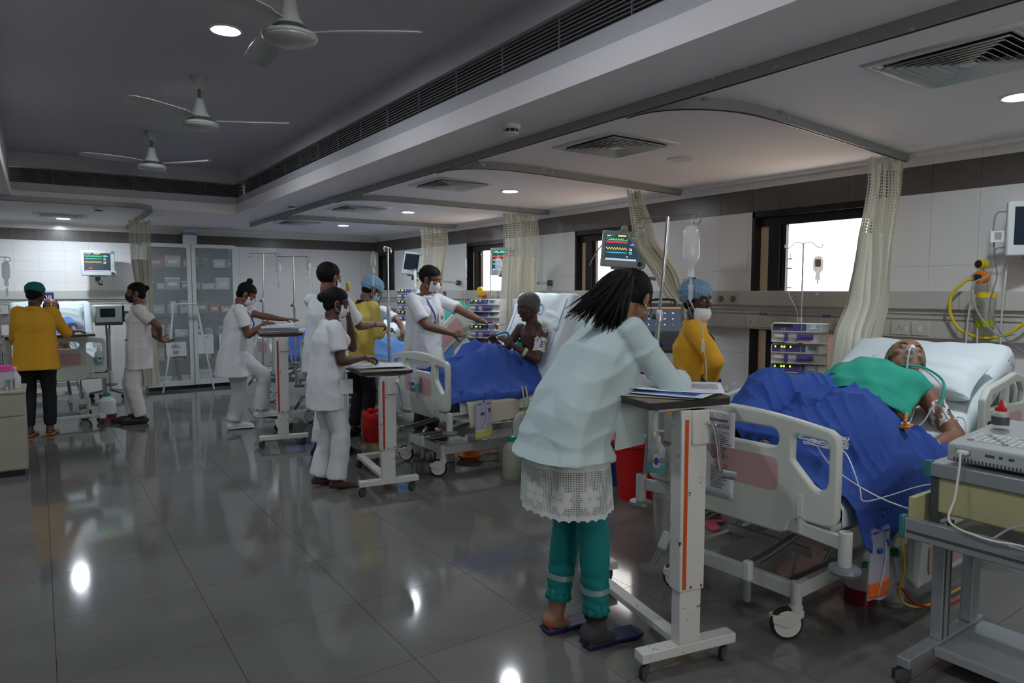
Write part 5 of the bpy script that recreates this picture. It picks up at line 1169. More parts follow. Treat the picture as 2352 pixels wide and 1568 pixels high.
def hair(P_, m='hair', bun=None, bun_r=.036, nape=True, curl=0, recede=0, name='hair'):
    B = MB(); Q, hs = P_.Q, P_.hs; f = -.02 if recede else 0
    g = 1.05 if curl and not recede else 1; B.ell(q_(P_, 0, -.026 + f * .3, .034), V((.083, .092, .091)) * hs * g, 22, 16, Q)
    if not recede: B.ell(q_(P_, 0, -.010, .050), V((.078, .091, .073)) * hs * g, 20, 14, Q)
    if recede: B.ell(q_(P_, 0, -.024, .050), V((.0775, .086, .0745)) * hs, 20, 14, Q)
    if nape: B.ell(q_(P_, 0, -.050, -.018), V((.064, .056, .062)) * hs, 16, 10, Q)
    for e in (-1, 1): B.ell(q_(P_, e * .066, .012, .010), V((.014, .018, .030)) * hs, 10, 8, Q)
    if bun: B.ell(q_(P_, *bun), V((bun_r * 1.1, bun_r, bun_r * .95)) * hs, 14, 10, Q)
    d = (lambda p, n: curl * np.sin(p[:, 0] * 230 + 3 * np.sin(p[:, 2] * 90)) * np.sin(p[:, 1] * 210 + 2) * np.sin(p[:, 2] * 240)) if curl else (lambda p, n: .0022 * np.sin(p[:, 0] * 330 + 2 * np.sin(p[:, 2] * 110)) * np.cos(p[:, 1] * 190 + p[:, 2] * 150))
    return put(fuse(B, .0055, 2, d), name, M[m], P_.t)
def mask(P_, m='maskw', down=0, loops=True, drop=0):
    Q, hs = P_.Q, P_.hs; B = MB()
    def fn(u, v):
        th = R(-80 + 160 * u); ph = R((-62 + 96 * v)); r = V((.0665, .092, .070)); x, y, z = math.sin(th) * math.cos(ph), math.cos(th) * math.cos(ph), math.sin(ph)
        pl = 1 + .012 * math.sin(v * 22) * math.cos(th) + (.10 * math.exp(-((u - .5) / .09) ** 2) * max(0, v - .35)); return q_(P_, x * r.x, .016 + y * r.y * pl, -.046 - drop + z * r.z)
    B.grid(fn, 16, 14); o = B.build('face_mask', M[m], P_.t, world=True, solid=.0022)
    if loops:
        for e in (-1, 1):
            L = MB().tube(smooth_path([q_(P_, e * .062, .028, -.018 - drop), q_(P_, e * .078, .004, .012), q_(P_, e * .084, -.022, .004), q_(P_, e * .076, -.02, -.03), q_(P_, e * .066, .022, -.070 - drop)], 4), .0014, 5); L.build('ear_loop', M['maskw'], P_.t, world=True)
    return o
def cap_(P_, m, puffy=True, name='bouffant_cap'):
    B = MB(); Q, hs = P_.Q, P_.hs
    if puffy:
        B.ell(q_(P_, 0, -.026, .055), V((.100, .116, .080)) * hs, 26, 18, Q); B.ell(q_(P_, 0, -.055, .02), V((.086, .085, .062)) * hs, 20, 12, Q)
        d = lambda p, n: .0035 * np.sin(np.arctan2(p[:, 1] - P_.hc.y, p[:, 0] - P_.hc.x) * 26) + .002 * np.sin(p[:, 2] * 180 + p[:, 0] * 90)
    else:
        B.ell(q_(P_, 0, -.020, .048), V((.090, .104, .076)) * hs, 24, 16, Q); B.ell(q_(P_, 0, -.012, .075), V((.078, .085, .050)) * hs, 20, 12, Q); d = lambda p, n: .0012 * np.sin(p[:, 2] * 130 + p[:, 0] * 60)
    o = put(fuse(B, .005, 2, d), name, m, P_.t)
    return o
def garment(P_, name, m, hem, rad=(1.0, 1.0), sleeve=.55, sr=1.0, amp=.006, seed=0, hemc=None, flare=1.12, vox=.009, slim=1.0, hang=True, cuff=0, top=.308, label=None, drop=None):
    """shirt, tunic or coat: body loft down to the hem with sleeves, one cloth surface"""
    H = P_.H; B = MB(); rt, fw, up, pel = P_.rt, P_.fwd, P_.up, P_.pel; rg = P_.ring; w_ = slim
    down = V((0, 0, -1)) if hang else -up
    hc = V(hemc) if hemc else V((pel.x, pel.y, hem)) if hang else pel - up * hem
    rf = V((fw.x, fw.y, 0)).normalized() if hang and abs(fw.z) < .9 else fw; rr = V((rt.x, rt.y, 0)).normalized() if hang else rt
    def r2(c, a, b, n=18): return [c + rr * a * math.cos(2 * PI * k / n) * (1 + .1 * abs(math.sin(4 * PI * k / n))) + rf * b * math.sin(2 * PI * k / n) * (1 + .1 * abs(math.sin(4 * PI * k / n))) for k in range(n)]
    R_ = [r2(hc, .118 * H * flare * rad[0], .088 * H * flare * rad[1]), r2(hc.lerp(pel, .5), .114 * H * (1 + (flare - 1) * .5) * rad[0], .084 * H * (1 + (flare - 1) * .5) * rad[1]), rg(pel, .112 * H * w_, .082 * H * w_), rg(pel + up * .06 * H, .107 * H * w_, .078 * H * w_), rg(pel + up * .12 * H, .102 * H * w_, .074 * H * w_), rg(P_.chest, .106 * H * w_, .078 * H * w_), rg(pel + up * .23 * H, .102 * H, .064 * H), rg(pel + up * .263 * H, .082 * H, .050 * H), rg(pel + up * (top - .023) * H, .046 * H, .042 * H)]
    B.loft(R_)
    for e in (-1, 1): B.ell(P_.chest + up * .012 * H + rt * e * .045 * H + fw * .045 * H, .042 * H, 12, 8)
    S_ = []
    for e in (-1, 1):
        a, el, wr = P_.arm[e]; B.ell(a - rt * e * .006, .0385 * H, 14, 10); B.ell(a - rt * e * .03 * H - up * .004, .034 * H, 14, 10)
        if sleeve <= 1:
            q = a.lerp(el, sleeve); B.cyl(a, q, .034 * H * sr, .038 * H * sr, 16)
        else:
            q = el.lerp(wr, sleeve - 1); B.cap(a, el, .037 * H * sr, .032 * H * sr, 16); B.ell(el, .033 * H * sr, 12, 8); B.cyl(el, q, .032 * H * sr, .026 * H * sr, 16)
        S_.append((q, (el - a if sleeve <= 1 else wr - el).normalized()))
    o = put(fuse(B, vox, 3, folds(amp, seed)), name, m, P_.t, label)
    if cuff:
        for (q, d), e in zip(S_, (-1, 1)):
            MB().lathe([(.0285 * H * sr, -.012), (.0285 * H * sr, .010), (.024 * H * sr, .011)], q, 16, d).build('cuff', cuff, P_.t, world=True)
    return o
def collar(P_, m, r=1.0, open_=True):
    H = P_.H; c = P_.nk - P_.up * .012 * H; d = P_.up; B = MB(); rings = []
    n = 22
    for k in range(n + 1):
        a = R(-70 + 320 * k / n) + PI * .5 + R(20) if open_ else 2 * PI * k / n
        o_ = P_.rt * math.cos(a) * .050 * H * r + P_.fwd * math.sin(a) * .046 * H * r; tip = .018 * H * (1 if 2 < k < n - 2 else .6)
        rings.append([c + o_, c + o_ * .93 + d * tip, c + o_ * 1.15 + d * .004 * H - V((0, 0, .006)), c + o_ * 1.12 - d * .008 * H])
    B.loft(rings, cap=True, close=True); return B.build('collar', m, P_.t, world=True)
def trousers(P_, m, r=1.0, hemr=1.0, amp=.007, seed=1, name='trousers', top=.02, vox=.010, ankle=.9, smooth=4):
    H = P_.H; B = MB(); B.loft([P_.ring(P_.pel - P_.up * .05 * H, .095 * H, .07 * H), P_.ring(P_.pel, .108 * H * (.9 + .1 * r), .076 * H), P_.ring(P_.pel + P_.up * top * H, .10 * H, .072 * H)])
    for e in (-1, 1):
        h, k, a = P_.leg[e][:3]; q = k.lerp(a, ankle); B.cap(h, k, .058 * H * r, .042 * H * r, 14); B.ell(k, .042 * H * r, 14, 10); B.cyl(k, q, .042 * H * r, .034 * H * hemr, 16)
    return put(fuse(B, vox, smooth, folds(amp, seed, 16, 12)), name, m, P_.t)
def shoe(P_, m, sole=None, slip=False):
    H = P_.H
    for e in (-1, 1):
        h, k, a, td, f = P_.leg[e]; fl = V((td.x, td.y, 0)).normalized(); s_ = V((fl.y, -fl.x, 0)); z = f.z - .019 * H
        c = V((f.x, f.y, max(z, 0) + .002)) + fl * .042 * H
        ol = [(-.022, -.078), (.022, -.078), (.026, -.03), (.024, .02), (.031, .06), (.022, .088), (-.002, .094), (-.026, .082), (-.029, .04), (-.023, 0), (-.026, -.04)]
        o = MB().prism([(x * H * 1.05, y * H) for x, y in ol], c - V((0, 0, .0)), s_, fl, .016 if slip else .010); 
        so = o.build('slipper' if slip else 'shoe_sole', sole or m, P_.t, .004, world=True)
        if slip:
            B = MB(); B.loft([[c + s_ * x * H + fl * y * H + V((0, 0, z2 * H)) for x, z2 in ((-.030, .004), (-.027, .026), (-.012, .037), (.012, .037), (.027, .026), (.030, .004))] for y in (.012, .045)], cap=False, close=False); B.build('strap', m, so, solid=.004, world=True)
        else:
            B = MB(); B.cap(f - fl * .022 * H, f + fl * .07 * H, .026 * H, .024 * H, 12); B.cap(f + fl * .06 * H, f + fl * .115 * H - V((0, 0, .006 * H)), .025 * H, .017 * H, 12); B.cap(f, a, .026 * H, .025 * H)
            put(fuse(B, .007, 3), 'sock_shoe', m, P_.t)
def lanyard(P_, m):
    H = P_.H; c = P_.nk; B = MB()
    for e in (-1, 1): B.tube(smooth_path([c + P_.rt * e * .05 * H - P_.fwd * .02 * H + P_.up * .01, c + P_.rt * e * .055 * H + P_.fwd * .055 * H - P_.up * .035 * H, P_.chest + P_.rt * e * .02 * H + P_.fwd * .105 * H, P_.chest + P_.fwd * .095 * H - P_.up * .05 * H], 5), .005, 6)
    return B.build('lanyard', m, P_.t, world=True)
def stand(label, x, y, yaw, H, lean=0, side=0, head=(0, 0), back=0, off=(0, 0), feet=None, **kw):
    """upright figure; yaw of the facing direction in degrees (0 = +X), head = (turn, pitch down)"""
    f = V((math.cos(R(yaw)), math.sin(R(yaw)), 0)); rt = V((f.y, -f.x, 0)); ln = R(lean)
    spine = V((0, 0, 1)) * math.cos(ln) + f * math.sin(ln) + rt * math.sin(R(side)); pel = V((x, y, .546 * H)) + f * (off[0] - .03 * math.sin(ln) * 3) + rt * off[1]
    a = R(yaw + head[0]); hf = V((math.cos(a) * math.cos(R(head[1])), math.sin(a) * math.cos(R(head[1])), -math.sin(R(head[1])))); hu = V((math.cos(a) * math.sin(R(head[1])), math.sin(a) * math.sin(R(head[1])), math.cos(R(head[1]))))
    ft = feet or {-1: (-.01, 0), 1: (.01, 0)}; F = {e: V((x, y, 0)) + f * ft[e][0] + rt * (e * .055 * H + ft[e][1]) + V((0, 0, ft[e][2] if len(ft[e]) > 2 else 0)) for e in (-1, 1)}
    return person(label, (x, y, 0), H, pel, spine, f, hf, hu, feet=F, **kw)

# ---- the woman in the pale coat, foreground
D1 = stand('woman in long pale coat and lace tunic bending over the overbed table, ponytail down', 1.875, 2.24, -8, 1.72, lean=29, head=(27, 50), skin='skinl', hands={1: (2.34, 2.10, 1.155), -1: (2.36, 2.36, 1.14)}, elb={1: (-.9, -.8, -.25), -1: (-.5, .8, -.2)}, vox=.009, hvox=.0035, palm={1: (.0, .35, -1), -1: (0, -.2, -1)}, curlL=.8, curlR=.75, feet={-1: (-.04, 0), 1: (.05, 0)}, neck=(.55, 0, .8), brow=False, handkw={1: dict(d=(.7, .5, -.05)), -1: dict(d=(1, -.2, -.05))})
hair(D1, nape=True)
H_ = D1.H
garment(D1, 'coat', M['coatc'], .80, rad=(1.0, 1.02), sleeve=1.70, sr=1.06, amp=.0115, seed=3, hemc=(1.81, 2.265, .82), flare=1.22, vox=.0075, slim=1.08)
collar(D1, M['coatc'], 1.05)
B = MB(); c0 = V((1.835, 2.255, 0)); rf, rr = V((1, .09, 0)).normalized(), V((.09, -1, 0)).normalized(); rings = []
lace = mat('lace_cloth', (.66, .70, .66), .85, bump=.3, bscale=90)
nt = lace.node_tree; bs = nt.nodes['Principled BSDF']; tc = nt.nodes.new('ShaderNodeTexCoord')
def mth(op, a, b=None, c=None):
    n = nt.nodes.new('ShaderNodeMath'); n.operation = op
    for i, v in enumerate((a, b, c)):
        if v is None: continue
        if isinstance(v, (int, float)): n.inputs[i].default_value = v
        else: nt.links.new(v, n.inputs[i])
    return n.outputs[0]
sp = nt.nodes.new('ShaderNodeSeparateXYZ'); nt.links.new(tc.outputs['UV'], sp.inputs[0]); u_, v_ = sp.outputs[0], sp.outputs[1]
net = mth('MAXIMUM', mth('LESS_THAN', mth('FRACT', mth('MULTIPLY', u_, 150)), .45), mth('LESS_THAN', mth('FRACT', mth('MULTIPLY', v_, 150)), .45))
fu = mth('SUBTRACT', mth('FRACT', mth('MULTIPLY', u_, 8.2)), .5); fv = mth('DIVIDE', mth('SUBTRACT', v_, .085), .122)
ang = mth('ARCTAN2', fv, fu); rad_ = mth('SQRT', mth('ADD', mth('MULTIPLY', fu, fu), mth('MULTIPLY', fv, fv)))
flo = mth('LESS_THAN', rad_, mth('ADD', .24, mth('MULTIPLY', .16, mth('ABSOLUTE', mth('SINE', mth('MULTIPLY', ang, 3))))))
hol = mth('GREATER_THAN', rad_, .06); flo = mth('MULTIPLY', flo, hol); edge = mth('LESS_THAN', v_, .022); pl_ = mth('GREATER_THAN', v_, .19)
al_ = mth('MAXIMUM', mth('MAXIMUM', net, flo), mth('MAXIMUM', edge, pl_)); nt.links.new(al_, bs.inputs['Alpha'])
nu, nv = 96, 16; uv = []
def fn(v, u):
    a = u * 2 * PI; z = .86 - v * (.86 - .605); k = 1.0 + .10 * v; w_ = 1 + .03 * math.sin(a * 7 + v * 2) + .02 * math.sin(a * 13 + 1); z2 = z + (.010 * abs(math.sin(a * 16)) - .02 * (math.cos(a + .5)) * v if v > .93 else -.02 * math.cos(a + .5) * v)
    uv.append((u * 1.22, z - .605)); return c0 + rr * math.cos(a) * .195 * k * w_ + rf * math.sin(a) * .168 * k * w_ + V((0, 0, z2))
B.grid(fn, nv, nu); o = B.build('lace_tunic', lace, D1.t, world=True); me = o.data; ul = me.uv_layers.new(name='UVMap'); li = np.zeros(len(me.loops), dtype=np.int32); me.loops.foreach_get('vertex_index', li); ul.data.foreach_set('uv', np.array(uv)[li].astype(np.float32).ravel())
B = MB()
for e in (-1, 1):
    h, k, a = D1.leg[e][:3]; q = k.lerp(a, .78); B.cap(h, k, .096, .065, 14); B.cap(k, k.lerp(a, .35), .065, .065, 14); B.cyl(k.lerp(a, .3), q, .065, .054, 16)
put(fuse(B, .008, 4, lambda p, n: .0022 * np.sin(p[:, 2] * 120 + 2 * np.sin(p[:, 0] * 40)) * np.clip((.45 - p[:, 2]) * 6, .15, 1)), 'leggings', M['teal'], D1.t)
for e in (-1, 1):
    k, a = D1.leg[e][1:3]; d = (a - k).normalized(); q = k.lerp(a, .58); MB().lathe([(.0625, -.012), (.0625, .012)], q, 24, d).build('trim_band', mat('silver_trim', (.35, .45, .45), .4, metal=.4), D1.t, world=True)
    q = k.lerp(a, .78); B = MB(); B.loft([[q + d * z + (axes(d)[0] * math.cos(t) + axes(d)[1] * math.sin(t)) * (r + .004 * math.sin(t * 9)) for t in np.linspace(0, 2 * PI, 37)[:-1]] for z, r in ((-.03, .050), (0, .052), (.02, .058))], cap=False); B.build('frill', M['teal'], D1.t, world=True, solid=.002)
h, k, a, td, f = D1.leg[1]
B = MB(); B.cap(k.lerp(a, .80), a, .046, .044, 14); B.cap(f - td * .04, f + td * .085 , .047, .042, 14); B.ell(a, .050, 12, 8); put(fuse(B, .006, 4, folds(.002, 4)), 'ankle_sock', mat('grey_sock', (.05, .05, .055), .8), D1.t)
MB().lathe([(.050, -.018), (.051, .018)], k.lerp(a, .84), 20, (a - k)).build('sock_band', M['blackc'], D1.t, world=True)
shoe(D1, mat('navy_strap', (.02, .03, .10), .4), mat('navy_sole', (.015, .02, .09), .45), True)
for e in (-1, 1):
    f = D1.leg[e][4]; td = D1.leg[e][3]; c = V((f.x, f.y, 0)) + td * .042 * H_; B = MB(); B.prism([(x * H_ * 1.04, y * H_ * .99) for x, y in [(-.022, -.078), (.022, -.078), (.026, -.03), (.024, .02), (.031, .06), (.022, .088), (-.002, .094), (-.026, .082), (-.029, .04), (-.023, 0), (-.026, -.04)]], c + V((0, 0, .0005)), V((td.y, -td.x, 0)), td, .007); B.build('red_outsole', mat('red_outsole', (.4, .02, .02), .5), D1.t, world=True)
rnd = random.Random(3); B = MB(); src = q_(D1, 0, -.105, .03)
for k in range(150):
    a = rnd.uniform(0, 2 * PI); r = math.sqrt(rnd.random()); s0 = src + V((math.cos(a) * .022 * r, math.sin(a) * .022 * r, rnd.uniform(-.02, .02))); fan_ = rnd.uniform(-1, 1); dep = rnd.uniform(-.02, .02)
    tip = V((1.845 + .105 * (fan_ + .5) , 2.165 - .055 * fan_, 1.395 - .065 * max(fan_, -.5) + rnd.uniform(-.035, .015))) + V((rnd.uniform(-.03, .02), dep, 0)); m1 = s0.lerp(tip, .30) + V((-.03, -.05 + dep, .045)); m2 = s0.lerp(tip, .68) + V((-.02 - .02 * fan_, -.045 + dep, .035))
    B.tube(smooth_path([s0, m1, m2, tip], 5), [.010, .0105, .011, .011, .011, .0105, .010, .0095, .009, .008, .007, .006, .005, .0035, .002, .001], 5)
B.ell(src, .034, 12, 8); B.build('ponytail', M['hair'], D1.t, world=True)
MB().lathe([(.026, -.012), (.030, 0), (.026, .012)], src + V((-.012, -.006, .004)), 16, (-.8, -.3, .3)).build('hair_tie', M['blackc'], D1.t, world=True)
for e in (1,):
    MB().tube([q_(D1, e * .031 + math.cos(t) * .022, .100, .0 + math.sin(t) * .019) for t in np.linspace(0, 2 * PI, 15)], .0016, 5).build('glasses_rim', M['black'], D1.t, world=True)
    MB().tube([q_(D1, .052, .100, .006), q_(D1, .072, .07, .008), q_(D1, .083, -.008, .012)], .0016, 5).build('glasses_temple', M['black'], D1.t, world=True)
MB().ell(q_(D1, .083, -.004, -.040), .006, 8, 6).build('earring', mat('gold', (.7, .45, .1), .3, metal=1), D1.t, world=True)
MB().prism(rrect(-.075, .075, -.10, .09, .01), (2.00, 2.035, .97), V((1, -.15, .1)).normalized(), V((.1, 0, 1)).normalized(), .004).build('pocket', M['coatc'], D1.t, world=True)
MB().tube([(1.712, 2.155, .83), (1.705, 2.15, .92), (1.712, 2.14, 1.0)], [.004, .005, .002], 6).build('back_vent', mat('vent_shadow_cloth', (.12, .15, .15), .9), D1.t, world=True)  # dark strip paints the shadow in the coat's open vent

# ---- nurse with raised hand at the second table
N6 = stand('nurse in white tunic with low bun, hand at chin, standing at the second overbed table', 1.80, 5.10, -8, 1.54, lean=6, head=(-2, 12), skin='skind', hands={1: (2.04, 4.98, 1.00), -1: (1.99, 5.12, 1.28)}, elb={1: (.0, -.3, -1), -1: (.35, .1, -1)}, palm={1: (.1, .3, -1), -1: (-1, -.2, 0)}, curlR=.9, curlL=1.1, handkw={1: dict(d=(1, .25, 0)), -1: dict(d=(-.25, -.1, 1))}, feet={-1: (-.06, .0), 1: (.04, 0)})
hair(N6, bun=(0, -.115, .022), bun_r=.044); mask(N6); garment(N6, 'tunic', M['uniform'], .62, sleeve=.70, sr=1.10, amp=.0065, seed=7, flare=1.02, rad=(1.0, 1.05)); collar(N6, M['uniform']); trousers(N6, M['uniform'], 1.12, 1.5, amp=.009, seed=9, ankle=.97)
MB().prism(rrect(-.05, .05, -.06, .05, .006), (1.88, 4.925, .80), (1, -.1, 0), (0, 0, 1), .004).build('pocket', M['uniform'], N6.t, world=True)

# ---- nurse writing at the third table
N4 = stand('nurse with high bun writing at the table of files, one foot on its base', 1.72, 7.75, -10, 1.62, lean=9, head=(-6, 32), skin='skin', hands={1: (2.02, 7.60, 1.16), -1: (2.28, 7.42, 1.17)}, elb={1: (-.4, -.2, -1), -1: (-.2, .3, -1)}, palm={1: (.1, .3, -1), -1: (0, .1, -1)}, curlR=.8, curlL=.2, handkw={1: dict(d=(1, -.1, -.1)), -1: dict(d=(1, -.4, 0))}, feet={-1: (-.03, 0), 1: (.24, -.05, .13)})
hair(N4, bun=(0, -.045, .135), bun_r=.034); mask(N4); garment(N4, 'tunic', M['uniform'], .60, sleeve=.66, sr=1.12, amp=.0065, seed=17, flare=1.15, rad=(1.05, 1.15)); collar(N4, M['uniform']); trousers(N4, M['uniform'], 1.15, 1.5, amp=.009, seed=19, ankle=.95); shoe(N4, M['uniform']); lanyard(N4, M['navy'])

# ---- nurse in black mask, hands behind her back
N3 = stand('nurse in black mask with hands clasped behind her, before the glass cabinet', .93, 8.86, 172, 1.60, lean=-2, head=(0, 4), skin='skin', hands={1: (1.10, 8.98, .98), -1: (1.14, 8.80, .96)}, elb={1: (.6, .8, -.3), -1: (.6, -.8, -.3)}, palm={1: (1, 0, 0), -1: (1, 0, 0)}, handkw={-1: dict(d=(.8, .3, -.4)), 1: dict(d=(.6, -.5, -.4))}, feet={-1: (0, 0), 1: (.1, 0)})
hair(N3, bun=(0, -.115, .05), bun_r=.032); mask(N3, 'blackc'); garment(N3, 'tunic', M['uniform2'], .62, sleeve=.70, sr=1.08, amp=.0065, seed=27, flare=1.0, rad=(.96, .98)); collar(N3, M['uniform2']); trousers(N3, M['uniform2'], 1.05, 1.2, amp=.007, seed=29, ankle=.95); shoe(N3, mat('dark_shoe', (.02, .018, .017), .6))
MB().prism(rrect(-.035, .035, -.008, .008, .002), (.815, 8.76, .96), V((1, .05, .1)).normalized(), (0, 0, 1), .004).build('pocket_trim', M['blackc'], N3.t, world=True)

# ---- attendant in mustard with teal cap at bed 08
A1 = stand('attendant in mustard shirt and teal cap seen from behind at bed 08', -.04, 8.62, 78, 1.60, lean=5, head=(-22, 10), skin='skind', hands={1: (.27, 8.93, 1.065), -1: (-.10, 8.93, 1.065)}, elb={1: (.45, -.3, -1), -1: (-.3, -.2, -1)}, palm={1: (0, 0, -1), -1: (0, 0, -1)}, curlR=.3, curlL=.4, feet={-1: (0, 0), 1: (.02, .0)}, handkw={1: dict(d=(1, .3, 0)), -1: dict(d=(.3, 1, 0))})
hair(A1); cap_(A1, mat('teal_cap', (.005, .14, .13), .75), False, 'surgical_cap'); garment(A1, 'shirt', M['yellowc'], .70, sleeve=1.5, sr=1.05, amp=.006, seed=31, flare=1.06, rad=(1.05, 1.08), slim=1.04); collar(A1, M['yellowc']); trousers(A1, M['blackc'], 1.02, 1.0, amp=.0065, seed=33); shoe(A1, M['orange'], M['orange'], True)

# ---- man with short hair at the light blue bed
M5 = stand('man with short black hair and white mask in white tunic, back turned, behind the nurse', 2.12, 6.05, 28, 1.76, lean=4, head=(-4, 8), skin='skin', female=False, hands={1: (2.62, 6.12, 1.19), -1: (2.5, 6.5, 1.15)}, elb={1: (-.2, -.5, -1), -1: (-.2, .5, -1)}, palm={1: (0, .5, -.8), -1: (0, 0, -1)}, curlR=.8, handkw={1: dict(d=(1, .1, 0))})
hair(M5, nape=False); mask(M5); garment(M5, 'tunic', M['uniform'], .78, sleeve=.8, sr=1.08, amp=.0065, seed=41, flare=1.05); collar(M5, M['uniform']); trousers(M5, M['uniform'], 1.1, 1.2, amp=.007, seed=43); shoe(M5, M['blackc'])
a_, e_, w_ = M5.arm[1]; MB().lathe([(.026, -.013), (.029, 0), (.026, .013)], e_.lerp(w_, .93), 16, w_ - e_).build('wrist_watch', M['black'], M5.t, world=True)

# ---- attendant in pale yellow with blue cap and mask
Y7 = stand('attendant in pale yellow shirt, blue bouffant cap and blue mask looking down at the patient', 2.70, 6.70, 15, 1.68, lean=12, head=(-20, 35), skin='skin', hands={1: (3.02, 6.72, 1.10), -1: (3.0, 6.95, 1.08)}, elb={1: (-.2, -.5, -1), -1: (0, .5, -1)}, palm={1: (0, .2, -1), -1: (0, 0, -1)}, curlR=.7)
hair(Y7); cap_(Y7, mat('bouffant_blue', (.25, .42, .58), .7)); mask(Y7, 'maskb'); garment(Y7, 'shirt', M['yellowp'], .70, sleeve=1.4, sr=1.05, amp=.006, seed=51, flare=1.1); collar(Y7, M['blackc'], 1.0); trousers(Y7, M['blackc']); shoe(Y7, M['blackc']); lanyard(Y7, M['blackc'])

# ---- nurse bending over the far side of the light blue bed
N8 = stand('nurse in white bending over the light blue bed, blue mask under her chin', 3.42, 8.15, -100, 1.60, lean=22, head=(12, 45), skin='skin', hands={1: (3.12, 7.62, 1.03), -1: (3.62, 7.60, 1.04)}, elb={1: (-.9, .2, -.3), -1: (.9, .2, -.3)}, palm={1: (0, 0, -1), -1: (0, 0, -1)}, curlR=.7, curlL=.7)
hair(N8); mask(N8, 'maskb', drop=.015); garment(N8, 'tunic', M['uniform'], .62, sleeve=.7, sr=1.1, amp=.0065, seed=61, flare=1.05); collar(N8, M['uniform']); trousers(N8, M['uniform']); lanyard(N8, M['navy']); shoe(N8, M['uniform'])

# ---- young doctor reaching towards the sitting patient
D9 = stand('young doctor in short-sleeved white coat and blue mask reaching out to the sitting patient', 3.20, 6.22, -75, 1.76, lean=4, side=0, head=(28, 16), skin='skin', female=False, hands={1: (3.34, 5.90, 1.09), -1: (3.63, 5.76, 1.20)}, elb={1: (-.7, -.2, -1), -1: (.5, .6, -.2)}, palm={1: (.6, .6, -.2), -1: (0, -.2, -1)}, curlR=.9, curlL=.55, handkw={1: dict(d=(1, -.35, .0)), -1: dict(d=(.8, -.6, -.15))}, vox=.011)
hair(D9, nape=False); mask(D9); garment(D9, 'coat', M['uniform'], .74, sleeve=.78, sr=1.04, amp=.0065, seed=71, flare=1.08, rad=(1.05, 1.05), vox=.008); collar(D9, M['uniform'], 1.05); trousers(D9, mat('dark_trousers', (.03, .035, .06), .8)); shoe(D9, M['black'])
a_, e_, w_ = D9.arm[-1]; MB().lathe([(.026, -.014), (.030, 0), (.026, .014)], e_.lerp(w_, .92), 16, w_ - e_).build('wrist_watch', M['black'], D9.t, world=True)
c = D9.chest; f, r_, u = D9.fwd, D9.rt, D9.up; H9 = D9.H; B = MB()
for e in (-1, 1): B.prism([(0, 0), (.045, .06), (.055, .13), (.02, .16), (-.005, .10)] if e > 0 else [(0, 0), (-.045, .06), (-.055, .13), (-.02, .16), (.005, .10)], c + f * .156 - u * .0 , r_, (u - f * .28).normalized(), .003)
B.build('lapel', M['uniform'], D9.t, world=True)
MB().prism([(-.045, .05), (-.045, -.04), (0, -.055), (.045, -.04), (.045, .05)], c + f * .178 - r_ * .068 - u * .03, (r_ * 1 + f * .15).normalized(), (u - f * .12).normalized(), .003).build('breast_pocket', M['uniform'], D9.t, world=True)
MB().lathe([(.0, .004), (.020, .004), (.024, .002), (.024, 0)], c + f * .182 - r_ * .070 - u * .022, 22, f).build('badge_ring', mat('badge_white', (.7, .6, .62), .7), D9.t, world=True)
MB().box(c + f * .186 - r_ * .070 - u * .022, (.018, .004, .016), rz=math.atan2(f.y, f.x) - PI / 2).build('badge_emblem', M['redink'], D9.t, world=True)
MB().lathe([(.0, .004), (.008, .004), (.008, 0)], c + f * .158 - u * .075, 12, f).build('coat_button', M['dgrey'], D9.t, world=True)
B = MB()
B.tube(smooth_path([D9.nk + r_ * .07 + f * .01, D9.nk + r_ * .055 + f * .09 - u * .05, c + r_ * .03 + f * .162 + u * .03, c + r_ * .0 + f * .164 - u * .05], 5), .0065, 6).build('lanyard', M['blueink'], D9.t, world=True)

# ---- attendant in mustard with bouffant cap, right of the table
A2 = stand('attendant in mustard tunic with black cuffs, blue cap and mask on chin, looking aside', 3.57, 3.06, -52, 1.57, lean=0, head=(-38, 4), skin='skind', hands={1: (3.49, 2.88, .88), -1: (3.83, 3.06, .80)}, elb={1: (-.15, -.9, -.5), -1: (.5, .6, 0)}, palm={1: (.5, .5, 0), -1: (-.5, -.5, 0)}, curlL=.5, curlR=.5, hvox=.004, vox=.010)
hair(A2); cap_(A2, mat('bouffant_pale', (.20, .34, .46), .7)); mask(A2, 'maskw', drop=.044); garment(A2, 'tunic', M['yellowc'], .70, sleeve=1.62, sr=1.16, amp=.006, seed=81, flare=1.12, rad=(1.08, 1.1), slim=1.12, cuff=M['blackc'], vox=.008); collar(A2, M['yellowc'], 1.0); trousers(A2, M['blackc'], 1.0, .9); shoe(A2, M['blackc'], mat('pink_sole', (.45, .07, .11), .5), True)
f, r_ = A2.fwd, A2.rt; MB().tube(smooth_path([A2.nk + r_ * .05 - f * .02, A2.nk + r_ * .03 + f * .095 - V((0, 0, .08)), A2.chest + f * .135, A2.pel + f * .12 + V((0, 0, .08))], 5), .008, 6).build('black_placket', M['blackc'], A2.t, world=True)
MB().tube([A2.pel + r_ * .05 + f * .115 + V((0, 0, -.02)), A2.pel + r_ * .13 + f * .06 + V((0, 0, -.02))], .007, 6).build('pocket_trim', M['blackc'], A2.t, world=True)

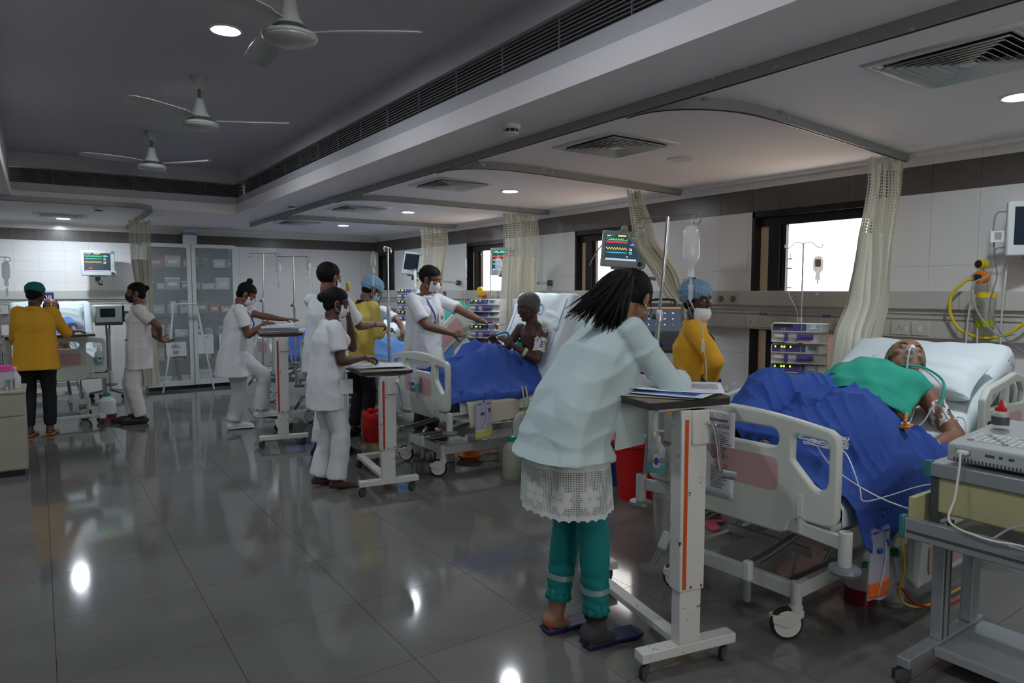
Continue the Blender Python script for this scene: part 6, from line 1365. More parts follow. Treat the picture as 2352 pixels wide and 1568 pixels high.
# ================================================================ PATIENTS
# lying man
bd = math.radians(37); bx = V((math.cos(bd), .04, math.sin(bd))).normalized()
bd = R(28); bx = V((math.cos(bd), .03, math.sin(bd))).normalized()
P4 = person('heavy grey-haired man lying on the foreground bed with oxygen mask and green drape', (3.5, 1.98, .65), 1.76, (3.57, 1.98, .765), bx, V((-math.sin(bd), -.14, math.cos(bd))), (-.50, -.46, .73), (.70, .22, .60), hands={1: (3.80, 2.10, 1.035), -1: (3.68, 1.62, .73)}, elb={1: (.1, 1, -.5), -1: (.3, -.5, -.5)}, feet={-1: (2.82, 1.88, .70), 1: (2.82, 2.10, .70)}, toe={-1: (-.7, 0, .7), 1: (-.7, 0, .7)}, knees={-1: (0, -1, .15), 1: (0, 1, .15)}, skin='skinw', female=False, build=1.18, belly=1.42, closed=True, palm={1: (0, -.1, -1), -1: (0, .5, -1)}, curlL=.5, curlR=.3, handkw={1: dict(d=(.1, -1, .1), side=1), -1: dict(d=(-1, -.1, -.15))}, vox=.010, hvox=.0038, hd=(4.14, 1.98, 1.105), hsc=1.14)
hair(P4, 'hairg', recede=1, nape=True, curl=.003)
P5 = person('sitting patient with curly grey hair and bare chest, drinking aid in hand, seen in profile', (3.85, 5.08, .65), 1.66, (3.84, 5.08, .745), (-.24, 0, .97), (-1, 0, -.24), (-.97, -.02, -.20), hands={1: (3.42, 5.22, 1.04), -1: (3.43, 4.97, 1.03)}, elb={1: (.2, .7, -1), -1: (.25, -.5, -1)}, feet={-1: (3.02, 5.05, .70), 1: (3.02, 5.29, .70)}, knees={-1: (0, 0, 1), 1: (0, 0, 1)}, toe={-1: (-1, 0, .25), 1: (-1, 0, .25)}, skin='skind', female=False, vox=.010, hvox=.004, curlL=.9, curlR=.9, palm={1: (0, -1, 0), -1: (0, 1, 0)}, handkw={1: dict(d=(-.7, -.2, .6)), -1: dict(d=(-.7, .15, .6))}, build=1.02, shoulder_fwd=.02)
hair(P5, 'hairg', curl=.007, nape=True)
P8 = person('patient with moustache and thin nasal tube lying in bed 08 in a light blue gown', (.14, 10.3, .65), 1.68, (.14, 10.30, .77), (0, .64, .77), (0, -.77, .64), (.0, -.86, .42), (0, .45, .89), hands={1: (-.12, 10.1, .98), -1: (.38, 10.05, .96)}, feet={-1: (.25, 9.62, .72), 1: (.03, 9.62, .72)}, knees={-1: (0, 0, 1), 1: (0, 0, 1)}, toe={-1: (0, -.3, 1), 1: (0, -.3, 1)}, skin='skin', female=False, palm={1: (0, 0, -1), -1: (0, 0, -1)})
hair(P8, recede=1)
MB().cap(q_(P8, -.02, .098, -.041), q_(P8, .02, .098, -.041), .005).build('moustache', M['hair'], P8.t, world=True)
garment(P8, 'gown', M['lbluecloth'], .02, hang=False, sleeve=.8, seed=5)

# ================================================================ SHEETS AND PILLOWS
def own(o, label, cat, group=None):
    """move the origin of a lone mesh to the middle of its underside"""
    me = o.data; n = len(me.vertices); co = np.zeros(n * 3); me.vertices.foreach_get('co', co); co = co.reshape(-1, 3)
    c = V(((co[:, 0].min() + co[:, 0].max()) / 2, (co[:, 1].min() + co[:, 1].max()) / 2, co[:, 2].min())); me.transform(Matrix.Translation(-c)); o.location = o.location + c
    return tag(o, label, cat, group)
def surf(bd, x):
    hz, hg, an = bd; return .645 if x < hg else .645 + (x - hg) * math.tan(an)
def bedinfo(hinge, back): return (.53, hinge - .03, R(back))
rsd = np.random.RandomState(5)
def crump(x, y, seed=0, f=1.0):
    a = math.sin(x * 9 * f + 2.3 * math.sin(y * 6 * f + seed)) + math.sin(y * 12 * f + 2.1 * math.sin(x * 7 * f + seed * 2) + seed)
    b = 1 - abs(math.sin(x * 13 * f + y * 9 * f + 1.7 * math.sin(y * 11 * f + seed) + seed)); c = 1 - abs(math.sin(x * 21 * f - y * 17 * f + 1.9 * math.sin(x * 9 * f + seed)))
    return .30 * a + .9 * b * b + .55 * c * c
def drape(name, label, bedo, info, m, x0, x1, s0, s1, bumps, amp=.016, seed=1, nu=110, nv=120, base=.008, skew=0, edge=None, hw=.46, th=.004, hem_wave=.03, cat='blanket', f=1.0, lift=None):
    """cloth lying on a bed and over its edges: s is the distance across, folded down past the mattress sides"""
    q = MW(bedo); B = MB()
    def fn(u, v):
        x = x0 + (x1 - x0) * u; s_ = s0 + (s1 - s0) * v
        if edge: x, s_ = edge(u, v, x, s_)
        y = max(-hw, min(hw, s_)); ov = abs(s_) - hw
        z = surf(info, x) + base; h = 0
        for (ax, ay, ah), (bx_, by, bh), sg in bumps:
            dx, dy = bx_ - ax, by - ay; L2 = dx * dx + dy * dy + 1e-9; t = max(0, min(1, ((x - ax) * dx + (y - ay) * dy) / L2)); d2 = (x - ax - t * dx) ** 2 + (y - ay - t * dy) ** 2; h = max(h, (ah + (bh - ah) * t) * math.exp(-d2 / sg ** 2)) + .25 * min(h, (ah + (bh - ah) * t) * math.exp(-d2 / sg ** 2))
        c = crump(x, s_, seed, f) * amp
        if ov > 0:
            sgn = 1 if s_ > 0 else -1; k = math.sin(x * 24 + seed + 2 * math.sin(x * 7)) * .5 + .5
            y = sgn * (hw + .012 + min(ov, .05) * .5 + (.018 + .035 * k) * min(1, ov * 5)); z = z + h * math.exp(-ov * 4) - ov + c * .3 + (hem_wave * math.sin(x * 8 + seed) if v in (0, 1) else 0)
        else: z += h + max(c, -.004)
        if lift: z += lift(x, s_)
        return q @ V((x, y, z))
    B.grid(fn, nu, nv); o = B.build(name, m, None, solid=th); return own(o, label, cat)
# fitted sheets
def fitted(label, bedo, hinge, back, L=.96, x0=.12, seed=0, m='sheet', top_wrap=.10):
    an = R(back); ca, sa = math.cos(an), math.sin(an); hw = .435; q = MW(bedo); B = MB()
    path = [(x, .642) for x in np.linspace(x0, hinge - .2, 10)] + [(hinge - .10, .643), (hinge - .05, .652)] + [(hinge - sa * .1 + ca * d, .63 + ca * .012 + sa * d + .0) for d in np.linspace(.05, L + .004, 16)]
    pn = [V((0, 0, 1))] * 11 + [V((-sa * .5, 0, 1)).normalized()] + [V((-sa, 0, ca))] * 16
    path = [V((x, 0, z)) for x, z in path]
    for i in range(12, 28): d = np.linspace(.05, L + .004, 16)[i - 12]; path[i] = V((hinge + ca * d, 0, .542 + sa * d)) + pn[i] * .106
    e = path[-1]; tn = V((ca, 0, sa))
    for a in (30, 60, 90): path.append(e + tn * .035 * math.sin(R(a)) - pn[27] * .035 * (1 - math.cos(R(a)))); pn.append((pn[27] * math.cos(R(a)) + tn * math.sin(R(a))).normalized())
    for k in (1, 2, 3): path.append(e + tn * .035 - pn[27] * (.035 + top_wrap * k / 3)); pn.append(tn)
    n = len(path) - 1; nv = 44
    def fn(u, v):
        i = int(round(u * n)); p, nn = path[i], pn[i]; s_ = -.58 + 1.16 * v; y = max(-hw, min(hw, s_)); ov = abs(s_) - hw
        w_ = .0035 * math.sin(s_ * 31 + i * .8 + seed) + .003 * math.sin(i * 1.3 + s_ * 12)
        if ov > 0: y = (1 if s_ > 0 else -1) * (hw + .018 * min(1, ov * 30)); p = p - nn * min(ov, .11) * 1.0; w_ *= .4
        r = .03 * max(0, (abs(s_) - hw + .05) / .05) ** 2 if ov <= 0 else .03
        return q @ (p + nn * (w_ - r * .35) + V((0, y - (0 if ov <= 0 else 0), 0)))
    B.grid(fn, n, nv); o = B.build('bed_sheet', M[m], None, solid=.003); return own(o, label, 'bed sheet')
fitted('pale white bed sheet over the mattress and backrest under the lying man', BED4, 1.13, 31, L=1.08, seed=2)
fs5 = fitted('white bed sheet with faint blue letters over the raised backrest', BED5, 1.02, 66, seed=5)
fitted('white bed sheet on the backrest of the light blue bed', BED6, 1.16, 42, seed=6); fitted('white bed sheet on the farthest window-side bed', BED7, 1.16, 25, seed=6)
fitted('white bed sheet with blue stripes on the backrest of bed 08', BED8, 1.1, 50, seed=9)
def pillow(label, loc, rot, w_=.55, h=.36, t_=.13, seed=1, m='sheet', flap=False):
    B = MB(); n = 26
    def side(sg):
        def fn(u, v):
            x, y = u * 2 - 1, v * 2 - 1; k = (1 - abs(x) ** 3.2) * (1 - abs(y) ** 3.2); e = 1 - .05 * (1 - abs(x)) * 0; pin = 1 - .07 * (1 - y * y) if True else 1; pin2 = 1 - .07 * (1 - x * x)
            z = sg * t_ * .5 * max(k, 0) ** .42 * (1 + .06 * math.sin(x * 7 + seed) + .05 * math.sin(y * 11 + x * 4 + seed)); return V((x * w_ / 2 * pin, y * h / 2 * pin2, z))
        return fn
    B.grid(side(1), n, n); o0 = len(B.v); B.grid(side(-1), n, n); k0 = len(B.f) - n * n
    B.f[k0:] = [f[::-1] for f in B.f[k0:]]
    o = B.build('pillow', M[m], None); o.rotation_euler = rot; o.location = loc; return tag(o, label, 'pillow')
q4 = MW(BED4)
def slope_rot(b): return Matrix(((0, -1, 0), (math.cos(b), 0, math.sin(b)), (-math.sin(b), 0, math.cos(b)))).transposed().to_euler()
pillow('crumpled white pillow with blue print under the head of the lying man', (4.22, 1.95, 1.02), slope_rot(R(31)), .68, .34, .15, 3)
pillow('white pillow with pale blue print behind the sitting patient', (3.89, 4.95, 1.22), slope_rot(R(66)), .46, .34, .13, 4)
pillow('white pillow behind the head of the patient in bed 08', (.22, 10.78, 1.16), (R(50), 0, 0), .56, .36, .12, 5)
# letters on the raised sheet, blue stripes
an = R(66); t0 = MW(BED5) @ V((1.02 + math.cos(an) * .84 - math.sin(an) * .112, .06, .542 + math.sin(an) * .84 + math.cos(an) * .112))
xa, ya, za = V((0, 1, 0)), V((-math.cos(an), 0, -math.sin(an))), V((-math.sin(an), 0, math.cos(an)))
tt = text('printed_letters', 'CTR', mat('faded_blue_print', (.25, .50, .72), .8), fs5, (0, 0, 0), .13); tt.rotation_euler = Matrix((xa, ya, za)).transposed().to_euler(); tt.location = MW(fs5).inverted() @ (t0 + za * .004)
for bdo, hg, bk in ((BED5, 1.02, 66), (BED8, 1.1, 50)):
    an = R(bk); q = MW(bdo); sh_ = [o for o in bpy.data.objects if o.name.startswith('bed_sheet') and (MW(bdo).inverted() @ o.location).length < 2.6][0]
    for s_ in (-.36, .36): MB().tube([q @ V((hg + math.cos(an) * d - math.sin(an) * .114, s_, .542 + math.sin(an) * d + math.cos(an) * .114)) for d in np.linspace(.3, .93, 12)], .0025, 4).build('blue_stripe', M['blueink'], sh_, world=True)

i4 = bedinfo(1.20, 31)
def edge4(u, v, x, s_):
    """upper hem runs diagonally: high on the far side, low on the near side; the near side is pulled towards the head"""
    a = 1.02 - .05 * max(0, s_) + (.34 * (-s_) if s_ < 0 else 0); a += .05 * math.sin(s_ * 9); b = .10 + .04 * math.sin(s_ * 7)
    return b + (a - b) * u, s_ * (1 + .04 * math.sin(u * 12))
LG = [((.22, -.11, .22), (.60, -.24, .25), .19), ((.60, -.24, .25), (1.0, -.12, .25), .22), ((.22, .13, .22), (.62, .24, .29), .19), ((.62, .24, .29), (1.0, .12, .27), .22), ((.3, .02, .2), (.9, .02, .24), .2), ((.80, -.05, .22), (1.0, .0, .25), .27), ((.55, .30, .17), (.90, .32, .22), .14), ((.45, -.34, .09), (1.1, -.36, .12), .13)]
drape('blanket', 'royal blue sheet over the legs of the lying man, hanging down the near side', BED4, i4, M['bluecloth'], .1, 1.3, -.67, .52, LG, .032, 2, edge=edge4, nu=170, nv=170, f=1.15)
LG5 = [((.18, -.12, .17), (.62, -.13, .29), .19), ((.62, -.13, .29), (1.02, -.16, .20), .21), ((.18, .12, .17), (.62, .14, .31), .19), ((.62, .14, .31), (1.02, .10, .20), .21), ((.9, -.15, .2), (1.0, .2, .22), .2)]
drape('blanket', 'royal blue crumpled sheet over the knees of the sitting patient', BED5, bedinfo(1.3, 60), M['bluecloth'], 0.05, 1.10, -.50, .50, LG5, .022, 6, nu=120, nv=120, edge=lambda u, v, x, s_: (x + .07 * math.sin(s_ * 6) - .10 * max(0, -s_ - .3), s_))
drape('blanket', 'cream bedcover bunched under the blue sheet of the sitting patient', BED5, bedinfo(1.3, 60), mat('cream_cover', (.55, .52, .43), .85, bump=.2, bscale=200), .16, .66, -.66, -.40, [((.2, -.4, .0), (.6, -.4, .01), .1)], .006, 9, nu=40, nv=30, base=.002)
LG6 = [((.3, -.1, .14), (.8, -.1, .24), .18), ((.3, .15, .14), (.8, .15, .25), .18), ((.8, 0, .26), (1.4, 0, .22), .30)]
drape('blanket', 'light blue sheet over the patient where the staff bend over', BED6, bedinfo(1.16, 38), M['lbluecloth'], .05, 1.45, -.62, .52, LG6, .024, 3, nu=90, nv=90)
drape('surgical_drape', 'green cloth over the chest end of the light blue bed', BED6, bedinfo(1.16, 38), M['greencloth'], 1.35, 1.85, -.36, .36, [((1.3, 0, .26), (1.7, 0, .2), .28)], .012, 4, nu=40, nv=40, base=.02, cat='drape')
drape('blanket', 'royal blue sheet on the farthest window-side bed behind the files', BED7, bedinfo(1.16, 25), M['bluecloth'], .1, 1.4, -.56, .5, LG6, .02, 5, nu=60, nv=60)
drape('blanket', 'white and red-edged sheet over the legs in bed 08', BED8, bedinfo(1.1, 50), M['sheet'], .05, 1.12, -.6, .55, LG6, .016, 7, nu=70, nv=70)
drape('blanket', 'dark red folded blanket at the foot of bed 08', BED8, bedinfo(1.1, 50), mat('dark_red_blanket', (.22, .03, .04), .9), .06, .40, -.56, .5, LG6, .012, 8, nu=30, nv=60, base=.03)
# green drape on the lying man's chest and belly
def torso_patch(P_, name, label, m, u0, u1, w0, w1, lift=.012, amp=.004, n=46, cat='drape', seed=0, grow=1.0, wob=.0):
    H = P_.H; B = MB()
    def fn(u, v):
        a = u0 + (u1 - u0) * u; th = R(w0 + (w1 - w0) * v); 
        ra = np.interp(a, [-.05, 0, .055, .11, .185, .235, .262, .29], [.08, .115, .112, .104, .112, .110, .08, .05]) * H * grow; rb = np.interp(a, [-.05, 0, .055, .11, .185, .235, .262, .29], [.075, .088, .100, .095, .085, .068, .05, .045]) * H * grow
        c = P_.pel + P_.up * a * H; w_ = amp * (math.sin(v * 17 + u * 5 + seed) + .6 * math.sin(v * 29 - u * 11) + .5 * math.sin(u * 19 + v * 7))
        o_ = math.sin(th); k = math.cos(th); ex = wob * math.sin(u * 9 + seed)
        return c + P_.rt * (ra * 1.06 + lift + w_) * o_ + P_.fwd * (rb + lift + w_) * (k if k > 0 else k) + P_.up * ex
    B.grid(fn, n, n); o = B.build(name, m, None, solid=.003); return own(o, label, cat)
torso_patch(P4, 'surgical_drape', 'green surgical cloth lying on the chest and belly of the lying man', M['greencloth'], .02, .255, -62, 78, .040, .009, seed=1, wob=.016, grow=1.27)
torso_patch(P5, 'gown', 'loose green gown slipping off the chest of the sitting patient', M['greencloth'], .03, .20, 0, 80, .016, .006, seed=3, cat='gown')

# ================================================================ OXYGEN MASK, TAPES, LEADS
t = thing('oxygen_mask', 'clear oxygen mask strapped over the mouth and nose of the lying man', 'oxygen mask', tuple(q_(P4, 0, .09, -.04)))
B = MB(); Q, hs = P4.Q, P4.hs
rg_ = lambda y, a, b, cz: [q_(P4, a * math.cos(k * PI / 10), y, cz + b * math.sin(k * PI / 10)) for k in range(20)]
B.loft([rg_(.070, .040, .056, -.036), rg_(.098, .037, .050, -.038), rg_(.122, .028, .036, -.044), rg_(.134, .016, .020, -.050)]); B.build('shell', mat('mask_shell', (.85, .9, .9), .08, alpha=.20, spec=1.0), t, world=True)
MB().tube([q_(P4, 0, .132, -.05), q_(P4, 0, .158, -.056)], .011, 12).build('connector', M['wplastic'], t, world=True)
MB().tube(smooth_path([q_(P4, 0, .155, -.056), q_(P4, .01, .17, -.10), q_(P4, .0, .13, -.17), q_(P4, -.02, .11, -.25)], 6), .0045, 8).build('tubing', M['tube'], t, world=True)
for e in (-1, 1): MB().tube(smooth_path([q_(P4, e * .038, .085, -.03), q_(P4, e * .066, .045, -.022), q_(P4, e * .082, .0, -.012), q_(P4, e * .082, -.05, .0)], 5), .0035, 6).build('elastic_strap', mat('strap_green', (.10, .35, .05), .5), t, world=True)
def patch(P_, a, th, w_, h, label, m='tape', name='dressing', lift=.004, rot=0):
    H = P_.H; th = R(th); ra = np.interp(a, [0, .185, .235, .29], [.112, .098, .100, .05]) * H; rb = np.interp(a, [0, .185, .235, .29], [.085, .072, .062, .045]) * H
    return P_.pel + P_.up * a * H + P_.rt * (ra + lift) * math.sin(th) + P_.fwd * (rb + lift) * math.cos(th), (P_.rt * math.sin(th) + P_.fwd * math.cos(th)).normalized()
def stick(c, n_, w_, h, m, name, label, rnd_=False, cat='dressing', th=.004):
    x, y, z = axes(n_); o = MB().prism(rrect(-w_ / 2, w_ / 2, -h / 2, h / 2, min(w_, h) * (.48 if rnd_ else .15)), c, x, y, th).build(name, m, None, .0015); return own(o, label, cat)
for k, (P_, a, th, w_, h, nm, lb) in enumerate(((P4, .245, -48, .05, .035, 'tape', 'white tape on the collarbone of the lying man'), (P4, .20, -62, .045, .045, 'tape', 'square dressing on the near side of the lying man chest'), (P5, .20, -52, .042, .042, 'el', 'round white electrode on the chest of the sitting patient'), (P5, .225, -68, .09, .06, 'tape', 'crumpled white dressing on the near shoulder of the sitting patient'))):
    c, n_ = patch(P_, a, th, 0, 0, ''); stick(c, n_, w_, h, M['tape'] if nm == 'tape' else M['wplastic'], 'electrode' if nm == 'el' else 'dressing', lb, nm == 'el')
def armwrap(P_, e, seg, t0_, t1_, r, m, name, label, amp=.003, cat='dressing'):
    a, el, wr = P_.arm[e]; p, q = (a, el) if seg == 0 else (el, wr); d = (q - p).normalized(); B = MB(); x, y, _ = axes(d); rings = []
    for i in range(9):
        s_ = t0_ + (t1_ - t0_) * i / 8; c = p.lerp(q, s_); rings.append([c + (x * math.cos(k * PI / 10) + y * math.sin(k * PI / 10)) * (r + amp * math.sin(k * 2.3 + i * 1.9) + amp * math.sin(k * 1.1 - i)) for k in range(20)])
    return own(B.loft(rings).build(name, m, None), label, cat)
armwrap(P4, -1, 0, .30, .72, .052, M['tape'], 'arm_dressing', 'bulky white taped dressing with blue taps on the near arm of the lying man', .005)
armwrap(P4, -1, 1, .25, .45, .043, M['tape'], 'arm_dressing', 'small translucent tape on the near forearm of the lying man', .002)
armwrap(P4, -1, 1, .86, .92, .033, M['wplastic'], 'wristband', 'white identity wristband of the lying man', 0, 'wristband')
armwrap(P5, -1, 0, .30, .75, .048, M['tape'], 'arm_dressing', 'white dressing with blue taps on the upper arm of the sitting patient', .006)
armwrap(P5, -1, 1, .45, .57, .043, mat('yellow_band', (.60, .60, .36), .6), 'wristband', 'pale yellow band on the forearm of the sitting patient', 0, 'wristband')
for P_, nm in ((P4, 'lying man'), (P5, 'sitting patient')):
    a, el, wr = P_.arm[-1]; c = a.lerp(el, .5) + V((-.02, -.052, .01)); t = thing('stopcock', 'blue and violet stopcocks taped to the arm of the ' + nm, 'stopcock', tuple(c))
    for k in range(3): MB().box((.0, -.002, -.025 + k * .022), (.026, .010, .008), rot=(0, k * .5, 0)).build('tap', M['blue'], t, .002); MB().cyl((-.01, 0, -.03 + k * .022), (.012, 0, -.02 + k * .022), .005).build('port', M['clear'], t)
a, el, wr = P4.arm[-1]; c = a.lerp(el, .6)
for k, (pts, lb) in enumerate(((((4.02, 1.95, 1.08), (4.04, 1.84, 1.08), (4.06, 1.75, 1.0), (4.0, 1.70, .92), tuple(c + V((0, -.05, 0)))), 'clear line crossing the near shoulder of the lying man'),
     ((tuple(c + V((-.02, -.05, -.02))), (3.86, 1.68, .92), (3.78, 1.70, .84), (3.66, 1.70, .80)), 'clear line falling beside the near arm of the lying man'),
     ((tuple(c + V((.02, -.06, .02))), (3.95, 1.58, .84), (3.90, 1.54, .74), (4.0, 1.50, .66)), 'clear loop hanging outside the near arm of the lying man'),
     (((3.92, 1.86, 1.06), (3.84, 1.78, .98), (3.72, 1.73, .88), (3.58, 1.70, .80)), 'white lead running down the flank of the lying man'))): wire('infusion_line', pts, .0035, M['tube'], lb, 'infusion line')
wire('gown_tie', [(3.96, 1.92, 1.10), (4.03, 1.83, 1.09), (4.05, 1.74, 1.03), (3.98, 1.70, .96), (3.92, 1.69, .90)], .007, M['greencloth'], 'green cloth tie looped over the near shoulder of the lying man', 'gown tie')
t = thing('cable_connector', 'black and white cable connector sticking out beside the arm dressing', 'connector', (4.05, 1.55, .82)); MB().cyl((0, 0, 0), (.12, -.06, .0), .010).build('plug', M['black'], t); MB().cyl((.12, -.06, 0), (.16, -.08, 0), .012).build('collar', M['greyp'], t)
wire('nasal_tube', [q_(P5, -.005, .106, -.036), q_(P5, -.04, .085, -.030), q_(P5, -.068, .03, -.008), q_(P5, -.080, -.012, .024), q_(P5, -.085, -.03, -.01), q_(P5, -.06, -.0, -.10)], .0015, mat('green_tube', (.10, .14, .10), .3), 'thin clear nasal tube looped over the ear of the sitting patient', 'nasal tube')
wire('nasal_tube', [q_(P8, .0, .108, -.036), q_(P8, .04, .088, -.034), q_(P8, .07, .03, -.02), q_(P8, .08, -.01, .02)], .002, M['tube'], 'thin nasal tube across the cheek of the patient in bed 08', 'nasal tube')
# nebuliser cup between the doctor's hand and the patient
t = thing('spirometer', 'clear lilac breathing exerciser with red ball held by the sitting patient', 'breathing exerciser', (3.50, 5.42, 1.03)); MB().lathe([(.032, .14), (.034, .16), (.018, .13), (.016, .02), (.024, .0), (.024, -.01)], n=18).build('body', mat('lilac_clear', (.6, .58, .8), .15, alpha=.55), t); MB().ell((0, 0, .02), .014, 12, 8).build('ball', M['red'], t); MB().lathe([(.033, .158), (.033, .172), (.0, .174)], n=18).build('cap', M['wplastic'], t)
wire('black_lead', [(3.43, 5.00, 1.10), (3.40, 4.95, 1.04), (3.42, 4.90, .96), (3.47, 4.88, .86)], .006, mat('blue_black', (.02, .03, .07), .4), 'blue-black lead looping from the hand of the sitting patient')
# leads on the blue sheet
q = MW(BED4); B = MB(); rnd = random.Random(9)
for k in range(9):
    pts = []
    for j in range(8): a = j / 7 * 2 * PI * .9 + rnd.uniform(-.2, .2) + k * .3; pts.append(q @ V((.30 + .09 * math.cos(a) + rnd.uniform(-.01, .01), -.20 + .17 * math.sin(a), .83 + .02 * math.sin(a * 2 + k) + k * .003)))
    B.tube(smooth_path(pts, 5), .0026, 5)
o = B.build('coiled_leads', M['wplastic'], None); own(o, 'tangle of thin white leads coiled on the royal blue sheet', 'cable')
wire('coiled_lead', [q @ V(p) for p in ((.24, .12, .88), (.20, .06, .90), (.24, .0, .89), (.30, .04, .88), (.26, .10, .89), (.22, .03, .90), (.28, -.03, .88), (.34, -.10, .87))], .0026, M['wplastic'], 'small loop of white lead seen through the footboard slot')
wire('white_lead', [q @ V(p) for p in ((.30, -.30, .84), (.25, -.40, .80), (.16, -.50, .70), (.12, -.54, .66), (.3, -.56, .655), (.5, -.58, .66), (.70, -.62, .66))], .003, M['wplastic'], 'white lead crossing the near edge of the royal blue sheet towards the cart')
t = thing('ecg_clamp', 'orange limb clamp with white pad lying on the royal blue sheet', 'limb clamp', tuple(q @ V((.80, -.40, .86))), R(20)); MB().prism([(-.05, -.02), (.05, -.03), (.06, .0), (.05, .03), (-.05, .02)], (0, 0, .0), (1, 0, 0), (0, 1, 0), .012).prism([(-.045, 0), (.01, 0), (.045, .05), (.02, .06), (-.01, .03), (-.045, .03)], (0, .006, .01), (1, 0, 0), (0, 0, 1), .012).build('jaw', M['orange'], t, .003); MB().span(-.03, .02, -.018, .018, .012, .024).build('pad', M['wplastic'], t, .004)
MB().cyl((.05, 0, .01), (.09, .01, .005), .004).build('electrode_plug', M['steel'], t)
# urine bags
def bag(label, loc, rz, h=.30, w_=.15, fill=(.55, .50, .12), m=None):
    t = thing('drain_bag', label, 'drainage bag', loc, rz); B = MB(); n = 12
    def sd(sg):
        return lambda u, v: V(((u * 2 - 1) * w_ / 2 * (1 + .18 * (1 - v)) , sg * (.003 + .014 * (1 - (u * 2 - 1) ** 2) * (1 - v * .8)), -h + h * v + .006 * math.sin(u * 9)))
    B.grid(sd(-1), n, n); k0 = len(B.f); B.grid(sd(1), n, n); B.f[k0:] = [f[::-1] for f in B.f[k0:]]; B.build('bag', mat('bag_film', (.62, .62, .78), .12, alpha=.62, spec=.9), t)
    MB().span(-w_ * .42, w_ * .42, -.006, .006, -.02, -.008).build('top_bar', M['blueink'], t, .002); MB().tube(smooth_path([(0, 0, -.012), (0, 0, .03), (.01, -.005, .05), (.0, -.01, .07)], 4), .006, 6).build('hook', M['blue'], t)
    B = MB(); B.grid(lambda u, v: V(((u * 2 - 1) * w_ / 2 * 1.12, -.004 - .013 * (1 - (u * 2 - 1) ** 2), -h + .012 + h * .22 * v * (1 + .15 * (u - .5)))), 8, 6); B.build('fluid', mat('bag_fluid_%d' % int(fill[0] * 100), fill, .3), t, solid=.006)
    MB().box((-w_ * .15, -.016, -h * .30), (.03, .012, .02)).build('valve', M['blue'], t, .003); MB().box((w_ * .3, -.014, -h * .22), (.018, .012, .03)).build('valve', M['blue'], t, .003); MB().tube(smooth_path([(w_ * .2, -.012, -h * .2), (w_ * .1, -.02, -h * .5), (-w_ * .2, -.015, -h * .95)], 4), .004, 6).build('outlet_tube', M['tube'], t)
    return t
bag('clear drainage bag with orange fluid hanging under the foreground bed', (2.88, 1.45, .52), R(-4), .30, .13, (.75, .16, .02))
bag('clear urine bag with yellow tip hanging from the sitting patient bed', (2.92, 4.64, .62), R(4), .30, .15, (.55, .55, .12))
for k, (x, y) in enumerate(((3.30, 4.62), (3.34, 4.62))): wire('drain_tube', [(x + .05, y + .1, .70), (x, y, .62), (x + .01, y, .45), (x + .03, y + .02, .28), (x + .03 * k, y + .03, .17)], .006, mat('amber_tube', (.5, .38, .18), .3), ('amber drain tube hanging down the side of the sitting patient bed', 'second amber drain tube beside the first on the sitting patient bed')[k], 'drain tube', 8)
wire('yellow_tube', [(3.15, 1.50, .45), (3.12, 1.46, .30), (3.18, 1.50, .12), (3.4, 1.50, .02), (3.8, 1.5, .012)], .006, M['yplastic'], 'yellow tube curling to the floor under the foreground bed', 'tube'); wire('red_tube', [(3.28, 1.56, .14), (3.34, 1.50, .05), (3.5, 1.46, .012), (3.8, 1.44, .012)], .006, M['red'], 'red tube lying on the floor under the foreground bed', 'tube')
# sanitiser bottles on footboards
def sani(label, loc, rz):
    t = thing('sanitiser_bottle', label, 'pump bottle', loc, rz); m = mat('sani_body', (.55, .62, .62), .25, trans=.2)
    B = MB(); B.loft([[V((a * math.cos(2 * PI * k / 18), b * math.sin(2 * PI * k / 18), z)) for k in range(18)] for a, b, z in ((.040, .026, 0), (.044, .030, .01), (.044, .030, .115), (.036, .025, .135), (.018, .018, .15), (.015, .015, .16))]); B.build('body', m, t)
    B = MB(); B.loft([[V((a * math.cos(2 * PI * k / 18), b * math.sin(2 * PI * k / 18), z)) for k in range(18)] for a, b, z in ((.0445, .0305, .004), (.0447, .0307, .045))]); B.build('liquid_band', mat('sani_aqua', (.10, .42, .48), .3), t)
    MB().lathe([(.017, .158), (.017, .185), (.006, .188), (.006, .21)], n=14).build('pump_collar', M['wplastic'], t); MB().box((.012, 0, .213), (.045, .014, .009)).build('nozzle', M['wplastic'], t, .003)
    MB().prism(rrect(-.018, .018, .03, .10, .012), (.0, -.0318, 0), (1, 0, 0), (0, 0, 1), .001).build('paper_label', M['paper'], t); MB().prism([(.012 * math.cos(k * PI / 8), .065 + .020 * math.sin(k * PI / 8)) for k in range(16)], (0, -.0325, 0), (1, 0, 0), (0, 0, 1), .001).build('label_oval', M['blueink'], t)
    MB().span(-.046, .046, -.033, .034, .055, .078).build('holder_band', M['greyp'], t, .003); return t
sani('sanitiser pump bottle held at the far corner of the foreground footboard', (2.54, 2.40, .60), R(-50)); sani('sanitiser pump bottle strapped to the footboard of the sitting patient bed', (2.55, 5.12, .68), R(-60)); sani('small sanitiser bottle at the foot corner of bed 08', (.56, 9.30, .66), R(10))

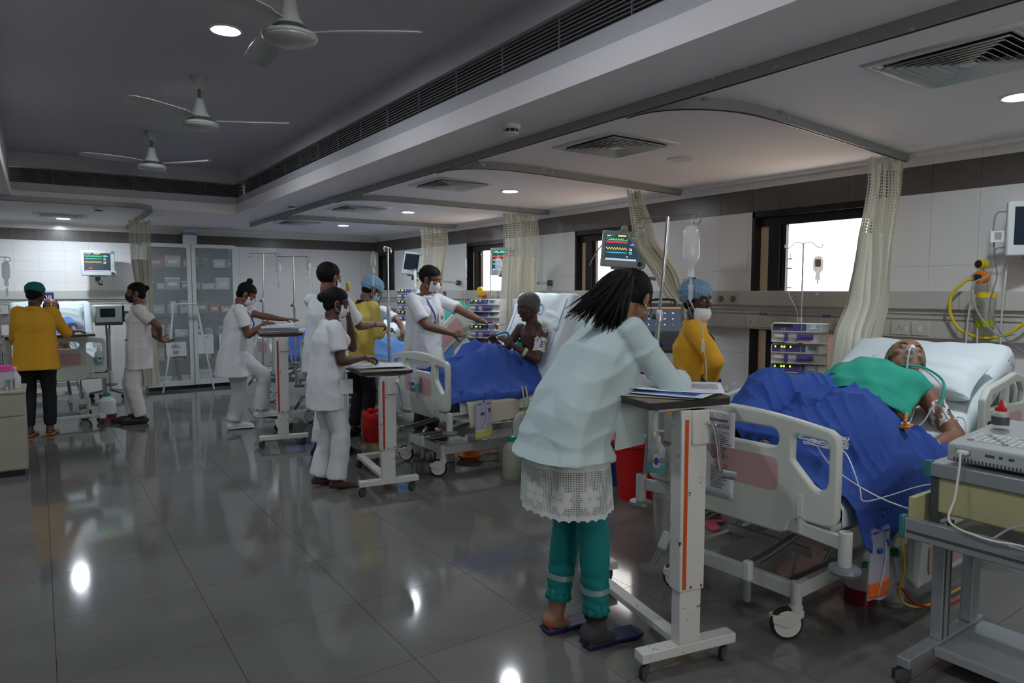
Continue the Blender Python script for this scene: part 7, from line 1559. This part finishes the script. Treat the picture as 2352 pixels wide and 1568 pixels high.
# ================================================================ NOTICES AND PAPERS
def notice(label, loc, rz):
    t = thing('citizen_charter', label, 'notice', loc, rz); w_, h = .285, .395; B = MB()
    B.grid(lambda u, v: V(((u - .5) * w_, -.004 * (1 - v) ** 2 * math.sin(u * 5) - .006 * (1 - v) ** 3, (v - .5) * h - .008 * (1 - v) * u)), 10, 10); B.build('sheet', M['paper'], t, solid=.0008)
    y = -.0080; F = lambda nm, bdy, m, x, z, s_, al='CENTER': text(nm, bdy, m, t, (x, y, z), s_, align=al, ext=.0002)
    MB().span(-.075, -.040, y, y + .0008, .155, .190).build('logo', M['redink'], t); F('lettering', 'SURETECH', mat('letter_maroon', (.30, .12, .12), .7), .038, .180, .026); MB().span(-.035, .11, y, y + .0006, .152, .160).build('logo_underline', mat('underline_violet', (.18, .10, .22), .7), t); F('lettering', 'Hospital & Research Centre', M['ink'], .038, .165, .008)
    F('lettering', 'CITIZEN CHARTER', M['ink'], .01, .128, .026); F('lettering', "PATIENT'S RIGHTS", M['redink'], -.065, .102, .012); F('lettering', 'मरीज के अधिकार', M['redink'], .075, .100, .014)
    F('lettering', "PATIENT'S RESPONSIBILITIES", M['redink'], -.065, -.045, .0095); F('lettering', 'मरीज के कर्तव्य', M['redink'], .075, -.050, .014)
    B = MB(); rn = random.Random(2)
    for x0, x1 in ((-.13, -.002), (.022, .13)):
        for za, zb in ((.088, -.028), (-.062, -.165)):
            z = za
            while z > zb:
                x = x0; e = x1 - rn.uniform(0, .05)
                while x < e: w2 = rn.uniform(.006, .02); B.span(x, min(x + w2, e), y, y + .0004, z - .0022, z + .0012); x += w2 + .003
                z -= .0098
    o = B.build('text_lines', M['ink'], t); o['kind'] = 'stuff'; return t
notice('printed CITIZEN CHARTER notice taped to the footboard of the foreground bed', (2.572, 2.105, .765), R(-87.5))
def paper(label, loc, rz, w_, h, curl=0, m=None, tilt=(0, 0), name='paper_sheet'):
    t = thing(name, label, 'paper', loc, 0, rot=(tilt[0], tilt[1], rz)); MB().grid(lambda u, v: V(((u - .5) * w_, (v - .5) * h, (.001 + curl * (u - .3) ** 2 * (1.0 if u > .3 else .3) + .15 * curl * v * v) if curl >= 0 else .001 - curl * max(0, .75 - u) ** 2 * (.3 + .7 * v))), 14, 10).build('sheet', m or M['paper'], t, solid=.0006); return t
q = MW(OBT4); z = 1.092
def onT(T, x, y, z): return tuple(MW(T) @ V((x, y, z)))
paper('newspaper-like grey sheets under the coloured chart on the tall table', onT(OBT4, -.02, .19, z), R(-60), .34, .28, .006, mat('newsprint', (.36, .36, .36), .8))
t = paper('chart with four brown drawings lying on the tall overbed table', onT(OBT4, .02, .16, z + .008), R(-70), .36, .26, .008, mat('pale_blue_paper', (.58, .68, .78), .7))
for k in range(4): MB().ell((-.09 + k * .055, .03, .006), (.020, .010, .001), 12, 4).build('drawing', mat('brown_print', (.35, .14, .08), .7), t)
MB().span(-.15, -.11, -.01, .01, .0035, .0055).build('red_mark', M['redink'], t); 
for k in range(4): MB().span(-.12, .14, -.03 - k * .02, -.026 - k * .02, .004, .006).build('printed_line', M['blueink'], t)
t = paper('large observation chart with printed heading curling up over the tall overbed table', onT(OBT4, .04, .27, z + .016), R(-48), .52, .34, -.16, M['paper'], (R(0), R(0)))
MB().span(-.02, .0, .105, .13, .012, .0145).build('logo', M['ink'], t)
text('lettering', 'SURETECH CARDIOLOGY & POLYTRAUMA INSTITUTE', M['ink'], t, (.125, .125, .012), .0105, (0, 0, 0)); text('lettering', 'POST CATHETERISATION OBSERVATION CHART', M['ink'], t, (.125, .108, .012), .008, (0, 0, 0))
for k in range(5): MB().span(.02, .24, .07 - k * .03, .0715 - k * .03, .001, .0028).build('ruled_line', M['ink'], t)
for k, (x, y, r, w_, h) in enumerate(((.0, .30, -20, .42, .30), (-.04, .34, 12, .40, .28))): paper(('large white chart sheet lying on the second overbed table', 'second white sheet under the large chart on the second table')[k], onT(OBT2, x, y, .925 + .006 * (1 - k)), R(r), w_, h, .006)
for k in range(6): t = thing('file', ('pink patient file, lowest of the stack on the third table', 'white patient file, second from the bottom of the stack', 'dark-edged patient file in the middle of the stack', 'pale pink patient file above the dark-edged one', 'white patient file under the open sheet', 'top white patient file being written on')[k], 'file', onT(OBT3, .0, .22 + .01 * math.sin(k * 5), 1.101 + k * .009), R(-12 + 4 * math.sin(k * 3)), group='files on the third table'); fm_ = (M['pinkp'], M['paper'], M['dgrey'], M['pinkp'], M['paper'], M['paper'])[k]; MB().span(-.17, .17, -.12, .13, 0, .0015).build('cover', fm_, t); MB().span(-.165, .165, -.115, .125, .0015, .007).build('pages', M['paper'], t); MB().span(-.17, .17, -.12, .13, .007, .0085).build('cover', fm_, t)
paper('open white sheet curling on top of the stack of files', onT(OBT3, .03, .40, 1.158), R(10), .28, .20, .03)
# pen in hand
# ================================================================ WALL THINGS
def on_wall(y, z, x=WX - .087): return (x, y, z)
def plate(label, y, z, w_=.12, h=.09, kind='switch', cat='socket', x=WX - .083):
    t = thing('wall_socket' if kind != 'switch' else 'wall_switch', label, cat if kind != 'switch' else 'switch', (x, y, z), R(-90)); MB().span(-w_ / 2, w_ / 2, -.008, .003, -h / 2, h / 2).build('face_plate', mat('ivory_plate', (.60, .57, .50), .4), t, .003)
    if kind == 'switch': MB().span(-.013, .013, -.012, -.007, -.022, .022).build('rocker', M['wplastic'], t, .002)
    elif kind == 'small': MB().span(-.006, .006, -.010, -.007, -.006, .006).build('hole', M['black'], t, .001)
    else:
        for s_ in (-1, 0, 1): MB().cyl((s_ * .014, -.0075, .012 if s_ == 0 else -.006), (s_ * .014, -.009, .012 if s_ == 0 else -.006), .004, .004, 8).build('pin_hole', M['black'], t)
        MB().span(w_ * .32, w_ * .44, -.012, -.007, -.015, .015).build('rocker', M['wplastic'], t, .002)
    return t
plate('ivory wall switch right of the first curtain above the lying man', 2.33, 1.245); plate('ivory socket half hidden by the first curtain', 2.47, 1.245, kind='socket')
plate('ivory blank plate with one dark hole left of the pump stack', 3.72, 1.245, .10, kind='small'); plate('ivory double socket above the pump stack, left one', 3.50, 1.245, .20, kind='socket'); plate('ivory socket behind the black plugs by the window', 3.10, 1.245, .26, kind='socket')
for k, y in enumerate((2.91, 2.80)):
    t = thing('power_plug', ('black power plug with cord, left of the pair by the first curtain', 'black power plug with cord, right of the pair by the first curtain')[k], 'plug', (WX - .092, y, 1.245), R(-90)); MB().ell((0, -.018, .0), (.022, .020, .026), 14, 10).build('body', M['black'], t); MB().lathe([(.012, -.02), (.008, -.055)], (0, -.02, 0), 10).build('strain_relief', M['black'], t)
    MB().tube(smooth_path([(0, -.02, -.05), (0, -.025, -.15), (.02 - .04 * k, -.03, -.30), (.0, -.04, -.48), (-.03, -.05, -.62)], 5), .005, 6).build('cord', M['black'], t)
for k in range(2):
    t = thing('gas_outlet', ('brass gas outlet in a clear cover beside the capped attendant, left one', 'brass gas outlet in a clear cover beside the capped attendant, right one')[k], 'gas outlet', (WX - .065, 4.05 - k * .13, 1.44), R(-90)); MB().span(-.05, .05, -.004, 0, -.05, .05).build('cover', mat('clear_cover', (.5, .5, .46), .2), t, .003); MB().lathe([(.026, 0), (.026, .012), (.018, .014), (.018, .03), (.010, .032)], (0, 0, 0), 16, (0, -1, 0)).build('outlet', mat('brass', (.30, .25, .15), .35, metal=1), t); MB().box((0, -.02, 0), (.012, .02, .05)).build('lever', M['dgrey'], t, .002)
def suction(label, y, lb2):
    t = thing('suction_regulator', label, 'suction regulator', (WX - .09, y, 1.60), R(-90)); MB().lathe([(.040, 0), (.040, .05), (.034, .052)], (0, .0, .0), 24, (-.25, -1, 0)).build('regulator_body', M['orange'], t); MB().lathe([(.020, .05), (.020, .075), (.012, .08)], (-.0, 0, 0), 18, (-.25, -1, 0)).build('knob', M['black'], t)
    g = MB().lathe([(.032, -.01), (.032, .04), (.028, .042)], (-.01, 0, .085), 22, (-.3, -1, 0)).build('gauge', mat('gauge_yellow', (.65, .55, .03), .4), t); MB().lathe([(.025, .042), (.025, .045)], (-.01, 0, .085), 22, (-.3, -1, 0)).build('gauge_face', M['black'], g); MB().cyl((0, .0, .03), (0, .0, .06), .008).build('gauge_stem', M['steel'], t)
    MB().cyl((.02, 0, -.03), (.03, .0, -.09), .006).build('stem', M['steel'], t)
    j = thing('suction_jar', lb2, 'jar', (WX - .15, y - .04, 1.28), R(-90)); MB().lathe([(.045, 0), (.050, .01), (.052, .18), (.050, .19)], n=20).build('jar', mat('jar_clear', (.45, .45, .36), .15, alpha=.7), j); MB().lathe([(.0505, .002), (.0525, .05)], n=20).build('fluid', mat('fluid_lime', (.35, .42, .02), .3), j)
    for k in range(11): MB().span(-.03, .005 + .01 * (k % 2), -.0535, -.0525, .06 + k * .011, .062 + k * .011).build('graduation', M['ink'], j)
    MB().lathe([(.055, .188), (.056, .215), (.03, .225)], n=20).build('lid', M['yplastic'], j)
    return t
suction('orange suction regulator with yellow gauge on the right wall above the lying man', 1.95, 'graduated suction jar with yellow lid and lime fluid on the right wall')
wire('suction_hose', [(WX - .12, 1.98, 1.60), (WX - .13, 2.05, 1.57), (WX - .14, 2.12, 1.48), (WX - .14, 2.12, 1.36), (WX - .14, 2.06, 1.26), (WX - .14, 1.96, 1.215), (WX - .14, 1.86, 1.215), (WX - .14, 1.76, 1.26), (WX - .14, 1.68, 1.34), (WX - .13, 1.66, 1.40)], .0095, M['yplastic'], 'thick yellow hose looping below the suction regulator on the right wall', 'hose', 10)
for k, (a, b) in enumerate((((1.98, 1.52), (2.0, 1.0)), ((1.93, 1.50), (1.93, 1.0)), ((1.80, 1.68), (1.80, 1.02)))): wire('suction_tube', [(WX - .17, a[0], a[1]), (WX - .18, (a[0] + b[0]) / 2 + .01, 1.3), (WX - .19, b[0], b[1])], .006, M['tube'], ('translucent tube hanging left of the suction jar', 'translucent tube hanging in front of the suction jar', 'translucent tube hanging right of the suction jar')[k], 'tube', 8)
wire('monitor_cable', [(4.93, 1.80, 2.0), (4.95, 1.86, 1.99), (4.97, 1.88, 1.90), (4.97, 1.87, 1.75), (4.96, 1.88, 1.62), (4.94, 1.97, 1.55), (4.93, 1.93, 1.38), (4.9, 1.80, 1.24), (4.88, 1.70, 1.25)], .005, M['greyp'], 'grey cable leaving the edge monitor and looping over the suction jar'); wire('monitor_cable', [(4.93, 1.80, 1.78), (4.95, 1.86, 1.76), (4.95, 1.84, 1.6), (4.92, 1.86, 1.42), (4.9, 1.78, 1.25), (4.86, 1.62, 1.12)], .004, mat('slate_cable', (.16, .18, .25), .4), 'slate blue cable hanging below the edge monitor')
t = thing('cable_tag', 'white paper tag on the cables of the edge monitor', 'tag', (4.93, 1.84, 1.85), R(-70)); MB().span(-.035, .035, 0, .002, -.035, .035).build('paper', M['paper'], t); MB().span(-.015, .02, -.001, 0, -.02, .025).build('printed_mark', M['greyp'], t)
# bed number plates
def numplate(label, n, loc, rz, s_=1.0):
    t = thing('bed_number', label, 'sign', loc, rz); MB().span(-.055 * s_, .055 * s_, -.004, 0, -.06 * s_, .06 * s_).build('plate', mat('plate_navy', (.03, .03, .16), .4), t, .002); text('lettering', n, M['wplastic'], t, (0, -.0045, 0), .075 * s_); return t
numplate('navy bed number sign reading 08 on the back wall', '08', (.12, BY - .07, 1.40), 0, 1.35)
numplate('navy bed number sign reading 06 beside the second monitor', '06', (WX - .065, 6.93, 1.43), R(-90), 1.1); numplate('navy bed number sign reading 07 behind the bending nurse', '07', (WX - .065, 9.2, 1.43), R(-90), 1.0)
for k, (y, l) in enumerate(((3.62, 'small blue tag clipped on the trunking rail, left one'), (3.05, 'small blue tag clipped on the trunking rail, right one'))): t = thing('trunking_tag', l, 'tag', (WX - .05, y, 1.315), R(-90)); MB().span(-.03, .03, -.004, 0, -.009, .009).build('plate', M['blueink'], t); MB().span(-.02, .02, -.006, -.004, -.003, .003).build('mark', M['greyp'], t)
t = thing('gas_regulator', 'yellow gas regulator hanging on the pole by the light blue bed', 'regulator', (2.95, 7.62, 1.50)); MB().ell((0, 0, .08), (.022, .03, .035), 12, 8).build('gauge', M['yplastic'], t); MB().span(-.018, .018, -.02, .02, 0, .05).build('body', M['orange'], t, .004)
t = thing('gas_regulator', 'orange and yellow gas regulator on the wall behind the young doctor', 'regulator', (WX - .12, 8.05, 1.46)); MB().lathe([(.05, 0), (.05, .04)], (0, 0, .05), 16, (-1, -.4, 0)).build('gauge', M['yplastic'], t); MB().span(-.04, .04, -.06, .06, -.04, 0).build('bar', M['orange'], t, .01)
for k in range(2): t = thing('flow_meter', ('clear flow meter tube nearest the tilted bed rail', 'clear flow meter tube beside the orange regulator')[k], 'flow meter', (WX - .13, 7.75 - k * .14, 1.43)); MB().cyl((0, 0, 0), (0, 0, .13), .012).build('tube', M['clear'], t); MB().cyl((0, 0, -.02), (0, 0, .0), .014).build('base', M['chrome'], t)
# white tangle beside the near arm of the sitting patient
B = MB(); rnd = random.Random(12); c = P5.arm[-1][0] + V((.0, -.06, .02))
for k in range(7): B.tube(smooth_path([c + V((rnd.uniform(-.06, .05), rnd.uniform(-.03, .01), rnd.uniform(-.05, .05))) for _ in range(6)], 5), .0022, 5)
own(B.build('coiled_leads', M['wplastic'], None), 'white leads coiled over the near shoulder of the sitting patient', 'cable')
for k, pts in enumerate((((3.72, 4.90, 1.0), (3.74, 4.85, .85), (3.68, 4.74, .72), (3.5, 4.66, .66), (3.36, 4.62, .60)), ((3.78, 4.88, .98), (3.82, 4.82, .80), (3.70, 4.70, .69), (3.48, 4.65, .68)))): wire('infusion_line', pts, .003, M['tube'], ('white line running from the sitting patient arm to the bed edge', 'second line draped beside the sitting patient hip')[k], 'infusion line')
# oxygen hose
wire('blue_hose', [(3.9, 3.9, .55), (3.8, 3.8, .48), (3.72, 3.7, .50), (3.7, 3.66, .62), (3.78, 3.72, .72)], .007, M['blueink'], 'thin blue hose loop seen under the tall table beyond the coat', 'hose')
t = thing('cloth_bundle', 'small pale blue cloth bundle behind the footboard of the sitting patient', 'cloth', (2.72, 5.42, .66)); MB().ell((0, 0, .05), (.06, .08, .05), 14, 8).build('bundle', M['lbluecloth'], t); MB().tube([(-.03, 0, .09), (0, .02, .12), (.03, 0, .09)], .004, 6).build('tie', M['blue'], t)
